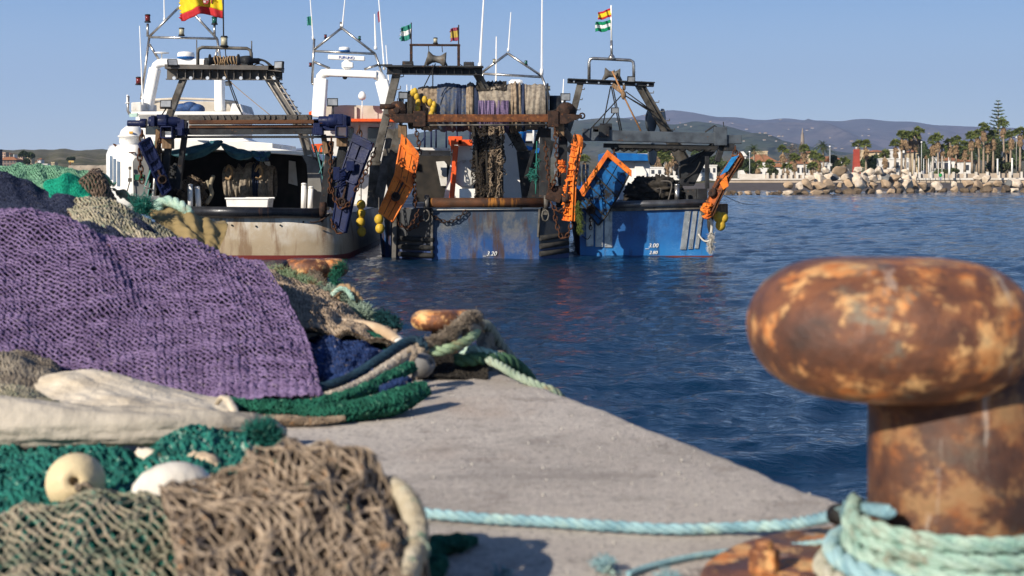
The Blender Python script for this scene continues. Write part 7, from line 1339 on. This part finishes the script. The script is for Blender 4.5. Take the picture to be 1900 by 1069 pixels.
# houses
ROOF = mat('terracotta_tiles', (.36, .16, .08), (.28, .12, .06), 1.5, .9, 0, .6, 6); WALLW = mat('whitewash', (.74, .72, .69), (.66, .64, .60), .3, .85); WALLC = mat('cream_render', (.58, .46, .30), (.5, .4, .26), .3, .85); WALLP = mat('pinkish_render', (.52, .36, .27), (.44, .30, .22), .3, .85); WND = flat('house_window', (.05, .055, .065), .3)
def house(x0, x1, ytop, ybase, Y, label, wall=WALLW, roof='hip', rh=8, name='house', win=(3, 2), depth=9, cat='house', group='houses behind the promenade', rm=None):
    a, c = P(x0, ybase, Y), P(x1, ybase, Y); zt_ = P(0, ytop, Y).z; zb_ = a.z - 1.5; t = thing(name, label, cat, ((a.x + c.x) / 2, Y, zb_), group); cx = (a.x + c.x) / 2; wx = c.x - a.x
    MB().box((cx, Y + depth / 2, (zt_ + zb_) / 2), (wx, depth, zt_ - zb_)).build('wall', wall, t)
    if roof == 'hip':
        H_ = rh * Y / F; e = .35; b = MB(); v = [(cx - wx / 2 - e, Y - e, zt_), (cx + wx / 2 + e, Y - e, zt_), (cx + wx / 2 + e, Y + depth + e, zt_), (cx - wx / 2 - e, Y + depth + e, zt_), (cx - wx * .18, Y + depth / 2, zt_ + H_), (cx + wx * .18, Y + depth / 2, zt_ + H_)]; b.add(v, [(0, 1, 5, 4), (1, 2, 5), (2, 3, 4, 5), (3, 0, 4), (3, 2, 1, 0)]); b.build('roof', rm or ROOF, t)
    elif roof == 'gable':
        H_ = rh * Y / F; b = MB(); v = [(cx - wx / 2 - .3, Y - .3, zt_), (cx + wx / 2 + .3, Y - .3, zt_), (cx + wx / 2 + .3, Y + depth, zt_), (cx - wx / 2 - .3, Y + depth, zt_), (cx, Y - .3, zt_ + H_), (cx, Y + depth, zt_ + H_)]; b.add(v, [(0, 1, 4), (1, 2, 5, 4), (2, 3, 5), (3, 0, 4, 5), (3, 2, 1, 0)]); b.build('roof', rm or ROOF, t)
    else: MB().box((cx, Y + depth / 2, zt_ + .12), (wx + .25, depth + .25, .24)).build('roof_parapet', wall, t)
    nx_, nz_ = win; hh = zt_ - a.z
    for i in range(nx_):
        for j in range(nz_):
            MB().box((cx - wx / 2 + wx * (i + .5) / nx_, Y - .02, a.z + hh * (j + .5) / nz_), (min(1.1, wx / nx_ * .45), .1, min(1.2, hh / nz_ * .5))).build('window', WND, t)
    return t
house(1394, 1440, 300, 330, 330, 'white villa with wide terracotta roof behind the shrub', rh=14, win=(4, 2)); house(1410, 1424, 282, 300, 345, 'yellow-cream house peeking above the terracotta villa', WALLC, 'flat', win=(2, 1))
house(1437, 1458, 310, 333, 312, 'small white house left of the leafless trees', roof='gable', rh=7, win=(2, 1)); house(1458, 1470, 300, 330, 336, 'narrow white house behind the shorter palms', roof='hip', rh=6, win=(1, 2)); house(1477, 1502, 304, 328, 318, 'white house with red roof in the middle of the palms', rh=9, win=(3, 1)); house(1500, 1512, 285, 318, 350, 'cream and red upstairs house behind the middle palms', WALLC, 'hip', 5, win=(1, 2))
house(1528, 1555, 300, 326, 322, 'white house with gabled roof left of the red tower', roof='gable', rh=10, win=(3, 1)); house(1548, 1562, 296, 320, 340, 'small white house with a red roof beside the olive shrubbery', roof='hip', rh=5, win=(1, 1)); house(1480, 1496, 296, 312, 345, 'cream house half hidden by palms', WALLC, 'hip', 5, win=(1, 1))
house(1637, 1690, 296, 316, 305, 'large white modern house behind the big rocks', roof='flat', win=(3, 1)); house(1668, 1682, 278, 300, 309, 'white tower block of the modern house', roof='flat', win=(1, 1)); house(1600, 1612, 280, 300, 350, 'cream house right above the red tower', WALLC, 'flat', win=(1, 1)); house(1622, 1644, 282, 300, 345, 'cream terraced houses behind the modern white house', WALLC, 'hip', 4, win=(3, 2))
house(1698, 1716, 282, 312, 330, 'beige apartment house behind the flagpoles', WALLC, 'hip', 5, win=(2, 2)); house(1728, 1752, 294, 320, 318, 'white rounded house right of the flagpoles', roof='flat', win=(2, 1)); house(1760, 1786, 298, 322, 320, 'low white house with terracotta roof behind the right palms', rh=6, win=(3, 1)); house(1786, 1802, 300, 322, 316, 'small white house at the foot of the right palms', roof='gable', rh=4, win=(1, 1))
house(1232, 1262, 296, 322, 325, 'white house seen under the gantry of the bright blue boat', rh=6, win=(3, 1)); house(1205, 1230, 312, 326, 300, 'white beach building behind the bright blue boat', roof='flat', win=(2, 1)); house(1290, 1330, 308, 324, 310, 'long white building right behind the bright blue boat', roof='flat', win=(4, 1)); house(1374, 1384, 290, 318, 318, 'white pointed chapel-like house left of the street lamp', roof='gable', rh=9, win=(1, 1), rm=WALLW, depth=4)
# red lighthouse tower
t = thing('harbour_beacon', 'square red brick-coloured harbour beacon standing on the breakwater', 'beacon', tuple(P(1589, 320, 232))); RED = mat('beacon_red', (.38, .07, .045), (.30, .055, .04), 1.5, .8, 0, .3, 6)
b = MB(); zb_, zt_ = P(0, 322, 232).z, P(0, 277, 232).z; cx = P(1589, 0, 232).x
b.loft([[Vector((cx + sx * w_, 232 + sy * w_, z)) for sx, sy in ((-1, -1), (1, -1), (1, 1), (-1, 1))] for w_, z in ((.56, zb_), (.42, zb_ + (zt_ - zb_) * .8), (.42, zt_))]); b.build('tower', RED, t); b = MB().box((cx, 232, zt_ - .9), (1.0, 1.0, .08)).box((cx, 232, zb_ + 1.9), (1.04, 1.04, .06)); b.build('band', RED, t); MB().lathe([(.16, 0), (.16, .3), (.05, .36)], (cx, 232, zt_), n=10).build('lantern', WHITEG, t)
# lattice pylon
t = thing('lattice_pylon', 'slim pale tapering pylon far behind the shorter palms', 'pylon', tuple(P(1489, 300, 900))); MB().lathe([(1.9, 0), (1.0, 20), (.5, 22.5), (.2, 25)], P(1489, 311, 900), n=12).build('shaft', mat('pale_pylon', (.30, .25, .2), (.22, .18, .15), .2, .9), t)
# lamps and poles
POLE = flat('pole_paint', (.55, .56, .55), .5)
def lamp(px, yt, yb, Y, label, heads=1, r=.07, m=POLE, group='street lamps', cat='street lamp', name='street_lamp'):
    a, c = P(px, yb, Y), P(px, yt, Y); t = thing(name, label, cat, tuple(a), group); MB().tube([a, c], [r, r * .7], 8).build('pole', m, t)
    if heads: MB().ball(c + Vector((0, 0, .12)), (.22, .16), 10, 6).build('lamp_head', WHITE, t)
    if heads > 1: MB().box(c + Vector((-.5, 0, .1)), (.5, .2, .12)).box(c + Vector((.5, 0, .1)), (.5, .2, .12)).build('lamp_head', STEELD, t)
    return t
lamp(1391, 283, 334, 285, 'lone tall street lamp near the white villa'); lamp(1540, 273, 330, 290, 'street lamp with white head left of the red beacon'); lamp(1886, 256, 323, 285, 'tall double-headed lamp near the right edge', 2, .09, mat('lamp_steel', (.3, .28, .25), (.2, .19, .17), 1)); lamp(1710, 265, 318, 288, 'tall street lamp beside the tallest left palms')
for i, (x, yt) in enumerate(((1851, 297), (1878, 296), (1762, 301))): lamp(x, yt, 325, 281, ['thick white post in front of the thicket, middle one of three', 'thick white post nearest the right edge', 'thick white post left of the hedge gap'][i], 1, .2, WHITE, 'thick white posts', 'post', 'white_post')
for i, (x, yt) in enumerate(((1683, 292), (1696, 296), (1704, 290), (1714, 294), (1723, 294), (1731, 290), (1741, 300), (1748, 290), (1760, 292))): lamp(x, yt, 333, 279, 'bare white flagpole behind the rocks, %s from the left' % ordn[i], 0, .065, WHITE, 'bare flagpoles', 'flagpole', 'flagpole')
# beach railing, person
t = thing('person', 'standing person in a green top and pale trousers on the beach behind the rocks', 'person', tuple(P(1745, 337, 262)))
def person(t, p, H_=1.72, shirt=None, legs=None):
    p = Vector(p); s = H_ / 1.72; b = MB()
    b.loft([[p + Vector((x * s, y * s, z * s)) for x, y in [(w_ * math.cos(a), d * math.sin(a)) for a in [k * math.pi / 5 for k in range(10)]]] for z, w_, d in ((.86, .16, .11), (1.0, .15, .10), (1.2, .17, .11), (1.38, .20, .11), (1.44, .15, .09), (1.48, .06, .06), (1.54, .055, .055), (1.58, .07, .085), (1.66, .08, .095), (1.72, .06, .07), (1.745, .02, .02))], smooth=True)
    for sg in (-1, 1):
        b.tube([p + Vector(v) * s for v in ((sg * .09, 0, .9), (sg * .10, .0, .5), (sg * .11, .02, .1))], [.085 * s, .06 * s, .045 * s], 8); b.box(p + Vector((sg * .11, -.05, .04)) * s, (.09, .25, .08)); b.tube([p + Vector(v) * s for v in ((sg * .19, 0, 1.4), (sg * .25, .0, 1.12), (sg * .23, -.1, .88))], [.05 * s, .04 * s, .03 * s], 7)
    b.build('body', mat('skin', (.42, .25, .17), (.36, .2, .14), 5, .6), t)
    b = MB(); b.loft([[p + Vector((x * s, y * s, z * s)) for x, y in [(w_ * math.cos(a), d * math.sin(a)) for a in [k * math.pi / 5 for k in range(10)]]] for z, w_, d in ((.84, .20, .15), (1.0, .185, .14), (1.2, .20, .145), (1.40, .225, .14), (1.47, .12, .10))], smooth=True)
    for sg in (-1, 1): b.tube([p + Vector(v) * s for v in ((sg * .19, 0, 1.42), (sg * .26, .0, 1.12), (sg * .24, -.09, .92))], [.075, .06, .05], 7)
    b.build('green_top', shirt or flat('green_shirt', (.02, .30, .07), .8), t); b = MB()
    for sg in (-1, 1): b.tube([p + Vector(v) * s for v in ((sg * .09, 0, .92), (sg * .10, .0, .5), (sg * .11, .02, .1))], [.11, .085, .07], 8)
    b.build('trousers', legs or flat('pale_trousers', (.30, .33, .38), .8), t); MB().ball(p + Vector((0, .02, 1.68)) * s, (.095, .085), 10, 6).build('hair', flat('dark_hair', (.03, .02, .015)), t)
person(t, P(1745, 337, 262), 1.75)
# farms on the hills, left town
g = random.Random(31); WALLF = mat('farm_whitewash', (.46, .43, .39), (.36, .33, .29), .3, .9)
cand = [(1196, 214), (1204, 224), (1216, 217), (1171, 222), (1186, 228), (1128, 232), (1145, 226), (1100, 236), (1262, 228), (1272, 232), (1282, 235), (1318, 226), (1258, 236), (1410, 247), (1420, 247), (1427, 252), (1445, 253), (1452, 253), (1418, 260), (1440, 262), (1457, 266), (1448, 222), (1463, 240), (1359, 229), (1497, 242), (1507, 238), (1385, 240), (1430, 252), (1550, 275), (1562, 276), (1600, 252), (1612, 252), (1540, 256), (1580, 262), (1735, 252), (1724, 248), (1612, 240), (1520, 268), (880, 250), (800, 262), (1380, 262), (1340, 240), (1470, 268), (180, 290), (150, 298), (120, 300), (560, 285)]
for i, (x, y) in enumerate(cand):
    far_ = y < 244 and x > 1340 or x > 1580; Y = 4800 if far_ else 2500
    c = P(x, y, Y); w_ = g.uniform(1.8, 5) * Y / F; h_ = g.uniform(.8, 1.6) * Y / F; t = thing('farmhouse', 'tiny white farmhouse scattered on the hillside', 'house', (c.x, c.y, c.z - h_), 'white farmhouses on the hills'); MB().box(c, (w_, 8, h_)).box(c + Vector((w_ * .3, 3, -h_ * .1)), (w_ * .5, 8, h_ * 1.5)).build('wall', WALLF, t); MB().prism([c + Vector((-w_ / 2 - .3, -4.3, h_ / 2 + .02)), c + Vector((w_ / 2 + .3, -4.3, h_ / 2 + .02)), c + Vector((w_ / 2, 0, h_ * .75)), c + Vector((-w_ / 2, 0, h_ * .75))], (0, 0, .2)).build('roof', ROOF, t)
# left: sea wall, town on the slope
SW = mat('rough_sea_wall', (.33, .28, .22), (.24, .20, .16), 1.2, .95, 0, .9, 6, spots=(.18, .15, .12), sscale=4)
t = thing('sea_wall', 'rough concrete sea wall left of the white trawler', 'wall', tuple(P(160, 345, 80)))
V = []; 
for j, (dy, z) in enumerate(((0, -.5), (0, .6), (.0, 1.2), (.15, 1.36), (1.2, 1.36), (1.3, -.5))):
    for i in range(90):
        x = P(126 + i * 1.05, 0, 80).x; V.append((x, 80 + dy + mn.noise(Vector((x * 2, j, 0))) * .1, z + .04 * mn.noise(Vector((x * 4, j * 3, 1)))))
mesh_np('wall_body', np.array(V), gridfaces(6, 90), SW, t, smooth=False)
t = thing('sea_wall', 'lower stretch of sea wall at the far left behind the pale green net', 'wall', tuple(P(50, 345, 90))); V = []
for j, (dy, z) in enumerate(((0, -.5), (0, .9), (0, 1.22), (1.2, 1.28), (1.3, -.5))):
    for i in range(80):
        x = P(-60 + i * 2.1, 0, 90).x; V.append((x, 90 + dy + mn.noise(Vector((x * 2, j, 7))) * .12, z + .05 * mn.noise(Vector((x * 4, j * 3, 5)))))
mesh_np('wall_body', np.array(V), gridfaces(5, 80), SW, t, smooth=False)
house(-6, 30, 297, 316, 420, 'brown apartment block with red roof at the far left edge', mat('brown_render', (.22, .17, .15), (.17, .13, .11), .2, .9), 'hip', 6, win=(6, 3), group='town houses at the left', depth=6)
house(-40, -18, 278, 316, 380, 'dark building cut by the left edge', mat('dark_render', (.10, .09, .09), (.08, .07, .07), .2, .9), 'flat', win=(1, 3), group='town houses at the left')
tw = [(2, 10, 284), (10, 18, 286), (18, 26, 288), (34, 42, 290), (42, 50, 295), (30, 36, 300), (60, 70, 303), (66, 76, 300), (78, 88, 305), (86, 94, 306), (95, 101, 302), (70, 76, 296), (40, 47, 304), (50, 58, 288)]
for i, (a, c, yt) in enumerate(tw): house(a, c, yt, yt + 9, 520 + (i * 37) % 90, ('pink' if i % 3 == 0 else 'cream' if i % 3 == 1 else 'pale') + ' terraced house on the left slope, %s of the cluster from the left' % ordn[sorted(range(len(tw)), key=lambda k: tw[k][0]).index(i)], [WALLP, WALLC, WALLW][i % 3], 'hip' if i % 2 else 'flat', 2.5, win=(2, 2), depth=4, group='town houses at the left')
leafy(43, 281, 292, 500, 14, 'dark umbrella pine on the left slope', LEAFS[0], 501, name='umbrella_pine', leaf=.5); leafy(57, 284, 294, 500, 15, 'second, lower umbrella pine on the left slope', LEAFS[0], 502, name='umbrella_pine', leaf=.5); leafy(48, 294, 308, 470, 14, 'dark cypress-like tree between the left town houses', LEAFS[0], 503, leaf=.4); leafy(132, 292, 302, 600, 12, 'small dark tree above the sea wall', LEAFS[0], 504, leaf=.5)
t = thing('signboard', 'small yellow board on a post above the sea wall', 'sign', tuple(P(131, 312, 84))); MB().prism([P(127, 298, 84), P(137, 298, 84), P(137, 301.5, 84), P(127, 301.5, 84)], (0, .05, 0)).build('board', flat('board_yellow', (.5, .36, .14)), t); MB().tube([P(130, 312, 84), P(130, 300, 84)], .03, 6).build('post', RUST, t)
V = []
for k, (Y, yb) in enumerate(((400, 318), (440, 312), (520, 300), (620, 296), (760, 293), (900, 300))):
    for i in range(60): px = -140 + i * 4.6; f = np.interp(px, [-140, 0, 60, 110, 135], [1.2, 1, .55, .12, 0]); V.append(((px - 950) * Y / F, Y, HC - (HY + (yb - HY) * f - HY) * Y / F * 1.0 - .5))
o = mesh_np('town_slope', np.array(V), gridfaces(6, 60), LM); tag(o, 'green slope under the left town houses', kind='structure')
# haze
hz = MB().box((600, 5500, 420), (14000, 12200, 850)); m = bpy.data.materials.new('haze_air'); m.use_nodes = True; t_ = m.node_tree; t_.nodes.clear(); out = t_.nodes.new('ShaderNodeOutputMaterial'); pv = t_.nodes.new('ShaderNodeVolumePrincipled')
pv.inputs['Color'].default_value = (.50, .66, 1.0, 1); pv.inputs['Density'].default_value = 9e-5; pv.inputs['Anisotropy'].default_value = .1; t_.links.new(pv.outputs[0], out.inputs['Volume']); o = hz.build('haze', m); tag(o, 'thin bluish sea haze over the bay', kind='stuff')
